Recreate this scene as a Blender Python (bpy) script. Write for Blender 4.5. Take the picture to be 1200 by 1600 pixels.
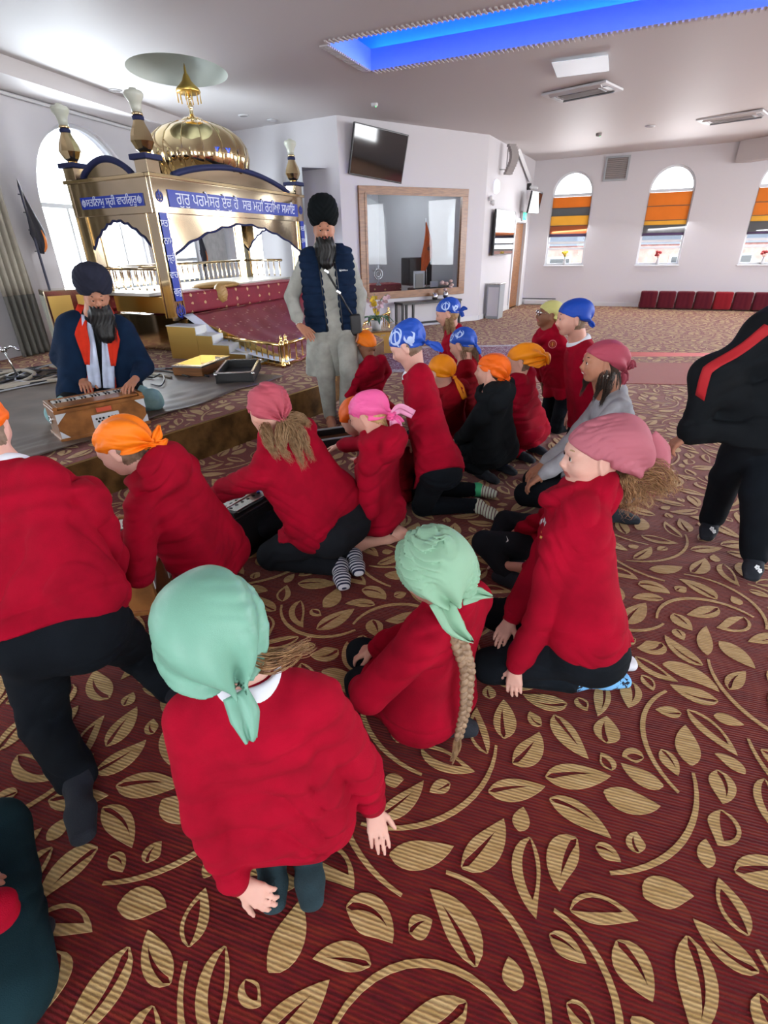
import bpy, bmesh, math, random
import numpy as np
for o in list(bpy.data.objects): bpy.data.objects.remove(o)
sc = bpy.context.scene
# ---------------------------------------------------------------- camera
cd = bpy.data.cameras.new('camera'); cam = bpy.data.objects.new('camera', cd); sc.collection.objects.link(cam); sc.camera = cam
from mathutils import Matrix
PI_, RO = math.radians(27.6), math.radians(-1.15)
fw = (0, math.cos(PI_), -math.sin(PI_)); u0 = (0, math.sin(PI_), math.cos(PI_))
rt = (math.cos(RO), u0[1]*math.sin(RO), u0[2]*math.sin(RO)); up = (-math.sin(RO), u0[1]*math.cos(RO), u0[2]*math.cos(RO))
cam.matrix_world = Matrix(((rt[0], up[0], -fw[0], 0), (rt[1], up[1], -fw[1], 0), (rt[2], up[2], -fw[2], 1.55), (0, 0, 0, 1)))
cd.sensor_fit = 'HORIZONTAL'; cd.sensor_width = 36.0; cd.lens = 24.0; cd.clip_start = .05; cd.clip_end = 300
# ---------------------------------------------------------------- sky, daylight, exposure
w = bpy.data.worlds.new('sky'); sc.world = w; w.use_nodes = True; nt = w.node_tree; bg = nt.nodes['Background']
tc = nt.nodes.new('ShaderNodeTexCoord'); sp = nt.nodes.new('ShaderNodeSeparateXYZ'); rp = nt.nodes.new('ShaderNodeValToRGB')
nt.links.new(tc.outputs['Generated'], sp.inputs[0]); nt.links.new(sp.outputs['Z'], rp.inputs[0]); nt.links.new(rp.outputs[0], bg.inputs['Color'])
rp.color_ramp.elements[0].position = 0.0; rp.color_ramp.elements[0].color = (.95, .98, 1, 1)
rp.color_ramp.elements[1].position = .8; rp.color_ramp.elements[1].color = (.82, .92, 1, 1)
bg.inputs['Strength'].default_value = 7.0
def area(name, loc, aim, sx, sy, power, col=(1, 1, 1)):
    l = bpy.data.lights.new(name, 'AREA'); l.shape = 'RECTANGLE'; l.size = sx; l.size_y = sy; l.energy = power; l.color = col
    o = bpy.data.objects.new(name, l); sc.collection.objects.link(o); o.location = loc
    d = Matrix.Identity(4)
    from mathutils import Vector
    o.rotation_euler = Vector((aim[0]-loc[0], aim[1]-loc[1], aim[2]-loc[2])).to_track_quat('-Z', 'Y').to_euler(); return o
# daylight through the windows of the walls (each lamp sits in a window opening)
area('daylight_left_window', (-4.55, 9.2, 2.0), (0, 7.0, .0), 1.7, 1.8, 300, (.86, .94, 1))
area('daylight_rear_window', (-3.0, -3.85, 1.9), (0, 3, .6), 3.4, 2.3, 170, (.95, .97, 1))
area('daylight_rear_window', (2.0, -3.85, 1.9), (.5, 3, .6), 3.4, 2.3, 170, (.95, .97, 1))
area('daylight_right_window', (11.7, 2.0, 1.9), (0, 3, .6), 3.4, 2.3, 460, (.95, .97, 1))
area('daylight_right_window', (11.7, 7.5, 1.9), (0, 6, .8), 3.4, 2.3, 460, (.95, .97, 1))
for x, y in ((4.85, 14.75), (6.92, 13.85), (8.98, 12.9)):
    area('daylight_far_window', (x, y, 2.1), (x-2, y-5, -1.2), .9, 1.7, 60, (.95, .97, 1))
vs = sc.view_settings; vs.view_transform = 'Standard'; vs.look = 'None'; vs.exposure = 0.22; vs.gamma = 1.0; vs.use_curve_mapping = False
sc.cycles.max_bounces = 8; sc.cycles.diffuse_bounces = 4; sc.cycles.glossy_bounces = 4; sc.cycles.transmission_bounces = 6; sc.cycles.transparent_max_bounces = 8
sc.cycles.sample_clamp_indirect = 6.0; sc.cycles.caustics_reflective = False; sc.cycles.caustics_refractive = False

# ---------------------------------------------------------------- numeric helpers
def V(*a): return np.array(a if len(a) > 1 else a[0], dtype=float)
def nrm(v):
    v = np.array(v, float); l = np.linalg.norm(v); return v / l if l > 1e-9 else v
def azv(a, pitch=0.0):
    a = math.radians(a); p = math.radians(pitch)
    return V(math.sin(a)*math.cos(p), math.cos(a)*math.cos(p), math.sin(p))

# ---------------------------------------------------------------- signed distance bodies meshed by surface nets
class Sdf:
    def __init__(s): s.p = []; s.disp = None; s.cuts = []
    def cap(s, a, b, ra, rb=None, k=.02, op='u'):
        rb = ra if rb is None else rb; a = V(a); b = V(b); m = max(ra, rb)
        s.p.append(('c', op, k, np.minimum(a, b)-m, np.maximum(a, b)+m, (a, b, ra, rb))); return s
    def ell(s, c, r, ax=None, k=.02, op='u'):
        c = V(c); r = V(r); ax = np.eye(3) if ax is None else np.array(ax, float); m = r.max()
        s.p.append(('e', op, k, c-m, c+m, (c, r, ax))); return s
    def box(s, c, h, ax=None, rd=.005, k=.01, op='u'):
        c = V(c); h = V(h); ax = np.eye(3) if ax is None else np.array(ax, float); m = np.linalg.norm(h)
        s.p.append(('b', op, k, c-m, c+m, (c, h, ax, rd))); return s
    def tor(s, c, n, R, r, flat=1.0, k=.01, op='u'):
        c = V(c); m = R+r
        s.p.append(('t', op, k, c-m, c+m, (c, nrm(n), R, r, flat))); return s
    def cut(s, p, n, k=.004): s.cuts.append((V(p), nrm(n), k)); return s      # removes the side n points to
    def __call__(s, P):
        d = np.full(len(P), .3, np.float32)
        for kind, op, k, lo, hi, q in s.p:
            mg = k + .02
            m = np.where(((P > lo-mg) & (P < hi+mg)).all(1))[0]
            if not len(m): continue
            X = P[m]
            if kind == 'c':
                a, b, ra, rb = q; ba = b-a; L = max(ba.dot(ba), 1e-9)
                h = np.clip(((X-a) @ ba)/L, 0, 1)
                dp = np.linalg.norm(X-a-h[:, None]*ba, axis=1) - (ra+(rb-ra)*h)
            elif kind == 'e':
                c, r, ax = q; Y = (X-c) @ ax.T
                k0 = np.linalg.norm(Y/r, axis=1); k1 = np.linalg.norm(Y/(r*r), axis=1)+1e-6
                dp = k0*(k0-1)/k1
            elif kind == 'b':
                c, h, ax, rd = q; Y = np.abs((X-c) @ ax.T)-(h-rd)
                dp = np.linalg.norm(np.maximum(Y, 0), axis=1)+np.minimum(Y.max(1), 0)-rd
            elif kind == 'f': dp = q(X)
            else:
                c, n, R, r, flat = q; Y = X-c; z = Y @ n
                rho = np.linalg.norm(Y-z[:, None]*n, axis=1)
                dp = np.sqrt((rho-R)**2+(z/flat)**2)-r
            e = d[m]
            if op == 'u':
                h = np.maximum(k-np.abs(e-dp), 0)/max(k, 1e-6); d[m] = np.minimum(e, dp)-h*h*k*.25
            else:
                dp = -dp; h = np.maximum(k-np.abs(e-dp), 0)/max(k, 1e-6); d[m] = np.maximum(e, dp)+h*h*k*.25
        if s.disp is not None: d = d + s.disp(P)
        for p, n, k in s.cuts:
            dp = ((P-p) @ n); h = np.maximum(k-np.abs(d-dp), 0)/k; d = np.maximum(d, dp)+h*h*k*.25
        return d
    def bounds(s):
        lo = np.min([q[3] for q in s.p if q[1] == 'u'], axis=0); hi = np.max([q[4] for q in s.p if q[1] == 'u'], axis=0)
        return lo, hi

def surface(sd, vox):
    lo, hi = sd.bounds(); lo = lo-3*vox-.01; hi = hi+3*vox+.01
    B = 4; nb = np.ceil((hi-lo)/(vox*B)).astype(int)+1; n = nb*B
    g = [lo[i]+(np.arange(nb[i])*B+(B-1)/2)*vox for i in range(3)]
    cc = np.stack(np.meshgrid(*g, indexing='ij'), -1).reshape(-1, 3)
    dc = sd(cc).reshape(nb)
    act = np.argwhere(np.abs(dc) < vox*B*1.0+.012)
    D = np.repeat(np.repeat(np.repeat(np.where(dc < 0, -1., 1.).astype(np.float32), B, 0), B, 1), B, 2)
    off = np.stack(np.meshgrid(*[np.arange(B)]*3, indexing='ij'), -1).reshape(-1, 3)
    ix = (act[:, None, :]*B+off[None]).reshape(-1, 3)
    D[ix[:, 0], ix[:, 1], ix[:, 2]] = sd(lo+ix*vox)
    ins = D < 0
    cnt = np.zeros(tuple(n-1), np.int8)
    for a in (0, 1):
        for b in (0, 1):
            for c in (0, 1): cnt += ins[a:n[0]-1+a, b:n[1]-1+b, c:n[2]-1+c]
    cells = np.argwhere((cnt > 0) & (cnt < 8))
    acc = np.zeros((len(cells), 3)); w = np.zeros(len(cells))
    for ax in range(3):
        o1, o2 = [i for i in range(3) if i != ax]
        for u in (0, 1):
            for v in (0, 1):
                q = cells.copy(); q[:, o1] += u; q[:, o2] += v; r = q.copy(); r[:, ax] += 1
                d0 = D[q[:, 0], q[:, 1], q[:, 2]]; d1 = D[r[:, 0], r[:, 1], r[:, 2]]
                m = (d0 < 0) != (d1 < 0); t = np.where(m, d0/(d0-d1+1e-12), 0)
                pt = q.astype(float); pt[:, ax] += t; acc[m] += pt[m]; w[m] += 1
    verts = lo+acc/w[:, None]*vox
    idx = np.full(tuple(n-1), -1, np.int32); idx[cells[:, 0], cells[:, 1], cells[:, 2]] = np.arange(len(cells))
    faces = []
    for ax in range(3):
        o1, o2 = (ax+1) % 3, (ax+2) % 3
        s0 = [slice(0, n[i]) for i in range(3)]; s1 = list(s0); s0[ax] = slice(0, n[ax]-1); s1[ax] = slice(1, n[ax])
        e = np.argwhere(ins[tuple(s0)] != ins[tuple(s1)])
        e = e[(e[:, o1] > 0) & (e[:, o2] > 0) & (e[:, o1] < n[o1]-1) & (e[:, o2] < n[o2]-1)]
        def I(a, b):
            q = e.copy(); q[:, o1] -= a; q[:, o2] -= b; return idx[q[:, 0], q[:, 1], q[:, 2]]
        F4 = np.stack([I(0, 0), I(1, 0), I(1, 1), I(0, 1)], 1)
        flip = ~ins[e[:, 0], e[:, 1], e[:, 2]]
        F4[flip] = F4[flip][:, ::-1]; faces.append(F4)
    faces = np.concatenate(faces); faces = faces[(faces >= 0).all(1)]
    return verts, faces

# ---------------------------------------------------------------- blender objects
COL = bpy.context.scene.collection
def link(o, parent=None):
    COL.objects.link(o)
    if parent is not None: o.parent = parent
    return o
def npmesh(name, v, f, mats, parent=None, smooth=True, mi=None, origin=None):
    me = bpy.data.meshes.new(name); v = np.asarray(v, float); f = np.asarray(f, int)
    if origin is None and parent is not None: origin = W0(parent)
    if origin is not None: v = v-np.asarray(origin)
    me.vertices.add(len(v)); me.vertices.foreach_set('co', v.astype(np.float32).ravel())
    k = f.shape[1]; me.loops.add(len(f)*k); me.loops.foreach_set('vertex_index', f.astype(np.int32).ravel())
    me.polygons.add(len(f)); me.polygons.foreach_set('loop_start', (np.arange(len(f))*k).astype(np.int32))
    me.polygons.foreach_set('loop_total', np.full(len(f), k, np.int32))
    for m in (mats if isinstance(mats, (list, tuple)) else [mats]): me.materials.append(m)
    if mi is not None: me.polygons.foreach_set('material_index', mi.astype(np.int32))
    me.polygons.foreach_set('use_smooth', np.full(len(f), smooth)); me.update(calc_edges=True); me.validate()
    o = bpy.data.objects.new(name, me); link(o, parent)
    if parent is None and origin is not None: o.location = origin
    return o
def W0(o):                                  # world location of an unrotated chain of parents
    p = np.zeros(3)
    while o is not None: p = p+np.array(o.location); o = o.parent
    return p
def sdf_obj(name, sd, vox, mats, parent=None, fn=None, origin=None):
    v, f = surface(sd, vox); mi = fn(v[f].mean(1)) if fn else None
    return npmesh(name, v, f, mats, parent, True, mi, origin)
def tag(o, label=None, cat=None, group=None, kind=None):
    if label: o['label'] = label
    if cat: o['category'] = cat
    if group: o['group'] = group
    if kind: o['kind'] = kind
    return o
def empty(name, loc, label, cat, group=None, rz=0.0):
    o = bpy.data.objects.new(name, None); o.location = loc; o.rotation_euler = (0, 0, rz); o.empty_display_size = .1
    link(o); return tag(o, label, cat, group)

class MB:                                   # mesh collector for hard-surface parts
    def __init__(s): s.v = []; s.f = []; s.mi = []
    def add(s, v, f, m=0):
        n = len(s.v); s.v += [tuple(map(float, p)) for p in v]; s.f += [tuple(int(i)+n for i in q) for q in f]; s.mi += [m]*len(f); return s
    def box(s, c, h, ax=None, m=0, bev=0.0):
        ax = np.eye(3) if ax is None else np.array(ax, float); c = V(c); h = V(h)
        if bev > 0:
            b = min(bev, h.min()*.49); pts = []; idx = {}
            for sx in (-1, 1):
                for sy in (-1, 1):
                    for sz in (-1, 1):
                        for a in range(3):
                            q = V(sx, sy, sz)*h; 
                            for i in range(3):
                                if i != a: q[i] -= V(sx, sy, sz)[i]*b
                            idx[(sx, sy, sz, a)] = len(pts); pts.append(c+q @ ax)
            F = []
            for a in range(3):
                o1, o2 = (a+1) % 3, (a+2) % 3
                for sg in (-1, 1):
                    r = []
                    for u, w in ((-1, -1), (1, -1), (1, 1), (-1, 1)):
                        k = [0, 0, 0]; k[a] = sg; k[o1] = u; k[o2] = w; r.append(idx[(k[0], k[1], k[2], a)])
                    F.append(r if sg > 0 else r[::-1])
            for a in range(3):
                o1, o2 = (a+1) % 3, (a+2) % 3
                for u in (-1, 1):
                    for w in (-1, 1):
                        k1 = [0, 0, 0]; k1[a] = -1; k1[o1] = u; k1[o2] = w; k2 = list(k1); k2[a] = 1
                        r = [idx[(*k1, o1)], idx[(*k2, o1)], idx[(*k2, o2)], idx[(*k1, o2)]]
                        F.append(r if u*w > 0 else r[::-1])
            for sx in (-1, 1):
                for sy in (-1, 1):
                    for sz in (-1, 1):
                        r = [idx[(sx, sy, sz, i)] for i in range(3)]; F.append(r if sx*sy*sz > 0 else r[::-1])
            return s.add(pts, F, m)
        P = [c+(V(x, y, z)*h) @ ax for x in (-1, 1) for y in (-1, 1) for z in (-1, 1)]
        return s.add(P, [(0, 1, 3, 2), (4, 6, 7, 5), (0, 4, 5, 1), (2, 3, 7, 6), (0, 2, 6, 4), (1, 5, 7, 3)], m)
    def tube(s, pts, r, n=8, m=0, caps=True):
        pts = [V(p) for p in pts]; rr = r if hasattr(r, '__len__') else [r]*len(pts); rings = []; up = V(0, 0, 1)
        for i, p in enumerate(pts):
            t = nrm(pts[min(i+1, len(pts)-1)]-pts[max(i-1, 0)])
            if abs(t.dot(up)) > .95: up = V(1, 0, 0) if abs(t[0]) < .9 else V(0, 1, 0)
            a = nrm(np.cross(t, up)); b = np.cross(t, a); up = b if abs(b.dot(up)) > .1 else up
            up = np.cross(a, t) if False else up
            rings.append([p+rr[i]*(math.cos(2*math.pi*j/n)*a+math.sin(2*math.pi*j/n)*b) for j in range(n)])
            up = -b
        vs = [q for R in rings for q in R]; F = []
        for i in range(len(pts)-1):
            for j in range(n):
                k = (j+1) % n; F.append((i*n+j, i*n+k, (i+1)*n+k, (i+1)*n+j))
        if caps: F.append(tuple(range(n-1, -1, -1))); F.append(tuple((len(pts)-1)*n+j for j in range(n)))
        return s.add(vs, F, m)
    def lathe(s, c, prof, n=24, m=0, ax=None, rot=0.0):
        ax = np.eye(3) if ax is None else np.array(ax, float); vs = []; F = []; c = V(c)
        for r, z in prof:
            for j in range(n):
                a = 2*math.pi*j/n+rot; vs.append(c+V(r*math.cos(a), r*math.sin(a), z) @ ax)
        for i in range(len(prof)-1):
            for j in range(n):
                k = (j+1) % n; F.append((i*n+j, i*n+k, (i+1)*n+k, (i+1)*n+j))
        F.append(tuple(range(n-1, -1, -1))); F.append(tuple((len(prof)-1)*n+j for j in range(n)))
        return s.add(vs, F, m)
    def prism(s, poly, o, u, w, t, m=0):    # polygon in plane (u,w) at o, extruded along t
        o = V(o); u = V(u); w = V(w); t = V(t); n = len(poly)
        A = [o+x*u+y*w for x, y in poly]; B = [p+t for p in A]
        F = [tuple(range(n)), tuple(range(2*n-1, n-1, -1))]+[(i, n+i, n+(i+1) % n, (i+1) % n) for i in range(n)]
        return s.add(A+B, F, m)
    def build(s, name, mats, parent=None, smooth=False, origin=None, angle=None):
        me = bpy.data.meshes.new(name); v = np.array(s.v)
        if origin is None: origin = W0(parent) if parent is not None else None
        if origin is not None: v = v-np.asarray(origin)
        me.from_pydata([tuple(p) for p in v], [], s.f)
        for mm in (mats if isinstance(mats, (list, tuple)) else [mats]): me.materials.append(mm)
        me.polygons.foreach_set('material_index', s.mi)
        if angle is not None: me.polygons.foreach_set('use_smooth', [True]*len(s.f)); me.set_sharp_from_angle(angle=math.radians(angle))
        elif smooth: me.polygons.foreach_set('use_smooth', [True]*len(s.f))
        me.update(); bm = bmesh.new(); bm.from_mesh(me); bmesh.ops.recalc_face_normals(bm, faces=bm.faces); bm.to_mesh(me); bm.free()
        o = bpy.data.objects.new(name, me); link(o, parent)
        if parent is None and origin is not None: o.location = origin
        return o
def grid_sheet(P, thick=.003):              # P (n,m,3) -> closed thin sheet verts, faces
    n, m, _ = P.shape; du = np.gradient(P, axis=0); dv = np.gradient(P, axis=1)
    N = np.cross(du, dv); N /= np.linalg.norm(N, axis=2, keepdims=True)+1e-9
    A = (P+N*thick/2).reshape(-1, 3); B = (P-N*thick/2).reshape(-1, 3); F = []
    I = lambda i, j: i*m+j; o = n*m
    for i in range(n-1):
        for j in range(m-1):
            q = (I(i, j), I(i+1, j), I(i+1, j+1), I(i, j+1)); F.append(q); F.append(tuple(o+k for k in q[::-1]))
    bd = [I(i, 0) for i in range(n)]+[I(n-1, j) for j in range(1, m)]+[I(i, m-1) for i in range(n-2, -1, -1)]+[I(0, j) for j in range(m-2, 0, -1)]
    for a, b in zip(bd, bd[1:]+bd[:1]): F.append((a, o+a, o+b, b))
    return np.concatenate([A, B]), F

# ---------------------------------------------------------------- materials
def mat(name, col, rough=.6, metal=0.0, var=0.0, vscale=8.0, bump=0.0, bscale=200.0, sheen=0.0, spec=.5, emit=None, es=1.0, trans=0.0, sss=0.0, col2=None, alpha=1.0, coat=0.0, aniso=None):
    m = bpy.data.materials.new(name); m.use_nodes = True; nt = m.node_tree; b = nt.nodes['Principled BSDF']; L = nt.links.new
    b.inputs['Base Color'].default_value = (*col, 1); b.inputs['Roughness'].default_value = rough; b.inputs['Metallic'].default_value = metal
    b.inputs['Specular IOR Level'].default_value = spec
    if sheen: b.inputs['Sheen Weight'].default_value = sheen; b.inputs['Sheen Roughness'].default_value = .5
    if trans: b.inputs['Transmission Weight'].default_value = trans
    if coat: b.inputs['Coat Weight'].default_value = coat
    if sss: b.inputs['Subsurface Weight'].default_value = sss; b.inputs['Subsurface Radius'].default_value = (.02, .008, .005); b.inputs['Subsurface Scale'].default_value = .6
    if alpha < 1: b.inputs['Alpha'].default_value = alpha
    if emit: b.inputs['Emission Color'].default_value = (*emit, 1); b.inputs['Emission Strength'].default_value = es
    tc = nt.nodes.new('ShaderNodeTexCoord'); co = tc.outputs['Object']
    if aniso:
        mp = nt.nodes.new('ShaderNodeMapping'); mp.inputs['Scale'].default_value = aniso; L(co, mp.inputs[0]); co = mp.outputs[0]
    if var or col2:
        n = nt.nodes.new('ShaderNodeTexNoise'); n.inputs['Scale'].default_value = vscale; n.inputs['Detail'].default_value = 4; L(co, n.inputs['Vector'])
        r = nt.nodes.new('ShaderNodeValToRGB'); c2 = col2 or tuple(min(1, c*(1+var)) for c in col); c1 = col if col2 else tuple(c*(1-var) for c in col)
        r.color_ramp.elements[0].color = (*c1, 1); r.color_ramp.elements[1].color = (*c2, 1)
        r.color_ramp.elements[0].position = .35; r.color_ramp.elements[1].position = .65
        L(n.outputs[0], r.inputs[0]); L(r.outputs[0], b.inputs['Base Color'])
    if bump:
        n = nt.nodes.new('ShaderNodeTexNoise'); n.inputs['Scale'].default_value = bscale; n.inputs['Detail'].default_value = 2; L(co, n.inputs['Vector'])
        u = nt.nodes.new('ShaderNodeBump'); u.inputs['Strength'].default_value = bump; u.inputs['Distance'].default_value = .004
        L(n.outputs[0], u.inputs['Height']); L(u.outputs[0], b.inputs['Normal'])
    return m

# ---------------------------------------------------------------- people
def ik(a, c, l1, l2, hint):
    a = V(a); c = V(c); d = c-a; L = np.linalg.norm(d); st = min(max(L/(l1+l2)/.99, 1), 1.16); l1, l2 = l1*st, l2*st; Lm = min(L, (l1+l2)*.995)
    if L > Lm: c = a+nrm(d)*Lm; L = Lm
    x = (l1*l1-l2*l2+L*L)/(2*L); h = math.sqrt(max(l1*l1-x*x, 0)); u = nrm(d); hv = V(hint); hv = hv-u*hv.dot(u)
    return a+u*x+nrm(hv)*h, c
def joints(q):
    """q: pose description -> dictionary of joints (all in metres, world)."""
    S = q['S']; u = S/1.35; j = {}; adult = q.get('adult', False)
    f = azv(q['az']); r = V(f[1], -f[0], 0); b = V(*q['b'][:2], q.get('z0', 0.)); z0 = b[2]; t = q['t']
    pvh = q.get('pvz', dict(seiza=.23*u, tall=.43*u, cross=.13*u, stand=.50*S)[t])
    pv = V(q['pv']) if 'pv' in q else b+V(0, 0, pvh)
    nk = V(q['nk']) if 'nk' in q else pv+nrm(V(0, 0, 1)+f*q.get('lean', .1)+r*q.get('ls', 0))*(.385*u)
    if 'nk' in q and 'nklen' not in q:                      # keep the spine a sensible length
        L = .40*u; d = nk-pv; l = np.linalg.norm(d)
        if l > L*1.4: nk = pv+d/l*L*1.4
        if l < L*.8: nk = pv+d/l*L*.8
    sp = nrm(nk-pv); fs = azv(q.get('saz', q['az'])); rs = nrm(np.cross(fs, sp)); fs = np.cross(sp, rs)
    hw = .132*u*(1.08 if adult else 1)*(1+(q.get('girth', 1)-1)*.8); j['pv'] = pv; j['nk'] = nk; j['sp'] = sp; j['f'] = fs; j['r'] = rs; j['f0'] = f; j['r0'] = r
    for s, sg in (('l', -1), ('r', 1)):
        j['s'+s] = V(q['s'+s]) if 's'+s in q else nk+rs*hw*sg-sp*.055*u
        wd = V(q['w'+s]) if 'w'+s in q else (pv+r*sg*.12*u+f*.24*u+V(0, 0, .02) if t != 'tall' else pv+r*sg*.20*u+f*.05*u-V(0, 0, .03))
        hint = V(q.get('eh'+s, tuple(rs*sg*.8-fs*.5-V(0, 0, .6))))
        j['e'+s], j['w'+s] = ik(j['s'+s], wd, .232*u, .205*u, hint)
        hip = pv+r*sg*.078*u
        th, sh = .325*u, .315*u
        if t == 'seiza':
            kn = hip+nrm(f*1.0+r*sg*q.get('spread', .15)+V(0, 0, -.38 if 'kz' not in q else q['kz']))*th; kn[2] = max(kn[2], z0+.055*u)
            an = kn-nrm(f*1.0+r*sg*q.get('shin', .05))*sh*.93; an[2] = z0+.045*u; toe = an-f*.13*u; toe[2] = z0+.02
        elif t == 'tall':
            kn = hip+f*.06; kn[2] = z0+.06*u; an = kn-f*sh; an[2] = z0+.05*u; toe = an-f*.12*u; toe[2] = z0+.02
        elif t == 'cross':
            kn = hip+nrm(f*.75+r*sg*.8+V(0, 0, .12))*th*.95; an = b+f*(.20 if sg > 0 else .30)*u-r*sg*.07*u+V(0, 0, .05*u); toe = an-r*sg*.13*u
        else:
            an = V(q['a'+s]) if 'a'+s in q else b+r*sg*.09*u+V(0, 0, .065*u); kn, an = ik(hip, an, .245*S, .245*S, f+r*sg*.1); toe = an+f*.15*u; toe[2] = z0+.02
        if 'a'+s in q and t != 'stand': an = V(q['a'+s])
        if 'k'+s in q: kn = V(q['k'+s])
        if 't'+s in q: toe = V(q['t'+s])
        j['h'+s], j['k'+s], j['a'+s], j['t'+s] = hip, kn, an, toe
    hd = V(q['hd']) if 'hd' in q else nk+V(0, 0, .16*u)+fs*.04
    L = np.linalg.norm(hd-nk); Lm = .160*u*(1.08 if adult else 1)
    if L > Lm*1.12: sh_ = (hd-nk)/L*(L-Lm*1.12); nk = nk+sh_; j['nk'] = nk
    if L > Lm*1.12:
        for s in ('sl', 'sr', 'el', 'er'):
            if s[0] == 's' and s not in q: j[s] = j[s]+sh_
            if s[0] == 'e': j[s] = j[s]+sh_*.5
    j['hd'] = hd; fa, fp = q.get('face', (q['az'], 0)); F_ = azv(fa, fp); Rr = nrm(np.cross(F_, V(0, 0, 1))); U = np.cross(Rr, F_)
    ro = math.radians(q.get('roll', 0)); Rr, U = Rr*math.cos(ro)+U*math.sin(ro), U*math.cos(ro)-Rr*math.sin(ro)
    j['H'] = np.array([Rr, F_, U]); j['hs'] = q.get('hs', .228 if adult else .205); j['u'] = u; j['z0'] = z0
    return j
def hl(j, x, y, z): return j['hd']+j['hs']*(V(x, y, z) @ j['H'])      # head-local -> world (right, front, up)
def hand(s, w, d, n, sc, side, curl=.35, spread=.10, k=.004):
    """w wrist, d direction of fingers, n back-of-hand normal, side +1 right hand (thumb to the body's left)"""
    d = nrm(d); n = nrm(V(n)-d*V(n).dot(d)); lat = nrm(np.cross(d, n))*side; r = .0078*sc
    s.cap(w-d*.01*sc, w+d*.02*sc, .019*sc, .02*sc, k=.012)
    for i, (o, L) in enumerate(((-.027, .062), (-.009, .071), (.009, .067), (.026, .05))):
        kn = w+d*(.078-.006*abs(i-1.2))*sc+lat*o*sc
        s.cap(w+lat*o*.5*sc+d*.012*sc, kn, .0125*sc, .0098*sc, k=.012)
        dd = nrm(d+lat*o*spread*12); a = kn; ang = 0
        for ph, fr in enumerate((.45, .31, .24)):
            ang += curl*(.6 if ph == 0 else 1.0)
            v = dd*math.cos(ang)-n*math.sin(ang); e = a+v*L*fr*sc
            s.cap(a, e, r*(1-.07*ph), r*(.93-.08*ph), k=k); a = e
    b = w+d*.022*sc-lat*.018*sc-n*.004*sc; v = nrm(d*.62-lat*.72-n*.25)
    m1 = b+v*.035*sc; s.cap(b, m1, .0135*sc, .0105*sc, k=.012)
    v2 = nrm(d*.85-lat*.45-n*(.2+curl*.5)); m2 = m1+v2*.027*sc; s.cap(m1, m2, .0098*sc, .0088*sc, k=k); s.cap(m2, m2+nrm(v2-n*curl*.3)*.022*sc, .0088*sc, .0068*sc, k=k)
def head_sdf(s, j, adult=False, jaw=1.0):
    h = j['hs']; A = j['H']; P = lambda x, y, z: hl(j, x, y, z)
    s.ell(P(0, -.05, .13), (.345*h, .425*h, .375*h), A, k=.01)
    s.ell(P(0, .10, -.02), (.30*h, .30*h, .33*h), A, k=.03)
    s.cap(P(0, .17, -.16), P(0, .235, -.36), .20*h*jaw, .115*h*jaw, k=.03)
    for x in (-1, 1):
        s.ell(P(.15*x, .21, -.13), (.135*h, .15*h, .14*h), A, k=.025)
        s.cap(P(.27*x, .0, -.12), P(.10*x, .22, -.35), .05*h, .055*h, k=.03)
        s.ell(P(.14*x, .415, .025), (.085*h, .07*h, .055*h), A, k=.018, op='s')
        s.ell(P(.135*x, .335, .02), (.078*h, .06*h, .062*h), A, k=.006); s.cap(P(.075*x, .385, .062), P(.20*x, .355, .058), .017*h, k=.006)
        s.cap(P(.06*x, .375, .105), P(.22*x, .32, .10), .022*h, .018*h, k=.02)
    s.cap(P(0, .375, .04), P(0, .452, -.115), .028*h, .046*h, k=.012)
    for x in (-1, 1): s.ell(P(.042*x, .44, -.125), (.034*h, .042*h, .03*h), A, k=.008)
    s.ell(P(0, .36, -.205), (.10*h, .065*h, .05*h), A, k=.02)
    s.cap(P(-.07, .375, -.225), P(.07, .375, -.225), .022*h, k=.006); s.cap(P(-.06, .37, -.27), P(.06, .37, -.27), .026*h, k=.006)
    s.ell(P(0, .42, -.247), (.09*h, .03*h, .007*h), A, k=.004, op='s')
    for x in (-1, 1):
        e = np.array([A[0]*1.0+A[1]*.25*-x, A[1]*.97+A[2]*-.15, A[2]]); e = np.array([nrm(v) for v in e])
        s.ell(P(.345*x, -.045, -.01), (.035*h, .095*h, .155*h), e, k=.008)
        s.ell(P(.385*x, -.03, .01), (.022*h, .05*h, .09*h), e, k=.006, op='s')
        s.ell(P(.35*x, -.02, -.13), (.03*h, .04*h, .05*h), e, k=.008)
    return s
def fold_fn(amp, seed, sc=1.0):
    rs = np.random.RandomState(seed); K = rs.uniform(-1, 1, (5, 3)); ph = rs.uniform(0, 6.3, 8)
    def f(P):
        X = P*sc; w1 = np.sin(X @ (K[0]*14)+ph[0])+np.sin(X @ (K[1]*19)+ph[1])
        w2 = np.sin(X @ (K[2]*16)+ph[2]+w1)
        a = np.sin(X[:, 2]*38+w1*1.7+w2*1.2+X @ (K[3]*22)+ph[3]); b = np.sin(X[:, 2]*71+w2*2.3+X @ (K[4]*45)+ph[4])
        m = .5+.5*np.sin(X @ (K[2]*11)+ph[5])
        c = 1-np.abs(a)
        return (amp*((.9*c**2-.3)*m+.28*b*m)).astype(np.float32)
    return f
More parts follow.
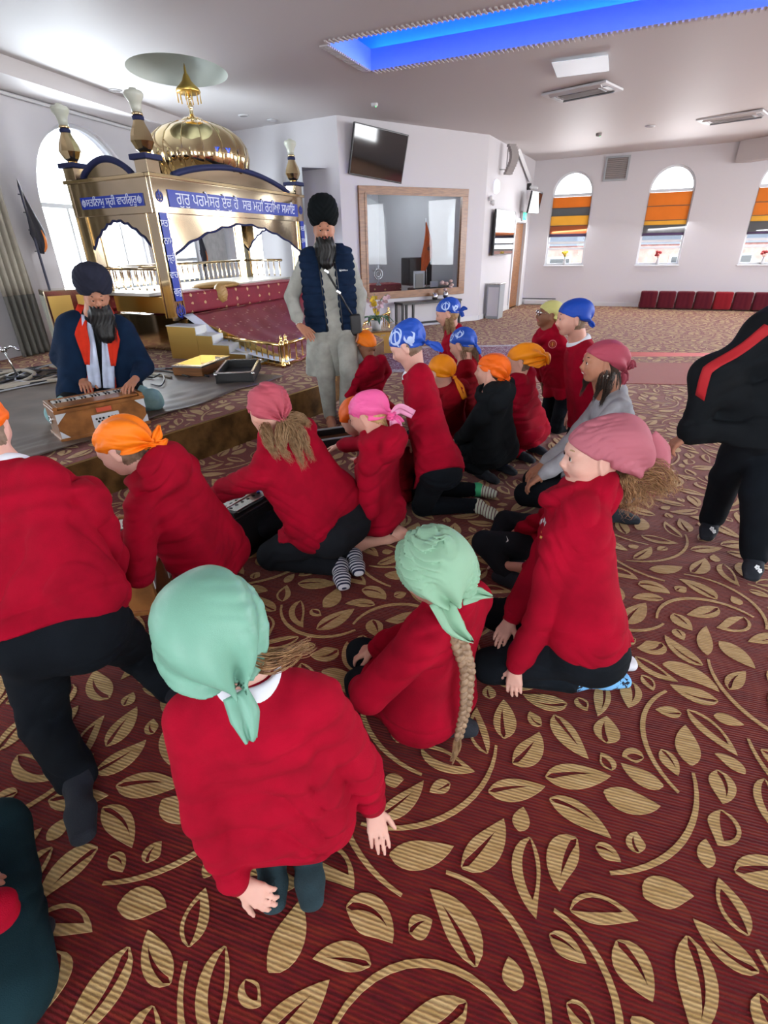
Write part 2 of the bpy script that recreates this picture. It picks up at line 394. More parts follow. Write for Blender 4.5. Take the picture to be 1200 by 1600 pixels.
def foot(s, an, toe, u, r=1.0, z0=0.):
    d = nrm(toe-an); s.cap(an, an, .036*u*r, k=.02); up = V(0, 0, 1)
    he = an-d*.035*u; he = he-V(0, 0, .012*u)
    s.cap(he, an, .031*u*r, .033*u*r, k=.02); s.cap(an, an+(toe-an)*.62, .034*u*r, .030*u*r, k=.03)
    lat = nrm(np.cross(d, up) if abs(d[2]) < .8 else np.cross(d, V(0, 1, 0)))
    m = an+(toe-an)*.62
    for o in (-.014, .014): s.cap(m+lat*o*u, toe+lat*o*.8*u, .024*u*r, .019*u*r, k=.02)
def strands(name, guides, n, r, mats, parent, spread=.02, wave=0.0, wl=.06, seed=1, seg=14, taper=.35, flare=0.0, rad=.0011):
    rs = np.random.RandomState(seed); Vv = []; Fc = []
    for gi, g in enumerate(guides):
        g = np.array(g, float); L = np.r_[0, np.cumsum(np.linalg.norm(np.diff(g, axis=0), axis=1))]; T = L/L[-1]
        for k in range(n):
            ta = np.linspace(0, 1, seg)*rs.uniform(.62, 1.0); p = np.stack([np.interp(ta, T, g[:, i]) for i in range(3)], 1)
            for _ in range(2): p[1:-1] = (p[:-2]+p[1:-1]*2+p[2:])/4
            t = np.gradient(p, axis=0); t /= np.linalg.norm(t, axis=1, keepdims=True)+1e-9
            a = np.cross(t, V(.31, .52, .79)); a /= np.linalg.norm(a, axis=1, keepdims=True); b = np.cross(t, a)
            rho = spread*math.sqrt(rs.rand()); th = rs.rand()*6.283
            prof = (taper+(1-taper)*np.sin(np.clip(ta*1.35+.12, 0, 1)*math.pi)**.7+flare*ta)
            ph = rs.rand()*6.283; w = wave*(.3+ta)*np.sin(ta*L[-1]/wl*6.283+ph+gi); w2 = wave*(.3+ta)*np.cos(ta*L[-1]/wl*5.1+ph*2)
            p = p+a*((rho*math.cos(th)*prof+w)[:, None])+b*((rho*math.sin(th)*prof+w2)[:, None])
            rr = rad*(1-.75*ta**2)*rs.uniform(.8, 1.4); o = len(Vv)*1
            base = sum(len(x) for x in Vv) if False else None
            ring = np.stack([p+(a*math.cos(c)+b*math.sin(c))*rr[:, None] for c in (0, 2.094, 4.189)], 1).reshape(-1, 3)
            Vv.append(ring)
    nS = len(Vv); Vall = np.concatenate(Vv); q = []
    for i in range(seg-1):
        for c in range(3):
            d = (c+1) % 3; q.append((i*3+c, i*3+d, (i+1)*3+d, (i+1)*3+c))
    q = np.array(q); Fall = (q[None]+(np.arange(nS)*seg*3)[:, None, None]).reshape(-1, 4)
    return npmesh(name, Vall, Fall, mats, parent)
def tail(name, pts, widths, nrmv, m, parent, wav=.006, thick=.0025, seed=0, ncol=9):
    pts = np.array(pts, float); T = np.linspace(0, 1, len(pts)); t = np.linspace(0, 1, 16); rs = np.random.RandomState(seed)
    C_ = np.stack([np.interp(t, T, pts[:, i]) for i in range(3)], 1)
    for _ in range(3): C_[1:-1] = (C_[:-2]+C_[1:-1]*2+C_[2:])/4
    W = np.interp(t, T, widths); d = np.gradient(C_, axis=0); d /= np.linalg.norm(d, axis=1, keepdims=True)
    n = V(nrmv); lat = np.cross(d, n); lat /= np.linalg.norm(lat, axis=1, keepdims=True); nn = np.cross(lat, d)
    s = np.linspace(-1, 1, ncol); P = C_[:, None]+lat[:, None]*(s[None, :, None]*W[:, None, None])
    ph = rs.rand()*6; P = P+nn[:, None]*((wav*np.sin(s[None]*5.5+ph+t[:, None]*2)*(.4+t[:, None]))[..., None])
    v, f = grid_sheet(P, thick); return MB().add(v, f).build(name, m, parent, smooth=True)
def scarf_sdf(j, q):
    c = q['scarf']; h = j['hs']; A = j['H']; s = Sdf(); P = lambda x, y, z: hl(j, x, y, z)
    s.ell(P(0, -.055, .14), (.385*h, .465*h, .405*h), A, k=.01)
    bag = c.get('bag', (0, -.22, .12, .36, .38, .36)); s.ell(P(*bag[:3]), tuple(v*h for v in bag[3:]), A, k=c.get('bk', .04))
    for e in c.get('extra', []): s.ell(P(*e[:3]), tuple(v*h for v in e[3:]), A, k=.03)
    kn = V(c.get('knot', (0, -.50, -.10))); K = P(*kn)
    if c.get('knotr', .07): s.ell(K, (c.get('knotr', .07)*h*1.3, c.get('knotr', .07)*h, c.get('knotr', .07)*h), A, k=.012)
    fr = V(c.get('front', (0, .42, .20))); bk = V(c.get('back', (0, -.45, -.22)))
    d3 = nrm(bk-fr); up = nrm(V(0, 0, 1)-d3*d3[2]); s.cut(P(*fr), -(up @ A), k=.006)
    if c.get('ears', True):
        for x in (-1, 1): s.ell(P(.44*x, -.02, -.07), (.17*h, .13*h, .19*h), A, k=.008, op='s')
    na = c.get('pleats', 9); am = c.get('pamp', .0045); sd = c.get('seed', 1); ff = fold_fn(c.get('crumple', .003)*1.3, sd, 3.0)
    ax = nrm(j['hd']-K); e1 = nrm(np.cross(ax, A[2])); e2 = np.cross(ax, e1)
    def disp(X):
        R = X-K; x = R @ e1; y = R @ e2; dist = np.linalg.norm(R, axis=1); ph = np.arctan2(y, x)
        w = np.exp(-dist/(.55*h))*np.minimum(dist/.03, 1)
        return (am*1.5*np.sin(na*ph+1.5*np.sin(ph*2+sd)+dist*12)*w*1.6+ff(X)).astype(np.float32)
    s.disp = disp
    return s
def person(q):
    j = joints(q); u = j['u']; z0 = j['z0']; T = empty('person', tuple(V(*q['b'][:2], z0)), q['label'], 'person', q.get('group'))
    vx = q.get('vox', .008); hv = q.get('hvox', vx*.75); rs_ = q.get('seed', 1); skin = q['skin']; adult = q.get('adult', False); g = q.get('girth', 1.0)
    f, r, sp = j['f'], j['r'], j['sp']; pv, nk = j['pv'], j['nk']; nkn = j.get('nkn', nk)
    # ---- body: one continuous skin surface
    b = Sdf(); head_sdf(b, j, adult, q.get('jaw', 1.0))
    nr = .058*u if adult else .047*u
    b.cap(hl(j, 0, -.10, -.18), nkn+f*.015, nr, nr*1.12, k=.03); b.cap(nkn+f*.015, nk-sp*.05, nr*1.08, nr*1.0, k=.03)
    if not q.get('headonly'):
        for i, (t, w, rr) in enumerate(((.16, .075, .04), (.3, .065, .055), (.5, .05, .06), (.75, .05, .06), (1., .06, .065))):
            c = nk+(pv-nk)*t; b.cap(c-r*w*u, c+r*w*u, rr*u, k=.05)
        for s in 'lr':
            sg = -1 if s == 'l' else 1
            b.cap(j['s'+s], j['e'+s], .038*u, .031*u, k=.03); b.cap(j['e'+s], j['w'+s], .031*u, .021*u, k=.02)
            hq = q.get('hand'+s, {}); fd = nrm(j['w'+s]-j['e'+s]); d = V(hq.get('d', tuple(fd))); n = V(hq.get('n', (0, 0, 1)))
            hand(b, j['w'+s]+nrm(d)*.008, d, n, u*q.get('hsc', 1.0)*.93, sg, hq.get('curl', .35), hq.get('spread', .10))
            b.cap(j['h'+s], j['k'+s], .06*u, .045*u, k=.03); b.cap(j['k'+s], j['a'+s], .045*u, .03*u, k=.02)
            if q.get('bare') : foot(b, j['a'+s], j['t'+s], u, .92)
    hA = j['H'].T; hs = j['hs']
    def bodymi(C):
        L = (C-j['hd']) @ hA/hs; m = np.zeros(len(C), int)
        m[(np.abs(L[:, 0]) < .115) & (L[:, 1] > .33) & (L[:, 2] < -.20) & (L[:, 2] > -.30)] = 1
        if q.get('nape'): m[(L[:, 1] < -.02) & (L[:, 2] > -.30) & (L[:, 2] < .3) & (np.abs(L[:, 0]) < .36) & (np.abs(L[:, 0])+L[:, 1]*.6 < .315)] = 2
        return m
    sdf_obj('body', b, hv, [M[skin], M['lips'], M[q.get('nape') or 'hair_brown']], T, bodymi)
    # ---- eyes and brows
    if q.get('eyes', True):
        for x in (-1, 1):
            mb = MB(); c = hl(j, .135*x, .352, .018); R = .052*hs
            ax = np.array([j['H'][0], j['H'][2], j['H'][1]]); look = q.get('look', 0)
            prof = [(R*math.sin(a), -R*math.cos(a)) for a in np.linspace(.05, math.pi-.05, 12)]
            mb.lathe(c, prof, 14, 0, ax); mb.lathe(c+j['H'][1]*R*.86-j['H'][2]*R*look, [(R*.66, -R*.1), (R*.62, R*.08), (R*.22, R*.19)], 12, 1, ax)
            mb.build('eye', [M['eye_white'], M['iris']], T, smooth=True)
            mb = MB(); pts = [hl(j, (.065+.16*t)*x, .392-.07*t*t-.01*t, .118+.03*math.sin(t*3.0)) for t in np.linspace(0, 1, 7)]
            mb.tube(pts, [.008*hs*k for k in (1.4, 2.0, 2.1, 2.0, 1.7, 1.3, .6)], 6).build('eyebrow', M[q.get('browm', 'hair_brown')], T, smooth=True)
            if q.get('lids'):
                L_ = Sdf(); L_.ell(hl(j, .135*x, .345, .035), (.075*hs, .066*hs, .058*hs), j['H'], k=.004); L_.cut(hl(j, 0, .3, .035-.02*q['lids']), -j['H'][2]+j['H'][1]*.0)
                sdf_obj('eyelid', L_, .0028, M[skin], T)
    # ---- lower garment shape (meshed after the top one)
    tr = q.get('bottom'); st_ = None
    if tr:
        st_ = Sdf(); bg = tr.get('bag', 1.0); gg = 1+(g-1)*.8
        st_.cap(pv-j['r0']*.065*u*gg, pv+j['r0']*.065*u*gg, .098*u*gg, k=.05)
        if q['t'] in ('seiza', 'tall', 'cross') and tr.get('butt', 1): st_.cap(pv-j['r0']*.06*u*gg-j['f0']*.04*u-V(0, 0, .03*u), pv+j['r0']*.06*u*gg-j['f0']*.04*u-V(0, 0, .03*u), .088*u*gg, k=.05)
        for sd_ in 'lr':
            st_.cap(j['h'+sd_], j['k'+sd_], .082*u*gg*bg, .060*u*bg, k=.035); st_.cap(j['k'+sd_], j['a'+sd_]+(j['k'+sd_]-j['a'+sd_])*tr.get('up', .04), .060*u*bg, tr.get('ankle', .042)*u*bg, k=.02)
        st_.disp = fold_fn(tr.get('amp', .005)*1.6, rs_*5+11, 1.2/u); st_.cut((0, 0, z0+.004), (0, 0, -1))
    # ---- top garment
    top = q.get('top')
    if top:
        s = Sdf(); th = .012; ga = g
        hem = top.get('hem', 1.0); rows = ((.08, .080, .050), (.22, .080, .074), (.42, .072, .084), (.65, .070, .088), (.86, .080, .090), (hem, .084, .088))
        for t, w, rr in rows:
            c = nk+(pv-nk)*t+f*(.012*math.sin(t*3)); gg = 1+(ga-1)*(.35+.65*t)
            s.cap(c-r*w*u*gg, c+r*w*u*gg, rr*u*gg+th*.6, k=.055)
        if top.get('long'):
            for t, w, rr, dz in top['long']:
                c = pv+V(0, 0, -dz); s.cap(c-j['r0']*w, c+j['r0']*w, rr, k=.06)
        bag = top.get('bag', 1.0)
        for sd_ in 'lr':
            c = top.get('cuff', 1.0) if not isinstance(top.get('cuff', 1.0), dict) else top['cuff'][sd_]
            S_, E_, W_ = j['s'+sd_], j['e'+sd_], j['w'+sd_]
            if top.get('sleeve', True):
                s.cap(S_, E_, .055*u*bag, .047*u*bag, k=.014); we = E_+(W_-E_)*c*.97; s.cap(E_, E_+(we-E_)*.82, .047*u*bag, .038*u*bag, k=.012); s.cap(E_+(we-E_)*.8, we, .040*u*bag, .030*u*bag, k=.012)
        if top.get('hood'):
            hc = nk-f*.045*u+sp*.015*u; s.ell(hc-f*.024, (.118*u, .066*u, .085*u), np.array([r, f, sp]), k=.03); s.ell(hc+sp*.05*u-f*.025*u, (.088*u, .038*u, .035*u), np.array([r, f, sp]), k=.03)
            s.tor(nk+f*.03*u+sp*.02*u, nrm(sp+f*.35), .068*u, .024*u, 1.2, k=.02)
        else: s.tor(nkn*.35+nk*.65+f*.018*u+sp*.012*u, nrm(sp+f*.35), .058*u, .012*u, 1.2, k=.02)
        s.cap(nk+sp*(.012 if not top.get('collar') else -.02)*u, nk-sp*.10*u, .068*u, .088*u, k=.03)
        for a_, b_, r_ in top.get('ext', []): s.cap(j[a_] if isinstance(a_, str) else V(a_), j[b_] if isinstance(b_, str) else V(b_), r_, k=.05)
        if st_ is not None and not top.get('long'):
            hd_ = np.linalg.norm(pv-nk)*hem+top.get('hemx', .075)*u; tr_s = st_
            def drape(X, hd_=hd_, tr_s=tr_s):
                return np.maximum(np.maximum(tr_s(X)-.013, (X-nk) @ (-sp)-hd_), np.linalg.norm(X-pv, axis=1)-.25*u)
            s.p.append(('f', 'u', .015, pv-.27*u, pv+.27*u, drape))
        ff_ = fold_fn(top.get('amp', .006)*2.0, rs_*7+3, top.get('fs', 1.0)/u); hz_ = (hem-.16)
        def dsp(X, ff_=ff_, hz_=hz_):
            t = ((X-nk) @ (pv-nk))/max((pv-nk).dot(pv-nk), 1e-6); return (ff_(X)+.006*np.exp(-((t-hz_-.12)/.022)**2)).astype(np.float32)
        s.disp = dsp
        for (p, n) in top.get('cuts', []): s.cut(p, n)
        so = sdf_obj(top.get('name', 'sweater'), s, vx, M[top['m']], T); q['_s'] = s
        if top.get('collar'):
            cmb = Sdf(); cmb.tor(nk+f*.012*u+sp*.016*u, nrm(sp+f*.25), .058*u, .013*u, 2.0, k=.01)
            sdf_obj('collar', cmb, .005, M['white_cloth'], T)
        if top.get('cuffm'): pass
    # ---- trousers
    if tr:
        s = st_
        sdf_obj(tr.get('name', 'trousers'), s, vx, M[tr['m']], T); q['_t'] = s
    if q.get('sock'):
        for sd_ in 'lr':
            s = Sdf(); foot(s, j['a'+sd_], j['t'+sd_], u, 1.06); s.cap(j['a'+sd_], j['a'+sd_]+nrm(j['k'+sd_]-j['a'+sd_])*q.get('sockh', .06), .036*u, .037*u, k=.01); s.cut((0, 0, z0+.002), (0, 0, -1))
            sdf_obj('sock', s, max(.005, vx*.75), M[q['sock'] if isinstance(q['sock'], str) else q['sock'][sd_]], T)
    # ---- head wear
    if q.get('scarf'):
        s = scarf_sdf(j, q); sdf_obj(q['scarf'].get('name', 'headscarf'), s, q.get('svox', hv), M[q['scarf']['m']], T); c = q['scarf']
        for i, t in enumerate(c.get('tails', [])):
            tail('scarf_tail', [hl(j, *p) for p in t['p']], [w*hs for w in t['w']], t.get('n', (0, 1, 0)) @ j['H'], M[t.get('m', c['m'])], T, t.get('wav', .006), seed=i+rs_)
    if q.get('hair'):
        for i, hq in enumerate(q['hair']):
            if hq.get('cap'):
                s = Sdf(); s.ell(hl(j, 0, -.07, .06), (.36*hs, .44*hs, .42*hs), j['H'], k=.01); s.ell(hl(j, 0, -.2, -.12), (.30*hs, .26*hs, .26*hs), j['H'], k=.03)
                s.cut(hl(j, 0, hq['cap'] if hq['cap'] is not True else .12, -.0), j['H'][1]+j['H'][2]*.25); s.disp = fold_fn(.002, 3, 3); sdf_obj('hair_cap', s, .007, M[hq['m']], T)
            else:
                gd = [[hl(j, *p) for p in g_] for g_ in hq['g']] if not hq.get('world') else hq['g']
                strands('hair', gd, hq.get('n', 60), 0, M[hq['m']], T, hq.get('spread', .03), hq.get('wave', 0), hq.get('wl', .06), seed=i+rs_, seg=hq.get('seg', 16), flare=hq.get('flare', 0), rad=hq.get('rad', .0012), taper=hq.get('taper', .35))
    return T, j
def cast(sd, o, d, maxd=.4):                # distance marching onto a garment, for badges and stripes
    o = np.array(o, float); d = nrm(d); t = np.zeros(len(o))
    for _ in range(60):
        v = sd(o+t[:, None]*d); t += np.clip(v*.8, -.01, .05)
    return o+t[:, None]*d
def decal(name, sd, c, n, up, polys, mats, parent, lift=.0012, sub=1):
    n = nrm(n); up = nrm(V(up)-n*V(up).dot(n)); rt = np.cross(up, n); mb = MB()
    for poly, m in polys:
        cx = np.mean(poly, axis=0); P = [V(c)+rt*x+up*y+n*.12 for x, y in poly]; Pc = V(c)+rt*cx[0]+up*cx[1]+n*.12
        P = np.array(P); Pm = (P+Pc)/2; allp = np.concatenate([P, Pm, Pc[None]]); H_ = cast(sd, allp, -n)+n*lift*(1+.5*m); k = len(poly)
        F = [(i, (i+1) % k, k+(i+1) % k, k+i) for i in range(k)]+[(k+i, k+(i+1) % k, 2*k) for i in range(k)]
        mb.add(H_, F, m)
    return mb.build(name, mats, parent, smooth=True)
def ring2(r0, r1, n=24, c=(0, 0)):
    return [[(c[0]+r*math.cos(a), c[1]+r*math.sin(a)) for r, a in ((r0, A), (r1, A), (r1, B_), (r0, B_))] for A, B_ in [(2*math.pi*i/n, 2*math.pi*(i+1)/n) for i in range(n)]]
def disc2(r, n=14, c=(0, 0)): return [(c[0]+r*math.cos(2*math.pi*i/n), c[1]+r*math.sin(2*math.pi*i/n)) for i in range(n)]

# ---------------------------------------------------------------- material table
M = {}
def knit(n, c, c2=None, **k): M[n] = mat(n, c, rough=.95, var=.16, vscale=9, bump=.35, bscale=420, sheen=.0, spec=.15, col2=c2, **k)
knit('red_knit', (.30, .001, .016)); knit('red_knit_dark', (.26, .002, .010)); knit('black_knit', (.006, .008, .010)); knit('trouser_black', (.005, .0075, .011)); knit('legging_grey', (.011, .013, .017))
knit('teal_trouser', (.006, .022, .028)); knit('grey_marl', (.36, .37, .40)); knit('navy_cloth', (.005, .016, .042)); knit('navy_puffer', (.006, .016, .042)); knit('sage_cotton', (.33, .335, .30)); knit('shawl_blue', (.50, .58, .74)); knit('turban_black', (.004, .006, .007)); knit('turban_slate', (.022, .024, .040)); knit('jacket_lining', (.55, .03, .012)); knit('aqua_cloth', (.24, .42, .42))
def silk(n, c, rough=.55, **k): M[n] = mat(n, c, rough=rough, var=.06, vscale=5, bump=.12, bscale=600, spec=.3, **k)
silk('aqua_silk', (.165, .365, .275), .42); silk('mint_voile', (.235, .42, .285), .7); silk('orange_cotton', (.80, .18, .004)); silk('amber_cotton', (.82, .26, .004)); silk('rust_orange', (.80, .13, .006)); silk('dusky_pink', (.42, .075, .105), .8); silk('soft_pink', (.40, .12, .155), .85); silk('bright_pink', (.80, .115, .33), .6); silk('rose', (.40, .062, .10), .7); silk('pale_yellow', (.56, .55, .20)); silk('royal_blue', (.004, .05, .36)); silk('pale_pink', (.80, .33, .52), .6)
M['white_cloth'] = mat('white_cloth', (.66, .70, .76), rough=.85)
for n, c in dict(skin_fair=(.58, .31, .235), skin_pale=(.62, .36, .29), skin_tan=(.42, .19, .115), skin_brown=(.23, .10, .055)).items():
    M[n] = mat(n, c, rough=.55, var=.05, vscale=14, bump=.06, bscale=260, sss=.12, spec=.35)
M['lips'] = mat('lips', (.40, .12, .10), rough=.5)
for n, c, c2 in (('hair_brown', (.055, .028, .014), (.12, .065, .033)), ('hair_dark', (.018, .010, .007), (.05, .028, .018)), ('hair_blonde', (.34, .19, .075), (.52, .34, .16)), ('hair_fair', (.24, .135, .06), (.42, .27, .14)), ('hair_ash', (.17, .105, .062), (.34, .235, .15)), ('hair_ginger', (.22, .11, .05), (.42, .24, .11)), ('beard', (.002, .002, .002), (.005, .0045, .004)), ('stubble_brown', (.13, .085, .05), (.2, .13, .09))):
    M[n] = mat(n, c, rough=.5, col2=c2, vscale=60, spec=.35)
M['eye_white'] = mat('eye_white', (.75, .75, .73), rough=.2); M['iris'] = mat('iris', (.02, .012, .008), rough=.1)
def striped(n, a, b, axis, freq, duty=.5, tip=None, lo=None):
    m = bpy.data.materials.new(n); m.use_nodes = True; nt = m.node_tree; p = nt.nodes['Principled BSDF']; p.inputs['Roughness'].default_value = .9
    tc = nt.nodes.new('ShaderNodeTexCoord'); d = nt.nodes.new('ShaderNodeVectorMath'); d.operation = 'DOT_PRODUCT'; d.inputs[1].default_value = axis; nt.links.new(tc.outputs['Object'], d.inputs[0])
    mu = nt.nodes.new('ShaderNodeMath'); mu.operation = 'MULTIPLY'; mu.inputs[1].default_value = freq; nt.links.new(d.outputs['Value'], mu.inputs[0])
    fr = nt.nodes.new('ShaderNodeMath'); fr.operation = 'FRACT'; nt.links.new(mu.outputs[0], fr.inputs[0])
    g = nt.nodes.new('ShaderNodeMath'); g.operation = 'GREATER_THAN'; g.inputs[1].default_value = duty; nt.links.new(fr.outputs[0], g.inputs[0])
    mx = nt.nodes.new('ShaderNodeMix'); mx.data_type = 'RGBA'; mx.inputs[6].default_value = (*a, 1); mx.inputs[7].default_value = (*b, 1); nt.links.new(g.outputs[0], mx.inputs[0]); out = mx.outputs[2]
    if tip:
        g2 = nt.nodes.new('ShaderNodeMath'); g2.operation = 'LESS_THAN'; g2.inputs[1].default_value = lo; nt.links.new(d.outputs['Value'], g2.inputs[0])
        m2 = nt.nodes.new('ShaderNodeMix'); m2.data_type = 'RGBA'; nt.links.new(g2.outputs[0], m2.inputs[0]); nt.links.new(out, m2.inputs[6]); m2.inputs[7].default_value = (*tip, 1); out = m2.outputs[2]
    nt.links.new(out, p.inputs['Base Color']); M[n] = m
def leopard(n, a, b, sc):
    m = mat(n, a, rough=.9); nt = m.node_tree; p = nt.nodes['Principled BSDF']; v = nt.nodes.new('ShaderNodeTexNoise'); v.inputs['Scale'].default_value = sc
    tc = nt.nodes.new('ShaderNodeTexCoord'); nt.links.new(tc.outputs['Object'], v.inputs['Vector']); r = nt.nodes.new('ShaderNodeValToRGB'); r.color_ramp.interpolation = 'CONSTANT'
    r.color_ramp.elements[0].color = (*a, 1); r.color_ramp.elements[1].color = (*b, 1); r.color_ramp.elements[1].position = .56; nt.links.new(v.outputs[0], r.inputs[0]); nt.links.new(r.outputs[0], p.inputs['Base Color']); M[n] = m
leopard('sock_leopard', (.16, .42, .75), (.005, .012, .03), 55)
M['sock_white'] = mat('sock_white', (.62, .63, .68), rough=.9, bump=.3); M['sock_black'] = mat('sock_black', (.008, .012, .02), rough=.9, bump=.3); M['sock_teal'] = mat('sock_teal', (.008, .026, .034), rough=.95, bump=.4, var=.25, vscale=20)
def bandana(n, base, j, spots, world):       # printed white emblems on a blue bandana (flat print)
    m = mat(n, base, rough=.6, var=.06, bump=.12, bscale=600); nt = m.node_tree; p = nt.nodes['Principled BSDF']; tc = nt.nodes.new('ShaderNodeTexCoord'); acc = None
    def mth(op, a, b, bv=None):
        x = nt.nodes.new('ShaderNodeMath'); x.operation = op
        for i, v in enumerate((a, b)):
            if isinstance(v, (int, float)): x.inputs[i].default_value = v
            elif v is not None: nt.links.new(v, x.inputs[i])
        return x.outputs[0]
    for c, R in spots:
        c = hl(j, *c)-world; ds = nt.nodes.new('ShaderNodeVectorMath'); ds.operation = 'DISTANCE'; ds.inputs[1].default_value = tuple(c); nt.links.new(tc.outputs['Object'], ds.inputs[0]); d = ds.outputs['Value']
        ring = mth('LESS_THAN', mth('ABSOLUTE', mth('SUBTRACT', d, R), None), R*.13)
        sp_ = nt.nodes.new('ShaderNodeSeparateXYZ'); sb = nt.nodes.new('ShaderNodeVectorMath'); sb.operation = 'SUBTRACT'; sb.inputs[1].default_value = tuple(c); nt.links.new(tc.outputs['Object'], sb.inputs[0])
        dt = nt.nodes.new('ShaderNodeVectorMath'); dt.operation = 'DOT_PRODUCT'; dt.inputs[1].default_value = tuple(j['H'][1]*.8+j['H'][0]*.6); nt.links.new(sb.outputs[0], dt.inputs[0])
        bar = mth('MULTIPLY', mth('LESS_THAN', mth('ABSOLUTE', dt.outputs['Value'], None), R*.14), mth('LESS_THAN', d, R*1.45))
        d2 = nt.nodes.new('ShaderNodeVectorMath'); d2.operation = 'DISTANCE'; d2.inputs[1].default_value = tuple(c+j['H'][2]*R*.55); nt.links.new(tc.outputs['Object'], d2.inputs[0])
        arc = mth('MULTIPLY', mth('LESS_THAN', mth('ABSOLUTE', mth('SUBTRACT', d2.outputs['Value'], R*1.35), None), R*.13), mth('LESS_THAN', d, R*1.6))
        s_ = mth('MAXIMUM', mth('MAXIMUM', ring, bar), arc); acc = s_ if acc is None else mth('MAXIMUM', acc, s_)
    mx = nt.nodes.new('ShaderNodeMix'); mx.data_type = 'RGBA'; src = p.inputs['Base Color'].links[0].from_socket; nt.links.new(acc, mx.inputs[0]); nt.links.new(src, mx.inputs[6]); mx.inputs[7].default_value = (.45, .58, .85, 1); nt.links.new(mx.outputs[2], p.inputs['Base Color'])
    M[n] = m; return m
M['black_plastic'] = mat('black_plastic', (.008, .008, .009), rough=.45); M['steel'] = mat('steel', (.62, .62, .62), rough=.22, metal=1); M['logo_pale'] = mat('logo_pale', (.72, .76, .78), rough=.7)
M['badge_pink'] = mat('badge_pink', (.72, .22, .22), rough=.8); M['badge_gold'] = mat('badge_gold', (.75, .42, .10), rough=.8); M['badge_orange'] = mat('badge_orange', (.75, .18, .03), rough=.8); M['pearl'] = mat('pearl', (.75, .68, .58), rough=.25); M['stripe_red'] = mat('stripe_red', (.38, .006, .012), rough=.8)
M['gold'] = mat('gold', (.86, .62, .24), rough=.16, metal=1)

# ---------------------------------------------------------------- the hall: walls, windows, ceiling, floor
M['wall'] = mat('wall_paint', (.60, .58, .60), rough=.75, bump=.05, bscale=90); M['ceil'] = mat('ceiling_paint', (.62, .585, .58), rough=.6); M['frame_white'] = mat('window_frame_white', (.72, .74, .76), rough=.4)
M['trimw'] = mat('trim_white', (.62, .62, .63), rough=.5); M['oak'] = mat('oak', (.25, .105, .036), rough=.35, var=.25, vscale=6, aniso=(1, 1, 8)); M['dark'] = mat('dark_plastic', (.012, .013, .015), rough=.3); M['screen'] = mat('screen_glass', (.006, .007, .008), rough=.05, spec=.8)
M['glass'] = mat('glass', (1, 1, 1), rough=.0, trans=1.0); 
def clear_glass(n, tint=(.96, .98, 1), r=.12):
    m = bpy.data.materials.new(n); m.use_nodes = True; nt = m.node_tree; nt.nodes.remove(nt.nodes['Principled BSDF']); out = nt.nodes['Material Output']
    t = nt.nodes.new('ShaderNodeBsdfTransparent'); t.inputs[0].default_value = (*tint, 1); g = nt.nodes.new('ShaderNodeBsdfGlossy'); g.inputs['Roughness'].default_value = .02; mx = nt.nodes.new('ShaderNodeMixShader'); lw = nt.nodes.new('ShaderNodeFresnel'); lw.inputs[0].default_value = 1.45
    mu = nt.nodes.new('ShaderNodeMath'); mu.operation = 'MULTIPLY_ADD'; mu.inputs[1].default_value = .38; mu.inputs[2].default_value = r; nt.links.new(lw.outputs[0], mu.inputs[0]); nt.links.new(mu.outputs[0], mx.inputs[0]); nt.links.new(t.outputs[0], mx.inputs[1]); nt.links.new(g.outputs[0], mx.inputs[2]); nt.links.new(mx.outputs[0], out.inputs[0]); M[n] = m
clear_glass('pane_glass', r=.0); clear_glass('display_glass', (.80, .82, .84), .0)
HC = 3.5
def wall(name, p0, p1, z0, z1, ops, n, th=.22, mt='wall'):
    """ops: list of (s0, s1, sill, spring or top, arch?) openings; n = inward normal"""
    p0, p1, n = V(*p0, 0), V(*p1, 0), nrm(V(*n, 0)); d = p1-p0; L = np.linalg.norm(d); d /= L; mb = MB(); P = lambda s, z, o=0: p0+d*s+V(0, 0, z)-n*o
    def q(a, b, c, e): mb.add([a, b, c, e], [(0, 1, 2, 3)])
    s = 0
    for s0, s1, a, b, arch in sorted(ops)+[(L, L, 0, 0, 0)]:
        if s0 > s+1e-6: q(P(s, z0), P(s0, z0), P(s0, z1), P(s, z1)); q(P(s, z0, th), P(s0, z0, th), P(s0, z1, th), P(s, z1, th))
        if s1 > s0:
            if a > z0: q(P(s0, z0), P(s1, z0), P(s1, a), P(s0, a)); q(P(s0, z0, th), P(s1, z0, th), P(s1, a, th), P(s0, a, th)); 
            q(P(s0, a), P(s1, a), P(s1, a, th), P(s0, a, th)); R = (s1-s0)/2; c = (s0+s1)/2
            k = 24 if arch else 1; xs = [c-R*math.cos(math.pi*i/k) for i in range(k+1)]; zs = [b+(arch if arch > 1 else R)*math.sin(math.pi*i/k) if arch else b for i in range(k+1)]
            for i in range(k):
                for o in (0, th): q(P(xs[i], zs[i], o), P(xs[i+1], zs[i+1], o), P(xs[i+1], z1, o), P(xs[i], z1, o))
                q(P(xs[i], zs[i]), P(xs[i+1], zs[i+1]), P(xs[i+1], zs[i+1], th), P(xs[i], zs[i], th))
            q(P(s0, a), P(s0, b), P(s0, b, th), P(s0, a, th)); q(P(s1, a), P(s1, b), P(s1, b, th), P(s1, a, th))
        s = s1
    q(P(0, z1), P(L, z1), P(L, z1, th), P(0, z1, th)); q(P(0, z0), P(L, z0), P(L, z0, th), P(0, z0, th)); q(P(0, z0), P(0, z1), P(0, z1, th), P(0, z0, th)); q(P(L, z0), P(L, z1), P(L, z1, th), P(L, z0, th))
    o = mb.build(name, M[mt]); tag(o, kind='structure'); return P, d, n
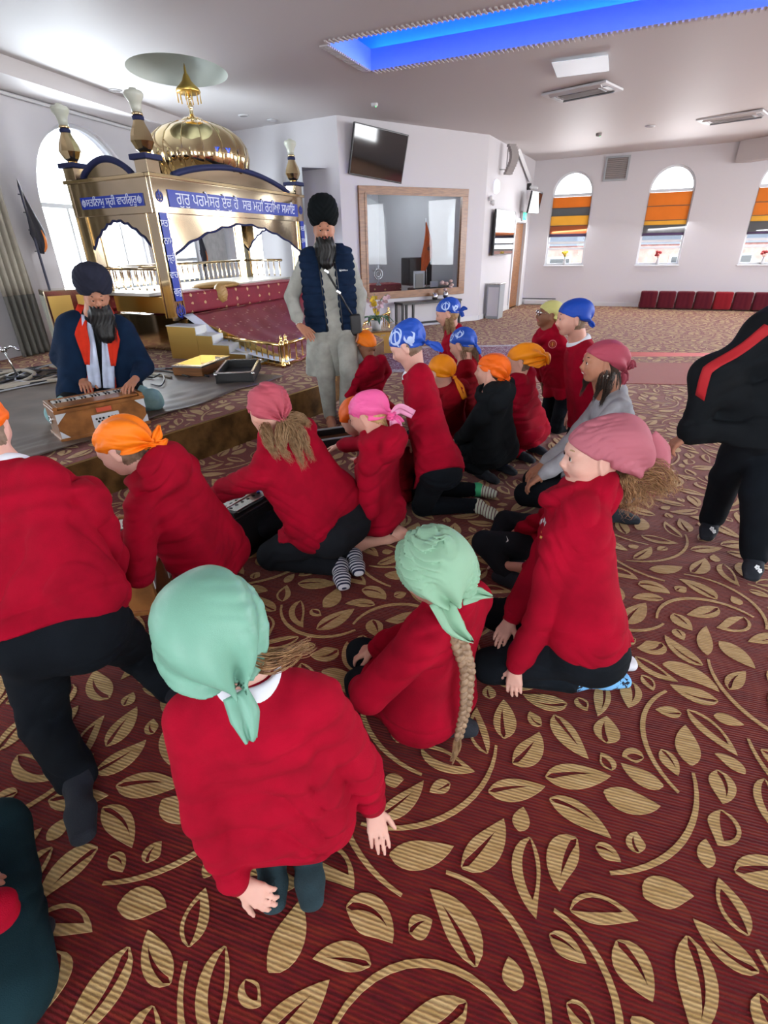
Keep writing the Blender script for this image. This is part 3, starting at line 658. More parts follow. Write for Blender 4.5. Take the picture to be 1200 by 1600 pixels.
def window(num, P, d, n, s0, s1, a, b, mull=(), trans=(), arch=True, sill=True):
    T = bpy.data.objects.new('window_%d' % num, None); T.location = tuple(P(s0, a)); link(T); T['kind'] = 'structure'; R = (s1-s0)/2; c = (s0+s1)/2; o = .12; f = .045
    poly = lambda r, aa: [P(s0+r, aa+r, o), P(s1-r, aa+r, o)]+[P(c+(R-r)*math.cos(math.pi*i/24), b+(R-r)*math.sin(math.pi*i/24), o) for i in range(25)] if arch else [P(s0+r, aa+r, o), P(s1-r, aa+r, o), P(s1-r, b-r, o), P(s0+r, b-r, o)]
    A, B = poly(0, a), poly(f, a); k = len(A); mb = MB(); off = n*.05
    vs = A+B+[p+off for p in A]+[p+off for p in B]
    mb.add(vs, [(i, (i+1) % k, k+(i+1) % k, k+i) for i in range(k)]+[(2*k+i, 2*k+(i+1) % k, 3*k+(i+1) % k, 3*k+i) for i in range(k)]+[(k+i, k+(i+1) % k, 3*k+(i+1) % k, 3*k+i) for i in range(k)]+[(i, (i+1) % k, 2*k+(i+1) % k, 2*k+i) for i in range(k)])
    mb.build('window_frame', M['frame_white'], T); ax = np.array([d, n, V(0, 0, 1)])
    for z in trans: MB().box(P(c, z, o)+n*.025, (R-f*.5, .022, .028), ax).build('transom', M['frame_white'], T)
    for s, z0_, z1_ in mull: MB().box(P(s, (z0_+z1_)/2, o)+n*.025, (.022, .022, (z1_-z0_)/2), ax).build('mullion', M['frame_white'], T)
    g = MB(); G_ = poly(f*.8, a); G_ = [p+n*.02 for p in G_]; g.add(G_+[p+n*.006 for p in G_], [tuple(range(k)), tuple(range(2*k-1, k-1, -1))]+[(i, (i+1) % k, k+(i+1) % k, k+i) for i in range(k)]); g.build('pane', M['pane_glass'], T)
    if sill: MB().box(P(c, a-.015, .0)+n*-.05, (R+.02, .085, .015), ax, bev=.004).build('window_sill', M['frame_white'], T)
    return T
A0, C1, C2, C3, C4 = (-6.55, 1.2), (-3.5, 12.4), (-.66, 10.65), (2.2, 12.2), (3.95, 15.3)
nl = (.965, -.262)
A0 = (-4.85-.3*0.0, 7.2); dl = nrm(V(C1[0]+4.85, C1[1]-7.2)); A1 = (-4.85-dl[0]*11.6, 7.2-dl[1]*11.6); LS = 11.6
PL, dL, nL = wall('wall_left', A1, C1, 0, HC, [(LS+1.02, LS+3.12, .95, 2.12, 1), (LS+3.75, LS+4.75, .95, 2.45, 1), (LS-3.6, LS-1.6, .95, 2.12, 1), (LS-7.2, LS-5.2, .95, 2.12, 1)], (dl[1], -dl[0]))
window(1, PL, dL, nL, LS+1.02, LS+3.12, .95, 2.12, mull=((LS+2.07, .95, 2.2), (LS+1.55, .95, 2.1), (LS+2.6, .95, 2.1)), trans=(2.12,))
window(2, PL, dL, nL, LS+3.75, LS+4.75, .95, 2.45, trans=(1.35,)); window(3, PL, dL, nL, LS-3.6, LS-1.6, .95, 2.12, trans=(1.4,)); window(4, PL, dL, nL, LS-7.2, LS-5.2, .95, 2.12, trans=(1.4,))
PB, dB, nB = wall('wall_back', C1, C2, 0, HC, [(.45, 1.35, .0, 2.05, 0)], (-.52, -.85)); 
PT, dT, nT = wall('wall_display', C2, C3, 0, HC, [(.47, 2.66, .69, 2.38, 0)], (.477, -.879))
PD, dD, nD = wall('wall_door', C3, C4, 0, HC, [(2.25, 3.15, 0, 1.98, 0)], (.87, -.49))
FE = (3.95+.9165*9.6, 15.3-.400*9.6)
PF, dF, nF = wall('wall_far', C4, FE, 0, HC, [(.50+2.21*i, 1.46+2.21*i, .98, 2.58, 1) for i in range(4)], (-.4, -.9165))
NE = (10.2, -4.0); NW = (A1[0], -4.0)
PR, dR, nR = wall('wall_right', FE, (11.9, -4.0), 0, HC, [(3.0, 5.2, .98, 2.3, 1), (8.0, 10.2, .98, 2.3, 1)], (-1, -.05))
PN, dN, nN = wall('wall_near', (11.9, -4.0), NW, 0, HC, [(3.0, 4.4, .98, 2.3, 1), (8.8, 11.0, .98, 2.3, 1), (13.8, 16.0, .98, 2.3, 1)], (0, 1))
for i in range(4): window(5+i, PF, dF, nF, .50+2.21*i, 1.46+2.21*i, .98, 2.58, trans=(1.50, 1.36, 2.56))
window(9, PR, dR, nR, 3.0, 5.2, .98, 2.3, trans=(1.4,)); window(10, PR, dR, nR, 8.0, 10.2, .98, 2.3, trans=(1.4,))
for i, s in enumerate((3.0, 8.8, 13.8)): window(11+i, PN, dN, nN, s, s+(1.4 if i == 0 else 2.2), .98, 2.3, trans=(1.4,))
# ceiling with the circular recess and the blue cove
CC = V(-2.45, 8.21); CR = .635
K = [V(-.511, 7.317), V(-.050, 8.322), V(6.64, 5.19), V(6.18, 4.17)]      # cove opening
def ceil_mesh():
    bm = bmesh.new(); o = [(-9.6, -4.4), (12.6, -4.4), (13.4, 11.6), (4.0, 15.9), (-4.2, 13.2)]
    vs = [bm.verts.new((x, y, HC-.19 if (x, y) == (4.0, 15.9) else HC)) for x, y in o]; es = [bm.edges.new((vs[i], vs[(i+1) % 5])) for i in range(5)]
    h1 = [bm.verts.new((CC[0]+CR*.93*math.cos(a), CC[1]+CR*1.12*math.sin(a), HC)) for a in np.linspace(0, 2*math.pi, 49)[:-1]]; es += [bm.edges.new((h1[i], h1[(i+1) % 48])) for i in range(48)]
    h2 = [bm.verts.new((p[0], p[1], HC)) for p in K]; es += [bm.edges.new((h2[i], h2[(i+1) % 4])) for i in range(4)]
    bmesh.ops.triangle_fill(bm, use_beauty=True, use_dissolve=False, edges=es)
    from mathutils.bvhtree import BVHTree
    global CBVH; CBVH = BVHTree.FromBMesh(bm); me = bpy.data.meshes.new('ceiling'); bm.to_mesh(me); bm.free(); me.materials.append(M['ceil']); ob = bpy.data.objects.new('ceiling', me); link(ob); ob['kind'] = 'structure'
    return ob
CEI = ceil_mesh()
def cz(x, y):
    h = CBVH.ray_cast((x, y, 1.0), (0, 0, 1)); return h[0].z if h[0] is not None else HC
mb = MB(); ring = [(CC[0]+CR*.93*math.cos(a), CC[1]+CR*1.12*math.sin(a)) for a in np.linspace(0, 2*math.pi, 49)[:-1]]
lv = [(1, HC-.002), (1, HC+.10), (.93, HC+.22), (.75, HC+.33), (.5, HC+.40), (.2, HC+.43)]
pts = [(CC[0]+(x-CC[0])*k, CC[1]+(y-CC[1])*k, z) for k, z in lv for x, y in ring]
mb.add(pts, [(i*48+j, i*48+(j+1) % 48, (i+1)*48+(j+1) % 48, (i+1)*48+j) for i in range(5) for j in range(48)]+[tuple(240+j for j in range(48))]); mb.build('ceiling_recess', mat('recess_paint', (.60, .63, .58), rough=.7), CEI, smooth=True)
M['cove'] = mat('cove_lit_blue', (.22, .42, .85), rough=.6); M['led_blue'] = mat('led_blue', (.05, .15, 1), emit=(.015, .16, 1.0), es=26)  # blue glow of the strips is put into the cove's base colour
kc = sum(K)/4; ux = nrm(K[2]-K[1]); uy = nrm(K[0]-K[1]); mb = MB()
K3 = [V(*p, HC) for p in K]; KU = [V(*p, HC+.16) for p in K]; L1 = [V(*(p+(p-kc)/np.linalg.norm(p-kc)*0), HC+.16) for p in K]
ex_ = [V(*(K[i]+(-ux if i in (0, 1) else ux)*.28+(uy if i in (0, 3) else -uy)*.16), HC+.16) for i in range(4)]; eu = [p+V(0, 0, .22) for p in ex_]
for i in range(4):
    k2 = (i+1) % 4; mb.add([K3[i], K3[k2], KU[k2]+V(0,0,.05), KU[i]+V(0,0,.05)], [(0, 1, 2, 3)]); mb.add([KU[i], KU[k2], ex_[k2], ex_[i]], [(0, 1, 2, 3)]); mb.add([ex_[i], ex_[k2], eu[k2], eu[i]], [(0, 1, 2, 3)])
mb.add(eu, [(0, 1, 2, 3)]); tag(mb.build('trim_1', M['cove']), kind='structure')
for i in range(4):
    a, b = V(*K[i], HC+.18), V(*K[(i+1) % 4], HC+.18); c = (a+b)/2; d_ = nrm(b-a); out_ = (ux, uy, ux, uy)[i]*(-1, -1, 1, 1)[i]; out_ = V(*[(-ux), (-uy), ux, uy][i], 0)
    T_ = MB().box(c+out_*.09, (np.linalg.norm(b-a)/2, .022, .012), np.array([d_, np.cross(V(0, 0, 1), d_), V(0, 0, 1)])).build('led_strip', M['led_blue'], None); tag(T_, ('blue light strip at the left end of the ceiling cove', 'blue light strip along the near long side of the ceiling cove', 'blue light strip at the far right end of the ceiling cove', 'blue light strip along the far long side of the ceiling cove')[(0, 3, 2, 1)[i]], 'light strip', 'blue strips round the ceiling cove')
# ribbed plaster border round the cove
bord = bpy.data.objects.new('trim_2', None); bord.location = (K[0][0], K[0][1], HC); link(bord); bord['kind'] = 'structure'
def ribs(a, b, out_, n_):
    tooth = MB().box((0, 0, 0), (.011, .055, .008)).build('plaster_tooth', M['ceil'], bord, origin=(0, 0, 0)); me = tooth.data; ang = math.atan2((b-a)[1], (b-a)[0]); first = True
    for i in range(n_):
        p = a+(b-a)*(i+.5)/n_+out_*.06; t = tooth if first else tooth.copy()
        if not first: link(t, bord)
        first = False; t.location = tuple(V(*p, cz(*p)-.006)-V(K[0][0], K[0][1], HC)); t.rotation_euler = (0, 0, ang)
ribs(K[0], K[3], uy, 132); ribs(K[1], K[2], -uy, 132); ribs(K[0], K[1], -ux, 24)
# dropped band and cornice along the left wall
mb = MB(); mb.box((PL(LS-2, 3.41)+PL(LS+5.5, 3.41))/2+nL*.30, (3.75, .32, .09), np.array([dL, nL, V(0, 0, 1)])); tag(mb.build('trim_3', M['ceil']), kind='structure')
mb = MB(); mb.tube([PL(LS-3, 3.29)+nL*.04, PL(LS+5.3, 3.29)+nL*.04], .022, 8); tag(mb.build('trim_4', M['trimw']), kind='structure')
for i, (s, z) in enumerate(((4.36, 3.2),)):
    o_ = PF(4.42, 3.2); dv = nrm(V(.40, -.92, 0)); mb = MB(); mb.box(o_+dv*2.6+V(0, 0, .0), (.13, 2.6, .2), np.array([nrm(np.cross(dv, V(0, 0, 1))), dv, V(0, 0, 1)])); tag(mb.build('trim_5', M['ceil']), kind='structure')
mb = MB(); a, b = PD(3.0, 2.86)+nD*.06, PD(1.75, 3.38)+nD*.06; mb.tube([a, b], .05, 4); tag(mb.build('trim_6', M['trimw']), kind='structure')
def skirt(name, P, d, n, L, z0=0, gaps=()):
    mb = MB(); s = 0; ax = np.array([d, n, V(0, 0, 1)])
    for g0, g1 in list(gaps)+[(L, L)]:
        if g0 > s: mb.box(P((s+g0)/2, z0+.05)+n*.008, ((g0-s)/2, .008, .05), ax)
        s = g1
    tag(mb.build(name, M['trimw']), kind='structure')
skirt('baseboard_far', PF, dF, nF, 9.6); skirt('baseboard_door', PD, dD, nD, 3.56, gaps=((2.2, 3.2),)); skirt('baseboard_display', PT, dT, nT, 3.25)
# ---- patterned carpet
def carpet_mat(n, c1, c2, c3, rib=1.0, spec=.12):
    m = bpy.data.materials.new(n); m.use_nodes = True; nt = m.node_tree; p = nt.nodes['Principled BSDF']; p.inputs['Roughness'].default_value = .9; p.inputs['Specular IOR Level'].default_value = spec; L = nt.links.new
    p.inputs['Sheen Weight'].default_value = .32; p.inputs['Sheen Roughness'].default_value = .45; p.inputs['Sheen Tint'].default_value = (1, .74, .66, 1)
    tc = nt.nodes.new('ShaderNodeTexCoord'); mp = nt.nodes.new('ShaderNodeMapping'); mp.inputs['Rotation'].default_value = (0, 0, math.radians(18)); L(tc.outputs['Object'], mp.inputs[0])
    m2 = nt.nodes.new('ShaderNodeMapping'); m2.inputs['Scale'].default_value = (9, 60, 1); L(mp.outputs[0], m2.inputs[0]); no = nt.nodes.new('ShaderNodeTexNoise'); no.inputs['Scale'].default_value = 1; no.inputs['Detail'].default_value = 3; L(m2.outputs[0], no.inputs['Vector'])
    r = nt.nodes.new('ShaderNodeValToRGB'); e = r.color_ramp.elements; e[0].position = .33; e[0].color = (*c1, 1); e[1].position = .68; e[1].color = (*c3, 1); x = e.new(.5); x.color = (*c2, 1); L(no.outputs[0], r.inputs[0])
    w = nt.nodes.new('ShaderNodeTexWave'); w.bands_direction = 'Y'; w.inputs['Scale'].default_value = 30; w.inputs['Distortion'].default_value = 1.2; w.inputs['Detail Scale'].default_value = 3; L(mp.outputs[0], w.inputs['Vector'])
    mx = nt.nodes.new('ShaderNodeMix'); mx.data_type = 'RGBA'; mx.blend_type = 'MULTIPLY'; mx.inputs[0].default_value = .42*rib; L(r.outputs[0], mx.inputs[6]); L(w.outputs['Color'], mx.inputs[7]); L(mx.outputs[2], p.inputs['Base Color'])
    n2 = nt.nodes.new('ShaderNodeTexNoise'); n2.inputs['Scale'].default_value = 350; L(tc.outputs['Object'], n2.inputs['Vector']); ad = nt.nodes.new('ShaderNodeMath'); ad.operation = 'MULTIPLY_ADD'; ad.inputs[1].default_value = .6; L(n2.outputs[0], ad.inputs[0]); L(w.outputs['Fac'], ad.inputs[2])
    b = nt.nodes.new('ShaderNodeBump'); b.inputs['Strength'].default_value = .5; b.inputs['Distance'].default_value = .004; L(ad.outputs[0], b.inputs['Height']); L(b.outputs[0], p.inputs['Normal']); M[n] = m
carpet_mat('carpet_red', (.105, .004, .009), (.15, .007, .009), (.19, .018, .010)); carpet_mat('carpet_gold', (.42, .27, .10), (.52, .35, .145), (.60, .43, .20)); carpet_mat('carpet_band', (.20, .014, .018), (.23, .018, .02), (.26, .025, .022), .4)
mb = MB(); mb.add([(-9.6, -4.4, 0), (12.6, -4.4, 0), (13.4, 11.6, 0), (4.0, 15.9, 0), (-4.2, 13.2, 0)], [(0, 1, 2, 3, 4)]); mb.add([(-9.6, -4.4, -.06), (12.6, -4.4, -.06), (13.4, 11.6, -.06), (4.0, 15.9, -.06), (-4.2, 13.2, -.06)], [(4, 3, 2, 1, 0)]); FLOOR = mb.build('floor', M['carpet_red']); FLOOR['kind'] = 'structure'
def leaf_tile(T=1.4, seed=7):
    rs = np.random.RandomState(seed); N = 250; occ = np.zeros((N, N), bool); quads = []
    def raster(qs, mark):
        hit = False; cells = []
        for q in qs:
            q = np.array(q)
            for u in (0, .34, .67, 1):
                for v in (0, .34, .67, 1):
                    p = (q[0]*(1-u)+q[1]*u)*(1-v)+(q[3]*(1-u)+q[2]*u)*v; cells.append(p)
        c = (np.array(cells)/T*N).astype(int) % N
        if mark: occ[c[:, 0], c[:, 1]] = True; return False
        mgn = 2
        for dx in (-mgn, 0, mgn):
            for dy in (-mgn, 0, mgn):
                if occ[(c[:, 0]+dx) % N, (c[:, 1]+dy) % N].any(): return True
        return False
    def strip(L_, R_): return [[L_[i], R_[i], R_[i+1], L_[i+1]] for i in range(len(L_)-1)]
    def leaf(o, ang, L, W, kind, bend):
        t = np.linspace(0, 1, 11); th = ang+bend*(t-.2); d = np.stack([np.cos(th), np.sin(th)], 1)*L/10; c = o+np.cumsum(d, 0)-d[0]; n = np.stack([-np.sin(th), np.cos(th)], 1)
        w = W*np.sin(np.pi*np.clip(t, 0, 1)**.75)**.85; w[0] = W*.10; w[-1] = 0
        if kind == 0: return strip(c+n*w[:, None], c-n*w[:, None])
        s0 = .24*W*np.clip((.72-t)/.72, 0, 1)**.6*np.clip(t/.08, 0, 1) if kind == 1 else .50*W*np.sin(np.pi*np.clip(t/.8, 0, 1))**.8
        s0 = np.minimum(s0, w*.9); off = .25*W*np.sin(np.pi*t)
        i = t <= .75; qs = strip((c+n*w[:, None]), (c+n*(off+s0)[:, None])); q2 = strip((c+n*(off-s0)[:, None]), (c-n*w[:, None]))
        return qs+q2
    def stem(o, ang, L, bend, w=.0085):
        t = np.linspace(0, 1, 15); th = ang+bend*t; d = np.stack([np.cos(th), np.sin(th)], 1)*L/14; c = o+np.cumsum(d, 0)-d[0]; n = np.stack([-np.sin(th), np.cos(th)], 1); ww = w*(.55+.45*np.sin(np.pi*t)); return strip(c+n*ww[:, None], c-n*ww[:, None]), c, th
    def put(qs):
        if raster(qs, False): return False
        raster(qs, True); quads.extend(qs); return True
    nst = 0
    for tr in range(400):
        if nst > 9: break
        o = rs.rand(2)*T; qs, c, th = stem(o, rs.rand()*6.28, rs.uniform(.40, .65), rs.choice([-1, 1])*rs.uniform(1.2, 2.4))
        if not put(qs): continue
        nst += 1; keep = occ.copy(); side = 1
        for i in (1, 4, 7, 10, 13, 14):
            for a_try in range(10):
                a = th[i]+side*rs.uniform(.35, .9) if i < 14 else th[i]; nn_ = V(-math.sin(th[i]), math.cos(th[i]))*side
                st = c[i]+nn_*(.026 if i < 14 else 0)+(V(math.cos(th[i]), math.sin(th[i]))*.03 if i == 14 else 0)
                if put(leaf(st, a, rs.uniform(.13, .21), rs.uniform(.030, .044), rs.choice([0, 1, 1, 1, 2]), rs.uniform(-.9, .9))): break
            side = -side
    for L0, L1_, tries in ((.16, .22, 2200), (.12, .16, 2600), (.06, .10, 2500)):
        for _ in range(tries): put(leaf(rs.rand(2)*T, rs.rand()*6.28, rs.uniform(L0, L1_), rs.uniform(.22, .28)*.17*(1 if L0 > .1 else .6)*1.0, rs.choice([0, 1, 1, 1, 2]), rs.uniform(-1.1, 1.1)))
    return np.array(quads)
LT = leaf_tile(); TS = 1.4
def lay(name, z, inside, x0, x1, y0, y1, parent, h=.003):
    Vv = []; rot = math.radians(-18); c_, s_ = math.cos(rot), math.sin(rot)
    for i in range(int(math.floor(x0/TS)), int(math.ceil(x1/TS))):
        for k in range(int(math.floor(y0/TS)), int(math.ceil(y1/TS))):
            q = LT+V(i*TS, k*TS); m = q.mean(1); m = inside(m[:, 0], m[:, 1]); Vv.append(q[m])
    q = np.concatenate(Vv).reshape(-1, 2); n = len(q)//4; v = np.c_[q, np.full(len(q), z+h)]
    f = np.arange(n*4).reshape(-1, 4); near = np.where(np.linalg.norm(q.reshape(-1, 4, 2).mean(1), axis=1) < 2.6)[0]
    lowv = np.c_[q, np.full(len(q), z+.0002)]; f2 = np.concatenate([np.stack([f[near][:, a], f[near][:, (a+1) % 4], f[near][:, (a+1) % 4]+n*4, f[near][:, a]+n*4], 1) for a in (0, 2, 1, 3)]) if len(near) else np.zeros((0, 4), int)
    ar = (q.reshape(-1, 4, 2)); sg = (ar[:, 1, 0]-ar[:, 0, 0])*(ar[:, 2, 1]-ar[:, 0, 1])-(ar[:, 1, 1]-ar[:, 0, 1])*(ar[:, 2, 0]-ar[:, 0, 0]); f[sg < 0] = f[sg < 0][:, ::-1]
    vv = np.concatenate([v, lowv]) if len(near) else v
    o = npmesh(name, vv, np.concatenate([f, f2]) if len(near) else f, M['carpet_gold'], parent, False, origin=(0, 0, 0)); o['kind'] = 'stuff'; return o
bA, bB = V(3.617, 7.362), V(5.305, 7.111); nb_ = nrm(V((bB-bA)[1], -(bB-bA)[0])); 
def notband(x, y): s = (x-bA[0])*nb_[0]+(y-bA[1])*nb_[1]; return ~((s > -.02) & (s < 1.28) & (x > 1.9))
dA, dBv = V(-2.308, 2.824), V(-.606, 5.233); dd_ = nrm(dBv-dA); dn = V(dd_[1], -dd_[0])
def dais(x, y): return ((x-dA[0])*dn[0]+(y-dA[1])*dn[1] < 0) & ((x+.606)*.966-(y-5.233)*.26 < .0)
def room(x, y):
    a = (x+3.5)*dl[1]-(y-12.4)*dl[0] > 0; b = (x-3.95)*.4+(y-15.3)*.9165 < 0; c = (y-12.2)-(x-2.2)*1.771 < 0; d_ = (y-10.65)-(x+.66)*.542 < 0; e = (y-12.4)+(x+3.5)*.616 < 0; return a & b & (c | (x < 2.2)) & (d_ | (x < -.66) | (x > 2.2)) & (e | (x > -.66))
lay('carpet_leaves', 0, lambda x, y: room(x, y) & notband(x, y) & ~dais(x, y), -4.5, 12, -.6, 15.3, FLOOR)
e2 = nrm(bB-bA); mb = MB(); c = bA+e2*(1.9-bA[0])+nb_*.63; c = (c+(bA+e2*8.4+nb_*.63))/2; mb.box((c[0], c[1], .003), (5.1, .63, .0022), np.array([V(*e2, 0), V(*-nb_, 0), V(0, 0, 1)])); b_ = mb.build('carpet_band', M['carpet_band'], FLOOR, origin=(0, 0, 0))
# raised platform with a carpeted top and polished riser
M['riser'] = mat('riser_laminate', (.105, .055, .018), rough=.22, var=.5, vscale=7, spec=.5); M['nosing'] = mat('brass_nosing', (.55, .42, .18), rough=.35, metal=.8)
E1 = V(-.606, 5.233); E2 = V(-.606+.26*5.3*1.0, 5.233+.966*3.3); far = [(-.606, 5.233), (.05, 7.9), (-.75, 10.5), (-3.55, 12.3), (-5.2, 6.0), (-6.6, 1.0), (-3.55, 1.06)]
pol = [(p[0], p[1]) for p in far]; mb = MB(); k = len(pol)
mb.add([(x, y, .3) for x, y in pol], [tuple(range(k))], 0)
for i in range(k):
    a, b = pol[i], pol[(i+1) % k]; mb.add([(a[0], a[1], 0), (b[0], b[1], 0), (b[0], b[1], .288), (a[0], a[1], .288)], [(0, 1, 2, 3)], 1); mb.add([(a[0], a[1], .288), (b[0], b[1], .288), (b[0], b[1], .3), (a[0], a[1], .3)], [(0, 1, 2, 3)], 2)
STG = mb.build('floor_platform', [M['carpet_red'], M['riser'], M['nosing']]); STG['kind'] = 'structure'
lay('platform_carpet_leaves', .3, lambda x, y: ((x-dA[0])*dn[0]+(y-dA[1])*dn[1] < -.02) & ((y-5.233)*.239-(x+.606)*.971 > .03) & ((x+3.5)*dl[1]-(y-12.4)*dl[0] > .0) & (y < 11.8) & (y > 2) & ((y-12.3)+(x+3.55)*.64 < 0), -6, .2, 2, 11.8, STG)

# ---------------------------------------------------------------- the gilded canopy throne
def goldm(n, c, r, var=.0): M[n] = mat(n, c, rough=r, metal=1, var=var, vscale=3, bump=.04, bscale=5)
goldm('gold_mirror', (.66, .52, .30), .12); goldm('gold_panel', (.55, .45, .31), .10, .04); goldm('gold_dome', (.70, .56, .32), .07); goldm('gold_side', (.72, .47, .13), .30); M['blue_band'] = mat('blue_band', (.008, .035, .36), rough=.3); M['blue_trim'] = mat('blue_trim', (.006, .012, .07), rough=.7); M['cream_glass'] = mat('cream_glass', (.58, .60, .50), rough=.3); M['letter'] = mat('letter_white', (.75, .80, .9), rough=.5)
M['step_white'] = mat('step_white', (.60, .62, .60), rough=.4); M['ledge'] = mat('ledge_white', (.66, .62, .55), rough=.4)
LFc = V(-2.55, 6.84, 0); ex = V(.358, .934, 0); ey = V(-.883, .469, 0); UZ = V(0, 0, 1); LX, LY = 3.56, 1.47; zs = lambda z: 1.05*z-.0775
TH = empty('canopy_throne', tuple(LFc+UZ*.3), 'large gilded canopy throne with ribbed dome, blue bands and corner turrets', 'throne')
def TP(a, b, z): return LFc+ex*a+ey*b+UZ*(zs(z) if z else 0)
AX = np.array([ex, ey, UZ])
def tbox(name, a0, a1, b0, b1, z0, z1, m, par=None, bev=.006):
    return MB().box(TP((a0+a1)/2, (b0+b1)/2, (z0+z1)/2), ((a1-a0)/2, (b1-b0)/2, (z1-z0)*.525), AX, bev=bev).build(name, M[m], par or TH)
# base
tbox('base_plinth', .22, LX-.03, .03, LY-.03, .37, .80, 'gold_panel'); 
for i in range(3): tbox('base_panel', .28+.0*i, .30, .22+.36*i, .22+.36*i+.30, .42, .72, 'gold_side')
tbox('seat_ledge', -.02, LX+.02, .40, LY+.04, 1.04, 1.075, 'ledge'); tbox('base_panel', .10, .14, .25, 1.22, .84, 1.03, 'gold_side'); tbox('base_panel', LX-.14, LX-.1, .25, 1.22, .84, 1.03, 'gold_side'); tbox('base_rail', -.03, LX+.03, .0, .05, .78, .82, 'gold_panel')
def emblem(o, u, w, n, s, m, par, name='khanda_emblem'):
    o, u, w, n = V(o), nrm(u), nrm(w), nrm(n); mb = MB(); t = n*.004
    mb.prism([(0, .95*s), (.13*s, .62*s), (.07*s, .1*s), (.07*s, -.55*s), (-.07*s, -.55*s), (-.07*s, .1*s), (-.13*s, .62*s)], o, u, w, t)
    mb.prism([(-.22*s, -.52*s), (.22*s, -.52*s), (.22*s, -.60*s), (-.22*s, -.60*s)], o, u, w, t); mb.prism([(-.05*s, -.6*s), (.05*s, -.6*s), (.05*s, -.85*s), (-.05*s, -.85*s)], o, u, w, t)
    for q in ring2(.36*s, .47*s, 20, (0, .08*s)): mb.prism(q, o, u, w, t)
    for sg in (-1, 1):
        a = np.linspace(-1.25, 1.05, 11); O_ = [(sg*(.82*s*math.cos(x)-.08*s), .78*s*math.sin(x)-.0*s) for x in a]; I_ = [(sg*(.64*s*math.cos(x)-.02*s), .66*s*math.sin(x)+.02*s) for x in a]
        for i in range(10): mb.prism([O_[i], O_[i+1], I_[i+1], I_[i]], o, u, w, t)
    return mb.build(name, M[m], par)
# posts
for pi, (a, b) in enumerate(((.10, .10), (LX-.10, .10), (.10, LY-.10), (LX-.10, LY-.10))):
    P_ = tbox('pillar', a-.085, a+.085, b-.085, b+.085, .80, 2.10, 'gold_panel')
    for da, db in ((-.085, -.085), (.085, -.085), (-.085, .085), (.085, .085)): tbox('pillar_edge', a+da-.012, a+da+.012, b+db-.012, b+db+.012, .80, 2.22, 'gold_mirror', P_, .003)
    tbox('capital', a-.10, a+.10, b-.10, b+.10, 2.24, 2.40, 'gold_panel'); tbox('capital_trim', a-.135, a+.135, b-.135, b+.135, 2.395, 2.445, 'blue_trim')
    ax3 = np.array([ex, nrm(np.cross(UZ, ex)), UZ]); tu = MB(); c = TP(a, b, 2.445)
    tu.lathe(c, [(.07, 0), (.055, .02), (.085, .045), (.125, .12), (.11, .19), (.07, .27), (.055, .31)], 10, 0, ax3); T_ = tu.build('turret', M['gold_mirror'], TH, angle=20)
    MB().lathe(c, [(.054, .31), (.062, .315), (.062, .345), (.054, .35)], 16, 0, ax3).build('turret_band', M['blue_trim'], T_, smooth=True)
    MB().lathe(c, [(.052, .352), (.058, .357), (.058, .375), (.052, .38)], 16, 0, ax3).build('turret_ring', M['gold_mirror'], T_, smooth=True)
    MB().lathe(c, [(.052, .382), (.052, .42), (.066, .47), (.098, .52), (.10, .545), (.085, .565), (.04, .578), (.035, .59)], 24, 0, ax3).build('turret_cup', M['cream_glass'], T_, smooth=True)
# frieze and cornice
FRN = V(ex[1], -ex[0], 0); SDN = -nrm(np.cross(UZ, ey))*1.0; SDN = nrm(V(-ey[1], ey[0], 0)); SDN = SDN if SDN[1] < 0 else -SDN
for nm, (a0, a1, b0, b1) in dict(f=(0, LX, 0, .06), b=(0, LX, LY-.06, LY), l=(0, .06, .06, LY-.06), r=(LX-.06, LX, .06, LY-.06)).items():
    tbox('frieze', a0, a1, b0, b1, 1.90, 2.25, 'gold_panel'); tbox('cornice', a0-.03 if nm != 'r' else a0, a1+.03 if nm != 'l' else a1, b0-.03 if nm != 'b' else b0, b1+.03 if nm != 'f' else b1, 2.235, 2.275, 'gold_mirror')
tbox('roof', .02, LX-.02, .02, LY-.02, 2.255, 2.275, 'gold_panel')
def cusp_panel(u0, du, L, n, z_sp, z_pk, zt=1.905):
    """scalloped arch panel hanging below the frieze with a blue scalloped edge"""
    k = 49; t = np.linspace(0, 1, k); prof = z_sp+(z_pk-z_sp)*np.clip(1-np.abs(2*t-1)**1.6, 0, 1)**.8-.022*np.abs(np.sin(t*math.pi*9)); mb = MB()
    for i in range(k-1): mb.prism([(t[i]*L, zs(prof[i])), (t[i+1]*L, zs(prof[i+1])), (t[i+1]*L, zs(zt)), (t[i]*L, zs(zt))], u0, du, UZ, n*-.02)
    p = mb.build('arch_panel', M['gold_panel'], TH); MB().tube([u0+du*(t[i]*L)+UZ*zs(prof[i])+n*.004 for i in range(k)], .014, 6).build('arch_fringe', M['blue_trim'], p)
F0, S0 = TP(.185, .03, 0), TP(.03, .185, 0)
cusp_panel(F0, ex, LX-.37, FRN, 1.47, 1.84); cusp_panel(S0, ey, LY-.37, SDN, 1.55, 1.86); cusp_panel(TP(LX-.03, .185, 0), ey, LY-.37, SDN, 1.50, 1.84)
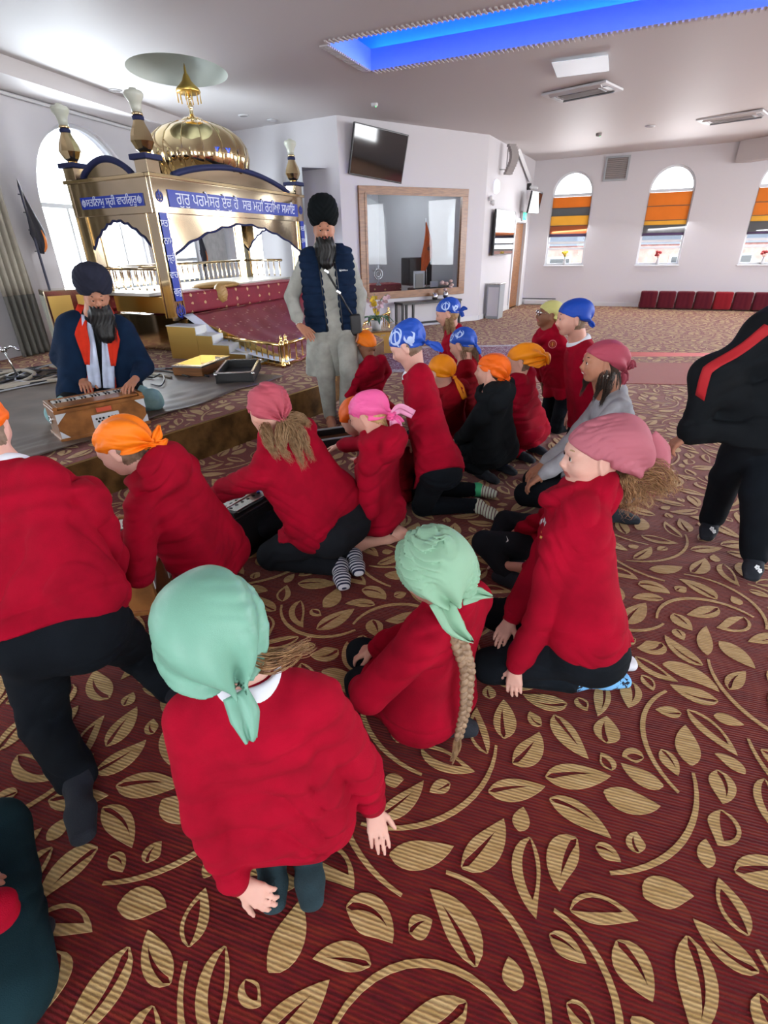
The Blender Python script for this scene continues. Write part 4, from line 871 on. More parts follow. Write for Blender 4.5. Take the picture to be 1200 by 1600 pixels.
# curved pediments
def pedi(u0, du, L, n, z, h):
    z = zs(z); k = 21; t = np.linspace(0, 1, k); y = z+h*np.sin(math.pi*t)**.8; mb = MB()
    for i in range(k-1): mb.prism([(t[i]*L, z), (t[i+1]*L, z), (t[i+1]*L, y[i+1]), (t[i]*L, y[i])], u0, du, UZ, n*-.03)
    p = mb.build('pediment', M['gold_panel'], TH); mb = MB(); mb.tube([u0+du*(t[i]*L)+UZ*(y[i]+.012)+n*.0 for i in range(k)], .036, 8).build('pediment_trim', M['blue_trim'], p, smooth=True)
pedi(TP(.42, .03, 0), ex, LX-.84, FRN, 2.27, .19); pedi(TP(.03, .30, 0), ey, LY-.60, SDN, 2.27, .17); pedi(TP(.42, LY-.03, 0), ex, LX-.84, FRN, 2.27, .19)
# lettering bands
font = None
def text(s, o, u, w, n, size, name, par, extr=.003):
    cu = bpy.data.curves.new(name, 'FONT'); cu.body = s; cu.size = size; cu.extrude = extr; cu.align_x = 'CENTER'; cu.align_y = 'CENTER'; ob = bpy.data.objects.new(name, cu); cu.materials.append(M['letter'])
    me = bpy.data.meshes.new_from_object(ob); bpy.data.objects.remove(ob); ob = bpy.data.objects.new(name, me); link(ob, par); u, w, n = nrm(u), nrm(w), nrm(n); w = nrm(np.cross(n, u)); p = V(o)-W0(par) if par is not None else V(o)
    ob.matrix_local = Matrix(((u[0], w[0], n[0], p[0]), (u[1], w[1], n[1], p[1]), (u[2], w[2], n[2], p[2]), (0, 0, 0, 1))); return ob
def band(a, du, L, n, z0, z1, o_=0.0):
    z0, z1 = zs(z0), zs(z1)
    return MB().box(a+du*L/2+UZ*(z0+z1)/2+n*.006, (L/2, .006, (z1-z0)/2), np.array([du, n, UZ]), bev=.002).build('lettered_band', M['blue_band'], TH)
B1 = band(TP(.24, 0, 0), ex, LX-.46, FRN, 1.965, 2.135); B2 = band(TP(0, .16, 0), ey, LY-.36, SDN, 1.975, 2.095)
o1 = TP(LX/2+.02, 0, 2.05)+FRN*.013; text('\u0a17\u0a41\u0a30\u0a41 \u0a2a\u0a30\u0a2e\u0a47\u0a38\u0a30\u0a41 \u0a0f\u0a15\u0a41 \u0a39\u0a48  \u0a38\u0a2d \u0a2e\u0a39\u0a3f \u0a30\u0a39\u0a3f\u0a06 \u0a38\u0a2e\u0a3e\u0a07', o1, ex, UZ, FRN, .185, 'lettering', B1)
o2 = TP(0, LY/2-.02, 2.035)+SDN*.013; text('\u0a38\u0a24\u0a3f\u0a28\u0a3e\u0a2e\u0a41 \u0a38\u0a4d\u0a30\u0a40 \u0a35\u0a3e\u0a39\u0a3f\u0a17\u0a41\u0a30\u0a42', o2, -ey, UZ, SDN, .115, 'lettering', B2)
emblem(TP(0, .22, 2.035)+SDN*.012, -ey, UZ, SDN, .048, 'letter', B2); emblem(TP(0, LY-.26, 2.035)+SDN*.012, -ey, UZ, SDN, .048, 'letter', B2)
for a in (.10, LX-.10):
    emblem(TP(a, 0, 2.06)+FRN*.004, ex, UZ, FRN, .075, 'blue_band', TH); pb = MB().box(TP(a, .008, 1.45)+FRN*.012, (.060, .004, .48), np.array([ex, FRN, UZ]), bev=.001).build('lettered_band', M['blue_band'], TH)
    for i, s in enumerate(('\u0a38\u0a24\u0a3f', '\u0a28\u0a3e\u0a2e', '\u0a38\u0a4d\u0a30\u0a40', '\u0a35\u0a3e\u0a39\u0a3f', '\u0a17\u0a41\u0a30\u0a42')): text(s, TP(a, .008, 1.80-.175*i)+FRN*.018, ex, UZ, FRN, .105, 'lettering', pb)
    emblem(TP(a, .012, .88)+FRN*.012, ex, UZ, FRN, .105, 'blue_band', TH)
# dome
DC = V(-2.52, 8.75, 2.38); NR = 16; prof = [(.54, 0), (.60, .06), (.66, .16), (.685, .28), (.67, .40), (.60, .52), (.48, .61), (.31, .675), (.15, .70)]
rad = .18
for i in range(NR):
    a0 = 2*math.pi*i/NR; mb = MB(); k = 6; vs = []
    for r, z in prof:
        for j in range(k+1):
            a = a0+2*math.pi/NR*j/k; bul = 1+.035*math.sin(math.pi*j/k); vs.append(DC+V(r*bul*math.cos(a), r*bul*math.sin(a), z))
    mb.add(vs, [(q*(k+1)+j, q*(k+1)+j+1, (q+1)*(k+1)+j+1, (q+1)*(k+1)+j) for q in range(len(prof)-1) for j in range(k)]); g = mb.build('dome_segment', M['gold_dome'], TH, smooth=True)
    MB().tube([DC+V(r*1.005*math.cos(a0), r*1.005*math.sin(a0), z) for r, z in prof], .007, 6).build('dome_rib', M['gold_mirror'], g, smooth=True)
MB().lathe(DC, [(.60, -.05), (.62, -.02), (.58, .0), (.52, .02)], 40).build('dome_base', M['gold_mirror'], TH, smooth=True)
MB().lathe(DC+UZ*.69, [(.17, 0), (.185, .02), (.15, .035), (.12, .06), (.06, .07), (.028, .10), (.022, .16), (.040, .185), (.022, .21), (.016, .26), (.03, .275), (.014, .29), (.012, .38)], 24).build('finial', M['gold_dome'], TH, smooth=True)
UM = MB().lathe(DC+UZ*1.03, [(.135, -.015), (.160, .0), (.15, .035), (.11, .07), (.06, .12), (.035, .18), (.018, .20), (.012, .26), (.004, .30)], 24).build('finial_parasol', M['gold_side'], TH, smooth=True)
for i in range(12):
    a = i*math.pi/6; MB().tube([DC+V(.15*math.cos(a), .15*math.sin(a)+.0, 1.02), DC+V(.15*math.cos(a), .15*math.sin(a), .92)], [.004, .009], 6).build('pendant', M['gold_side'], UM)
# red brocade over the seat and the sloping cloth
def motif_mat(n, c, mot, sc, gloss=.7):
    m = mat(n, c, rough=gloss, var=.12, vscale=4, bump=.2, bscale=80); nt = m.node_tree; p = nt.nodes['Principled BSDF']; tc = nt.nodes.new('ShaderNodeTexCoord'); v = nt.nodes.new('ShaderNodeTexVoronoi'); v.inputs['Scale'].default_value = sc; v.inputs['Randomness'].default_value = .25; v.distance = 'MANHATTAN'; nt.links.new(tc.outputs['Object'], v.inputs['Vector'])
    r = nt.nodes.new('ShaderNodeMath'); r.operation = 'LESS_THAN'; r.inputs[1].default_value = .30; nt.links.new(v.outputs['Distance'], r.inputs[0]); mx = nt.nodes.new('ShaderNodeMix'); mx.data_type = 'RGBA'; src = p.inputs['Base Color'].links[0].from_socket; nt.links.new(r.outputs[0], mx.inputs[0]); nt.links.new(src, mx.inputs[6]); mx.inputs[7].default_value = (*mot, 1); nt.links.new(mx.outputs[2], p.inputs['Base Color']); M[n] = m
motif_mat('brocade', (.20, .006, .022), (.50, .30, .14), 9); motif_mat('brocade_sheer', (.26, .05, .07), (.50, .36, .28), 11, .28)
s = Sdf(); s.box(TP(LX/2, .36, .93), (LX/2-.30, .30, .13), AX, .03, k=.02); s.disp = fold_fn(.006, 3, 1.0); b_ = sdf_obj('brocade_cloth', s, .02, M['brocade'], None, origin=tuple(TP(LX/2, .36, .80))); tag(b_, 'red brocade cloth with gold motifs covering the throne seat', 'cloth')
s = Sdf(); s.ell(TP(1.35, .40, 1.08), (.42, .22, .05), AX); s.ell(TP(1.15, .16, 1.0), (.10, .08, .13), AX, k=.05); s.disp = fold_fn(.01, 5, 1.5); o_ = sdf_obj('gold_cloth', s, .014, mat('gold_cloth', (.42, .25, .08), rough=.5, bump=.3, bscale=60), None, origin=tuple(TP(1.35, .40, 1.03))); tag(o_, 'gold cloth folded on top of the red brocade', 'cloth')
PC = V(-1.05, 6.15, .34); QC = V(-.05, 8.75, .34); nA, nB_ = 60, 30; G_ = np.zeros((nA, nB_, 3))
for i, a in enumerate(np.linspace(0, 1, nA)):
    top_ = TP(.22+(LX-.4)*a, .0, .82)+FRN*.01; bot = PC*(1-a)+QC*a
    for k_, t in enumerate(np.linspace(0, 1, nB_)):
        p = top_*(1-t)+bot*t; p[2] -= .12*math.sin(math.pi*t)*(1-.3*a); p = p+UZ*(.016*math.sin(a*46+3*t+2*math.sin(t*5))*(.25+t)*(1-t*.3)); G_[i, k_] = p
v_, f_ = grid_sheet(G_, .006); o_ = MB().add(v_, f_).build('throne_apron', M['brocade_sheer'], None, smooth=True, origin=tuple(PC)); tag(o_, 'glossy wine red cloth sloping down in front of the throne', 'cloth')
v_, f_ = grid_sheet(np.stack([G_[:3, :, :].mean(0)+UZ*.012-nrm(PC-QC)*-.0+nrm(PC-QC)*w_ for w_ in (.16, .10, .03, -.02)]), .006); MB().add(v_, f_).build('pale_border', M['white_cloth'], o_, smooth=True, origin=tuple(PC))
mb = MB(); pA = TP(.06, -.02, .30); W8 = V(.02, .05, 0); mb.prism([(0, 0), (1, 0), (0, 1)], TP(.24, -.02, .37)+W8, PC-TP(.24, -.02, .37)+UZ*.0, UZ*.42, V(.01, .02, 0)); mb.build('side_cheek', M['gold_side'], TH)
# ---- steps and gold railings of the enclosure
e1 = V(.917, -.396, 0); e2_ = V(.358, .934, 0); S0_ = V(-2.67, 6.76, .3); n1 = -V(.396, .917, 0)
ST = empty('golden_steps', tuple(S0_), 'white topped golden steps beside the throne', 'steps'); sx = [0, .45, .69, .92, 1.15, 1.38]; hz = [.40, .31, .21, .12, .04]
for i in range(5):
    Ax = np.array([e1, e2_, UZ]); c = S0_+e1*(sx[i]+sx[i+1])/2+e2_*.10+UZ*hz[i]/2
    MB().box(c, ((sx[i+1]-sx[i])/2-.001, .10, hz[i]/2-.006), Ax).build('step_body', M['gold_side'], ST); MB().box(c+UZ*(hz[i]/2-.003), ((sx[i+1]-sx[i])/2, .11, .006), Ax).build('tread', M['step_white'], ST)
    if i: MB().box(S0_+e1*(sx[i]+.004)+e2_*.10+UZ*(hz[i]+hz[i-1])/2, (.004, .105, (hz[i-1]-hz[i])/2), Ax).build('riser', M['step_white'], ST)
def rail(name, a, b, z0, z1, n, label, group, post=True, base=True):
    a, b = V(a), V(b); R_ = empty(name, tuple(V(a[0], a[1], z0)), label, 'railing', group); d = b-a; d[2] = 0; L = np.linalg.norm(d); d = nrm(d)
    A_, B_ = V(a[0], a[1], 0), V(b[0], b[1], 0)
    MB().tube([A_+UZ*(z1-.012), B_+UZ*(z1-.012)], .020, 10).build('top_rail', M['gold'], R_, smooth=True)
    MB().box((A_+B_)/2+UZ*(z0+.02), (L/2, .022, .018), np.array([d, np.cross(UZ, d), UZ]), bev=.004).build('bottom_rail', M['gold'], R_)
    for i in range(n):
        c = A_+d*L*(i+.5)/n; MB().lathe(V(c[0], c[1], z0+.035), [(.010, 0), (.013, .02), (.008, .05), (.011, (z1-z0)*.45), (.008, (z1-z0)*.8), (.012, z1-z0-.06)], 8).build('baluster', M['gold'], R_, smooth=True)
    if post:
        for c in (A_, B_): MB().lathe(V(c[0], c[1], z0), [(.032, 0), (.032, .03), (.02, .05), (.022, z1-z0-.04), (.032, z1-z0-.02), (.032, z1-z0+.02), (.012, z1-z0+.035), (.022, z1-z0+.055), (.012, z1-z0+.08), (.002, z1-z0+.10)], 12).build('post', M['gold'], R_, smooth=True)
    return R_
p1 = V(-1.135, 6.08, 0); rail('gold_railing', S0_+e1*.62+e2_*.26, p1, .3, .56, 11, 'low gold railing in front of the throne beside the steps', None)
rail('gold_railing', V(-1.10, 6.17, 0), V(-.72, 7.16, 0), .3, .56, 7, 'low gold railing running back from the corner post behind the standing man', None)
rail('gold_railing', V(-.30, 8.75, 0)+V(0, 0, 0), V(.16, 10.25, 0), 0.02, .42, 12, 'gold railing beside the orchid pot on the far side of the enclosure', None)
rail('gold_railing', V(-.62, 8.62, 0), V(-.34, 8.70, 0), .3, .56, 3, 'short return of gold railing behind the standing man', None)
def balus(a0, b0, a1, b1, z0, z1, n):
    A_, B_ = TP(a0, b0, 0), TP(a1, b1, 0); MB().tube([A_+UZ*z1, B_+UZ*z1], .022, 8).build('seat_rail', M['gold_panel'], TH, smooth=True)
    for i in range(n):
        c = A_+(B_-A_)*(i+.5)/n; MB().lathe(V(c[0], c[1], z0), [(.016, 0), (.010, .03), (.014, (z1-z0)*.5), (.010, (z1-z0)*.9), (.014, z1-z0)], 8).build('seat_baluster', M['gold_panel'], TH, smooth=True)
balus(.10, .20, .10, LY-.2, 1.075, 1.33, 8); balus(.25, LY-.1, LX-.25, LY-.1, 1.075, 1.33, 24); balus(LX-.1, .5, LX-.1, LY-.2, 1.075, 1.33, 6)

# ---------------------------------------------------------------- fittings of the hall
AD = np.array([dT, nT, UZ])
T = empty('wall_display_frame', tuple(PT(1.56, .6)), 'oak framed display window looking into a small room', 'display window')
for nm, (s0, s1, z0, z1) in dict(t=(.34, 2.79, 2.36, 2.49), b=(.34, 2.79, .58, .71), l=(.34, .49, .71, 2.36), r=(2.64, 2.79, .71, 2.36)).items():
    f_ = MB().box(PT((s0+s1)/2, (z0+z1)/2)+nT*.012, ((s1-s0)/2, .035, (z1-z0)/2), AD, bev=.004).build('frame_board', M['oak'], T)
for s in (.475, 2.655): MB().box(PT(s, 1.535)+nT*.045, (.022, .012, .845), AD).build('inner_bead', M['oak'], T)
for z in (2.375, .695): MB().box(PT(1.565, z)+nT*.045, (1.10, .012, .022), AD).build('inner_bead', M['oak'], T)
MB().box(PT(1.565, 1.535)-nT*.06, (1.10, .004, .85), AD).build('pane', M['display_glass'], T)
# room behind the glass
mb = MB(); W_ = [PT(-.6, 0, .23), PT(3.2, 0, .23), PT(2.5, 0, 3.2), PT(.9, 0, 3.6), PT(-.6, 0, 3.0)]
bk = [(W_[1], W_[2]), (W_[2], W_[3]), (W_[3], W_[4]), (W_[4], W_[0])]
for a, b in bk: mb.add([a, b, b+UZ*2.75, a+UZ*2.75], [(0, 1, 2, 3)])
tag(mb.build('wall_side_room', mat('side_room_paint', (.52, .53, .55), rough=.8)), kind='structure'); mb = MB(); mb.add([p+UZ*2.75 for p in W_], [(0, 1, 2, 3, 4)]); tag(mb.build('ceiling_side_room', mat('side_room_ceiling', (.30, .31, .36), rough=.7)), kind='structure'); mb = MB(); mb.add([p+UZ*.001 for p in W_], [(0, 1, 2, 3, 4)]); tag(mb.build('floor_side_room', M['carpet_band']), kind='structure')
M['lamp_white'] = mat('lamp_white', (1, 1, 1), emit=(.9, 1, .95), es=14)
for i, (s, o) in enumerate(((.9, 1.6), (1.75, 1.9), (2.4, 1.6), (.6, 2.6))):
    l_ = MB().lathe(PT(s, 2.735, o), [(.05, 0), (.055, .012)], 14).build('downlight', M['lamp_white']); tag(l_, ('downlight at the left of the side room ceiling behind glass', 'middle downlight of the side room ceiling behind glass', 'downlight above the orange pennant in the side room', 'small downlight deepest in the side room, at the left')[i], 'ceiling light', 'side room downlights')
l = bpy.data.lights.new('side_room_light', 'POINT'); l.energy = 55; l.shadow_soft_size = .15; lo = bpy.data.objects.new('side_room_light', l); lo.location = tuple(PT(1.5, 2.5, 1.6)); link(lo)
s = Sdf(); s.box(PT(.95, .50, 1.3), (.95, .25, .28), AD, .04); o_ = sdf_obj('side_room_bench', s, .025, M['brocade'], None, origin=tuple(PT(.95, .22, 1.3))); tag(o_, 'bench under dark red cloth inside the side room', 'bench')
MB().box(PT(.95, .11, 1.3), (.9, .2, .11), AD).build('bench_base', M['dark'], o_)
T = empty('steel_emblem_stand', tuple(PT(1.30, .76, 1.05)), 'small steel round ornament on the bench inside the side room', 'ornament'); c = PT(1.30, .98, 1.05)
MB().lathe(PT(1.30, .76, 1.05), [(.08, 0), (.05, .02), (.02, .06), (.02, .12)], 16).build('foot', M['steel'], T, smooth=True)
s = Sdf(); s.tor(c, nT, .10, .014); s.tor(c, nT, .055, .009); sdf_obj('ring', s, .007, M['steel'], T)
for i in range(5): a = math.radians(30+i*30); MB().tube([c+dT*.10*math.cos(a)+UZ*.10*math.sin(a), c+dT*.19*math.cos(a)+UZ*.19*math.sin(a)], [.008, .002], 6).build('spike', M['steel'], T)
T = empty('picture_stand', tuple(PT(2.05, .62, .5)), 'white framed picture leaning inside the side room', 'picture'); MB().box(PT(2.02, .84, .55), (.14, .012, .19), AD, bev=.004).build('picture_frame', M['trimw'], T); MB().box(PT(2.02, .84, .53), (.10, .004, .14), AD).build('print', mat('print_cream', (.45, .42, .36), rough=.7), T); MB().box(PT(2.3, .35, .6), (.45, .15, .35), AD, bev=.01).build('shelf', M['dark'], T)
o_ = MB().box(PT(2.38, .76, .5), (.10, .01, .06), AD, bev=.003).build('notice_card', M['trimw']); tag(o_, 'small white card on the dark shelf inside the side room', 'card')
T = empty('dark_cabinet', tuple(PT(2.42, .70, 1.0)), 'dark armchair-like cabinet behind the orange pennant in the side room', 'cabinet'); MB().box(PT(2.30, 1.0, 1.1), (.30, .18, .28), AD, bev=.02).build('body', M['dark'], T)
T = empty('pennant_stand', tuple(PT(2.40, .70, .8)), 'orange triangular pennant draped on a pole inside the side room', 'flag'); MB().tube([PT(2.38, .70, .8), PT(2.33, 2.02, .8)], .012, 8).build('pole', M['steel'], T)
tail('pennant', [PT(2.33, 1.95, .78), PT(2.38, 1.6, .76), PT(2.36, 1.30, .76), PT(2.26, .98, .78)], [.01, .10, .14, .03], tuple(nT), M['rust_orange'], T, wav=.02); emblem(PT(2.38, 1.45, .74), dT, UZ, nT, .05, 'dark', T)
o_ = MB().box(PT(2.52, 1.05, .9), (.05, .02, .35), AD, bev=.004).build('glass_case', M['display_glass']); tag(o_, 'narrow glass case beside the orange pennant', 'case')
# television above the display window
def tv(name, c, u, n, w, h, label, m='screen', bez=.02, grp=None):
    u = nrm(u); n = nrm(n); w_ = nrm(np.cross(n, u)); w_ = w_ if w_[2] > 0 else -w_; T = empty(name, tuple(c-w_*h/2), label, 'television', grp); ax = np.array([u, n, w_]); MB().box(c-n*.02, (w/2, .022, h/2), ax, bev=.006).build('casing', M['dark'], T); MB().box(c+n*.004, (w/2-bez, .002, h/2-bez), ax).build('screen', M[m], T)
    MB().box(c-n*.08, (.09, .05, .09), ax, bev=.01).build('wall_bracket', M['dark'], T); MB().tube([c-n*.10-w_*.05, c-n*.10-w_*(.05)+u*.0-UZ*.0], .01, 6).build('cable', M['dark'], T) if False else None
    return T
tl_, tr_, bl_ = PT(.235, 3.40)+nT*.20, PT(1.29, 3.29)+nT*.16, PT(.19, 2.62)+nT*.06
c = (tr_+bl_)/2; uu = nrm(tr_-tl_); hh = tl_-bl_; nn_ = nrm(np.cross(hh, uu)); nn_ = nn_ if nn_[1] < 0 else -nn_
tv('television', c+UZ*0, uu, nn_, 1.10, .74, 'black television hung high and tilted above the display window')
tv('television', PD(1.11, 1.73)+nD*.12, -dD, nD, 1.42, .88, 'wall television beside the round lamp, its screen mirroring the striped blinds')
tv('television', PD(2.72, 2.38)+nD*.32, nrm(V(.60, .75, 0)), nrm(V(.75, -.62, -.15)), .62, .46, 'small television on a bracket above the exit sign')
# speaker, lamp, exit sign, camera, door, pedestal
T = empty('curved_speaker', tuple(PD(.78, 2.80)+nD*.12), 'tall curved grey loudspeaker high beside the ceiling', 'speaker'); M['spk'] = mat('speaker_grille', (.30, .27, .26), rough=.6, bump=.6, bscale=300); mb = MB(); k = 12; pr_ = [(.10+.10*math.sin(math.pi*(i/k)**1.1), 2.80+.52*i/k) for i in range(k+1)]
for i in range(k): mb.prism([(0, 0), (.16, 0), (.16, .52/k), (0, .52/k)], PD(.74, pr_[i][1])+nD*(pr_[i][0]), nrm(dD*.75+nD*.66), UZ, nrm(dD*-.66+nD*.75)*.10)
mb.build('cabinet', M['spk'], T); MB().tube([PD(.80, 2.9), PD(.80, 2.9)+nD*.14, PD(.80, 3.25)+nD*.14], .015, 6).build('bracket', M['trimw'], T)
o_ = MB().lathe(PD(.55, 2.58)+nD*.005, [(.13, 0), (.135, .03), (.11, .07), (.02, .09)], 24, 0, np.array([dD, UZ, nD])).build('wall_lamp', mat('lamp_dome', (.8, .8, .85), rough=.3, emit=(.8, .85, 1), es=.6), smooth=True); tag(o_, 'round domed wall lamp below the curved speaker', 'wall lamp')
T = empty('exit_sign', tuple(PD(2.84, 1.99)+nD*.03), 'green exit sign over the door', 'sign'); MB().box(PD(2.78, 2.10)+nD*.04, (.16, .03, .10), np.array([dD, nD, UZ]), bev=.005).build('case', M['trimw'], T); MB().box(PD(2.78, 2.10)+nD*.073, (.14, .003, .08), np.array([dD, nD, UZ])).build('panel', mat('exit_green', (.02, .45, .25), emit=(.05, .8, .45), es=1.2), T)
mb = MB(); o0 = PD(2.78, 2.10)+nD*.077; mb.prism([(-.05, -.03), (-.01, -.01), (.02, -.04), (.03, -.03), (.0, .0), (.01, .03), (-.02, .03), (-.03, .0)], o0, dD, UZ, nD*.002); mb.prism(disc2(.012, 10, (0, .048)), o0, dD, UZ, nD*.002); mb.prism([(.06, -.05), (.09, -.05), (.09, .05), (.06, .05)], o0, dD, UZ, nD*.002); mb.build('running_figure', M['trimw'], T)
T = empty('security_camera', tuple(PD(3.0, 2.66)+nD*.1), 'small black security camera near the corner above the small television', 'camera'); MB().box(PD(3.0, 2.74)+nD*.05, (.03, .05, .07), np.array([dD, nD, UZ]), bev=.008).build('mount', M['dark'], T); s = Sdf(); s.cap(PD(3.0, 2.72)+nD*.10, PD(3.05, 2.70)+nD*.22, .045); sdf_obj('camera_body', s, .012, M['trimw'], T)
for i, (s, z) in enumerate(((.18, 2.35), (.35, 2.28))):
    sp_ = Sdf(); sp_.ell(PD(s, z)+nD*.05, (.045, .045, .055)); o_ = sdf_obj('small_sensor', sp_, .010, M['trimw'], None, origin=tuple(PD(s, z-.05)+nD*.03)); tag(o_, ('small white sensor nearest the wall corner beside the round lamp', 'small white sensor just above the larger wall television')[i], 'sensor')
T = bpy.data.objects.new('door_1', None); T.location = tuple(PD(2.25, 0)); link(T); T['kind'] = 'structure'; AXD = np.array([dD, nD, UZ]); MB().box(PD(2.70, .98, .06), (.43, .022, .97), AXD, bev=.004).build('door_leaf', M['oak'], T); MB().box(PD(2.38, 1.0, .02), (.01, .02, .09), AXD).build('door_handle', M['steel'], T)
for s in (2.22, 3.18): MB().box(PD(s, 1.0)+nD*.01, (.04, .02, 1.0), AXD).build('architrave', M['trimw'], T)
MB().box(PD(2.70, 2.01)+nD*.01, (.52, .02, .04), AXD).build('architrave', M['trimw'], T)
T = empty('pedestal_speaker', (2.50, 12.45, 0), 'grey cabinet standing on the floor by the wall corner', 'cabinet'); c = V(2.62, 12.50, 0); M['grey_metal'] = mat('grey_metal', (.33, .35, .37), rough=.4); mb = MB(); ax = np.array([nrm(dD), nD, UZ])
mb.box(c+UZ*.36, (.17, .15, .36), ax, bev=.01).build('body', M['grey_metal'], T); MB().box(c+UZ*.725, (.18, .16, .012), ax, bev=.004).build('top_panel', M['steel'], T); MB().box(c+UZ*.36+nrm(V(-.49, -.87, 0))*.172, (.002, .12, .30), ax).build('front_panel', M['trimw'], T)
# bench below the display window
T = empty('low_bench', tuple(PT(1.75, 0)+nT*.25), 'long black low table under the display window', 'table'); MB().box(PT(1.75, .50)+nT*.25, (.72, .17, .02), AD, bev=.004).build('tabletop', M['dark'], T)
for s in (1.06, 1.30, 2.44): 
    for o in (.12, .38): MB().box(PT(s, .24)+nT*o, (.02, .02, .24), AD).build('leg', M['dark'], T)
MB().box(PT(1.75, .10)+nT*.25, (.68, .015, .02), AD).build('stretcher', M['dark'], T)
T = empty('flower_vase', tuple(PT(2.2, .53)+nT*.2), 'small vase of pale flowers at the right end of the low black table', 'vase'); s = Sdf(); s.ell(PT(2.2, .60)+nT*.2, (.06, .06, .075)); sdf_obj('vase', s, .012, M['steel'], T)
for i in range(9): rs_ = np.random.RandomState(i); s = Sdf(); s.ell(PT(2.2+rs_.uniform(-.12, .12), .76+rs_.uniform(-.07, .1))+nT*(.2+rs_.uniform(-.06, .06)), (.04, .04, .032)); sdf_obj('blossom', s, .013, mat('blossom_pale', (.55, .40, .38), rough=.8) if i == 0 else bpy.data.materials['blossom_pale'], T)
o_ = MB().lathe(PT(1.95, .52)+nT*.18, [(.05, 0), (.065, .05), (.05, .12), (.03, .13)], 16).build('glass_jar', M['steel'], None, smooth=True); tag(o_, 'small silvery jar on the low black table', 'jar')
# potted orchid and its stand
c = V((-0.059, 8.503, 0.52)); T = empty('flower_stand', (c[0], c[1], .0), 'boxy gold stand holding the orchid pot', 'stand'); MB().box((c[0], c[1], .17), (.22, .16, .17), np.array([V(.96, .27, 0), V(-.27, .96, 0), UZ]), bev=.01).build('box', M['gold_side'], T); MB().box((c[0], c[1], .35), (.25, .19, .012), np.array([V(.96, .27, 0), V(-.27, .96, 0), UZ]), bev=.003).build('top', M['gold_panel'], T)
T = empty('potted_orchid', (c[0], c[1], .365), 'potted orchid with pink and yellow blossoms behind the standing man', 'plant'); MB().lathe((c[0], c[1], .365), [(.07, 0), (.09, .10), (.10, .13), (.085, .13)], 20).build('pot', M['trimw'], T, smooth=True); M['leaf'] = mat('leaf_green', (.02, .085, .03), rough=.4); M['yellow'] = mat('petal_yellow', (.75, .52, .03), rough=.6); M['pinkp'] = mat('petal_pink', (.62, .42, .44), rough=.6)
rs_ = np.random.RandomState(3)
for i in range(9):
    a = i*.7; d_ = V(math.cos(a), math.sin(a), 0); b0 = V(c[0], c[1], .49); tail('leaf', [b0, b0+d_*.10+UZ*.07, b0+d_*.20+UZ*.06, b0+d_*.27-UZ*.02], [.015, .035, .03, .004], (0, 0, 1), M['leaf'], T, wav=.004, ncol=5)
for k in range(5):
    a = k*1.3+.4; d_ = V(math.cos(a), math.sin(a), 0); b0 = V(c[0], c[1], .49); st = [b0, b0+d_*.04+UZ*.18, b0+d_*.10+UZ*.32, b0+d_*.19+UZ*.38]; MB().tube(st, .004, 5).build('stem', M['leaf'], T)
    for q_ in range(7):
        p = b0+d_*(.02+.03*q_)+UZ*(.14+.045*q_-.002*q_*q_)+rs_.uniform(-.03, .03, 3); mb = MB(); f_ = nrm(rs_.uniform(-1, 1, 3)+V(.2, -1.2, .2)); u_ = nrm(np.cross(f_, UZ)); w_ = np.cross(u_, f_)
        for z in range(5): an = z*1.2566; pc = p+(u_*math.cos(an)+w_*math.sin(an))*.020; mb.prism([(math.cos(t)*.019, math.sin(t)*.015) for t in np.linspace(0, 6.28, 8)[:-1]], pc, u_, w_, f_*.002)
        mb.build('blossom', M['yellow'] if k in (1, 3) else M['pinkp'], T)
# far wall: blinds, flower vases, vent, seats
AF = np.array([dF, nF, UZ])
lab = ['far window blind nearest the corner, striped orange, grey, yellow and brown', 'orange and grey striped roman blind in the middle far window', 'orange striped roman blind in the far window cut by the right edge']
def blind(i, bands):
    s0 = .50+2.21*i; T = empty('roman_blind', tuple(PF(s0+.48, 1.56)), lab[i], 'blind'); z = 2.52
    for k, (h, m) in enumerate(bands):
        MB().box(PF(s0+.48, z-h/2, .06), (.455, .010, h/2-.003), AF, bev=.003).build('fabric_band', M[m], T); MB().box(PF(s0+.48, z-h, .045), (.46, .012, .006), AF).build('batten', M['blind_grey'], T); z -= h
    MB().box(PF(s0+.48, 2.535, .05), (.47, .02, .015), AF).build('head_rail', M['frame_white'], T); return T
def glow(n, c):
    m = mat(n, c, rough=.9, var=.08, vscale=3); nt = m.node_tree; p = nt.nodes['Principled BSDF']; tr = nt.nodes.new('ShaderNodeBsdfTranslucent'); tr.inputs[0].default_value = (*[min(1, x*1.3) for x in c], 1); mx = nt.nodes.new('ShaderNodeMixShader'); mx.inputs[0].default_value = .4; nt.links.new(p.outputs[0], mx.inputs[1]); nt.links.new(tr.outputs[0], mx.inputs[2]); nt.links.new(mx.outputs[0], nt.nodes['Material Output'].inputs[0]); M[n] = m
glow('blind_orange', (.62, .24, .04)); glow('blind_grey', (.16, .16, .16)); glow('blind_yellow', (.68, .42, .08)); glow('blind_brown', (.38, .14, .06)); glow('blind_plum', (.12, .08, .14))
b0 = blind(0, ((.24, 'blind_orange'), (.17, 'blind_grey'), (.22, 'blind_yellow'), (.19, 'blind_brown'), (.06, 'blind_plum'))); b0['label'] = lab[0]
b1 = blind(1, ((.28, 'blind_orange'), (.30, 'blind_orange'), (.10, 'blind_yellow'), (.16, 'blind_grey'), (.06, 'blind_plum'))); b1['label'] = lab[1]
b2 = blind(2, ((.28, 'blind_orange'), (.26, 'blind_orange'), (.12, 'blind_yellow'), (.20, 'blind_grey'), (.05, 'blind_plum'))); b2['label'] = lab[2]
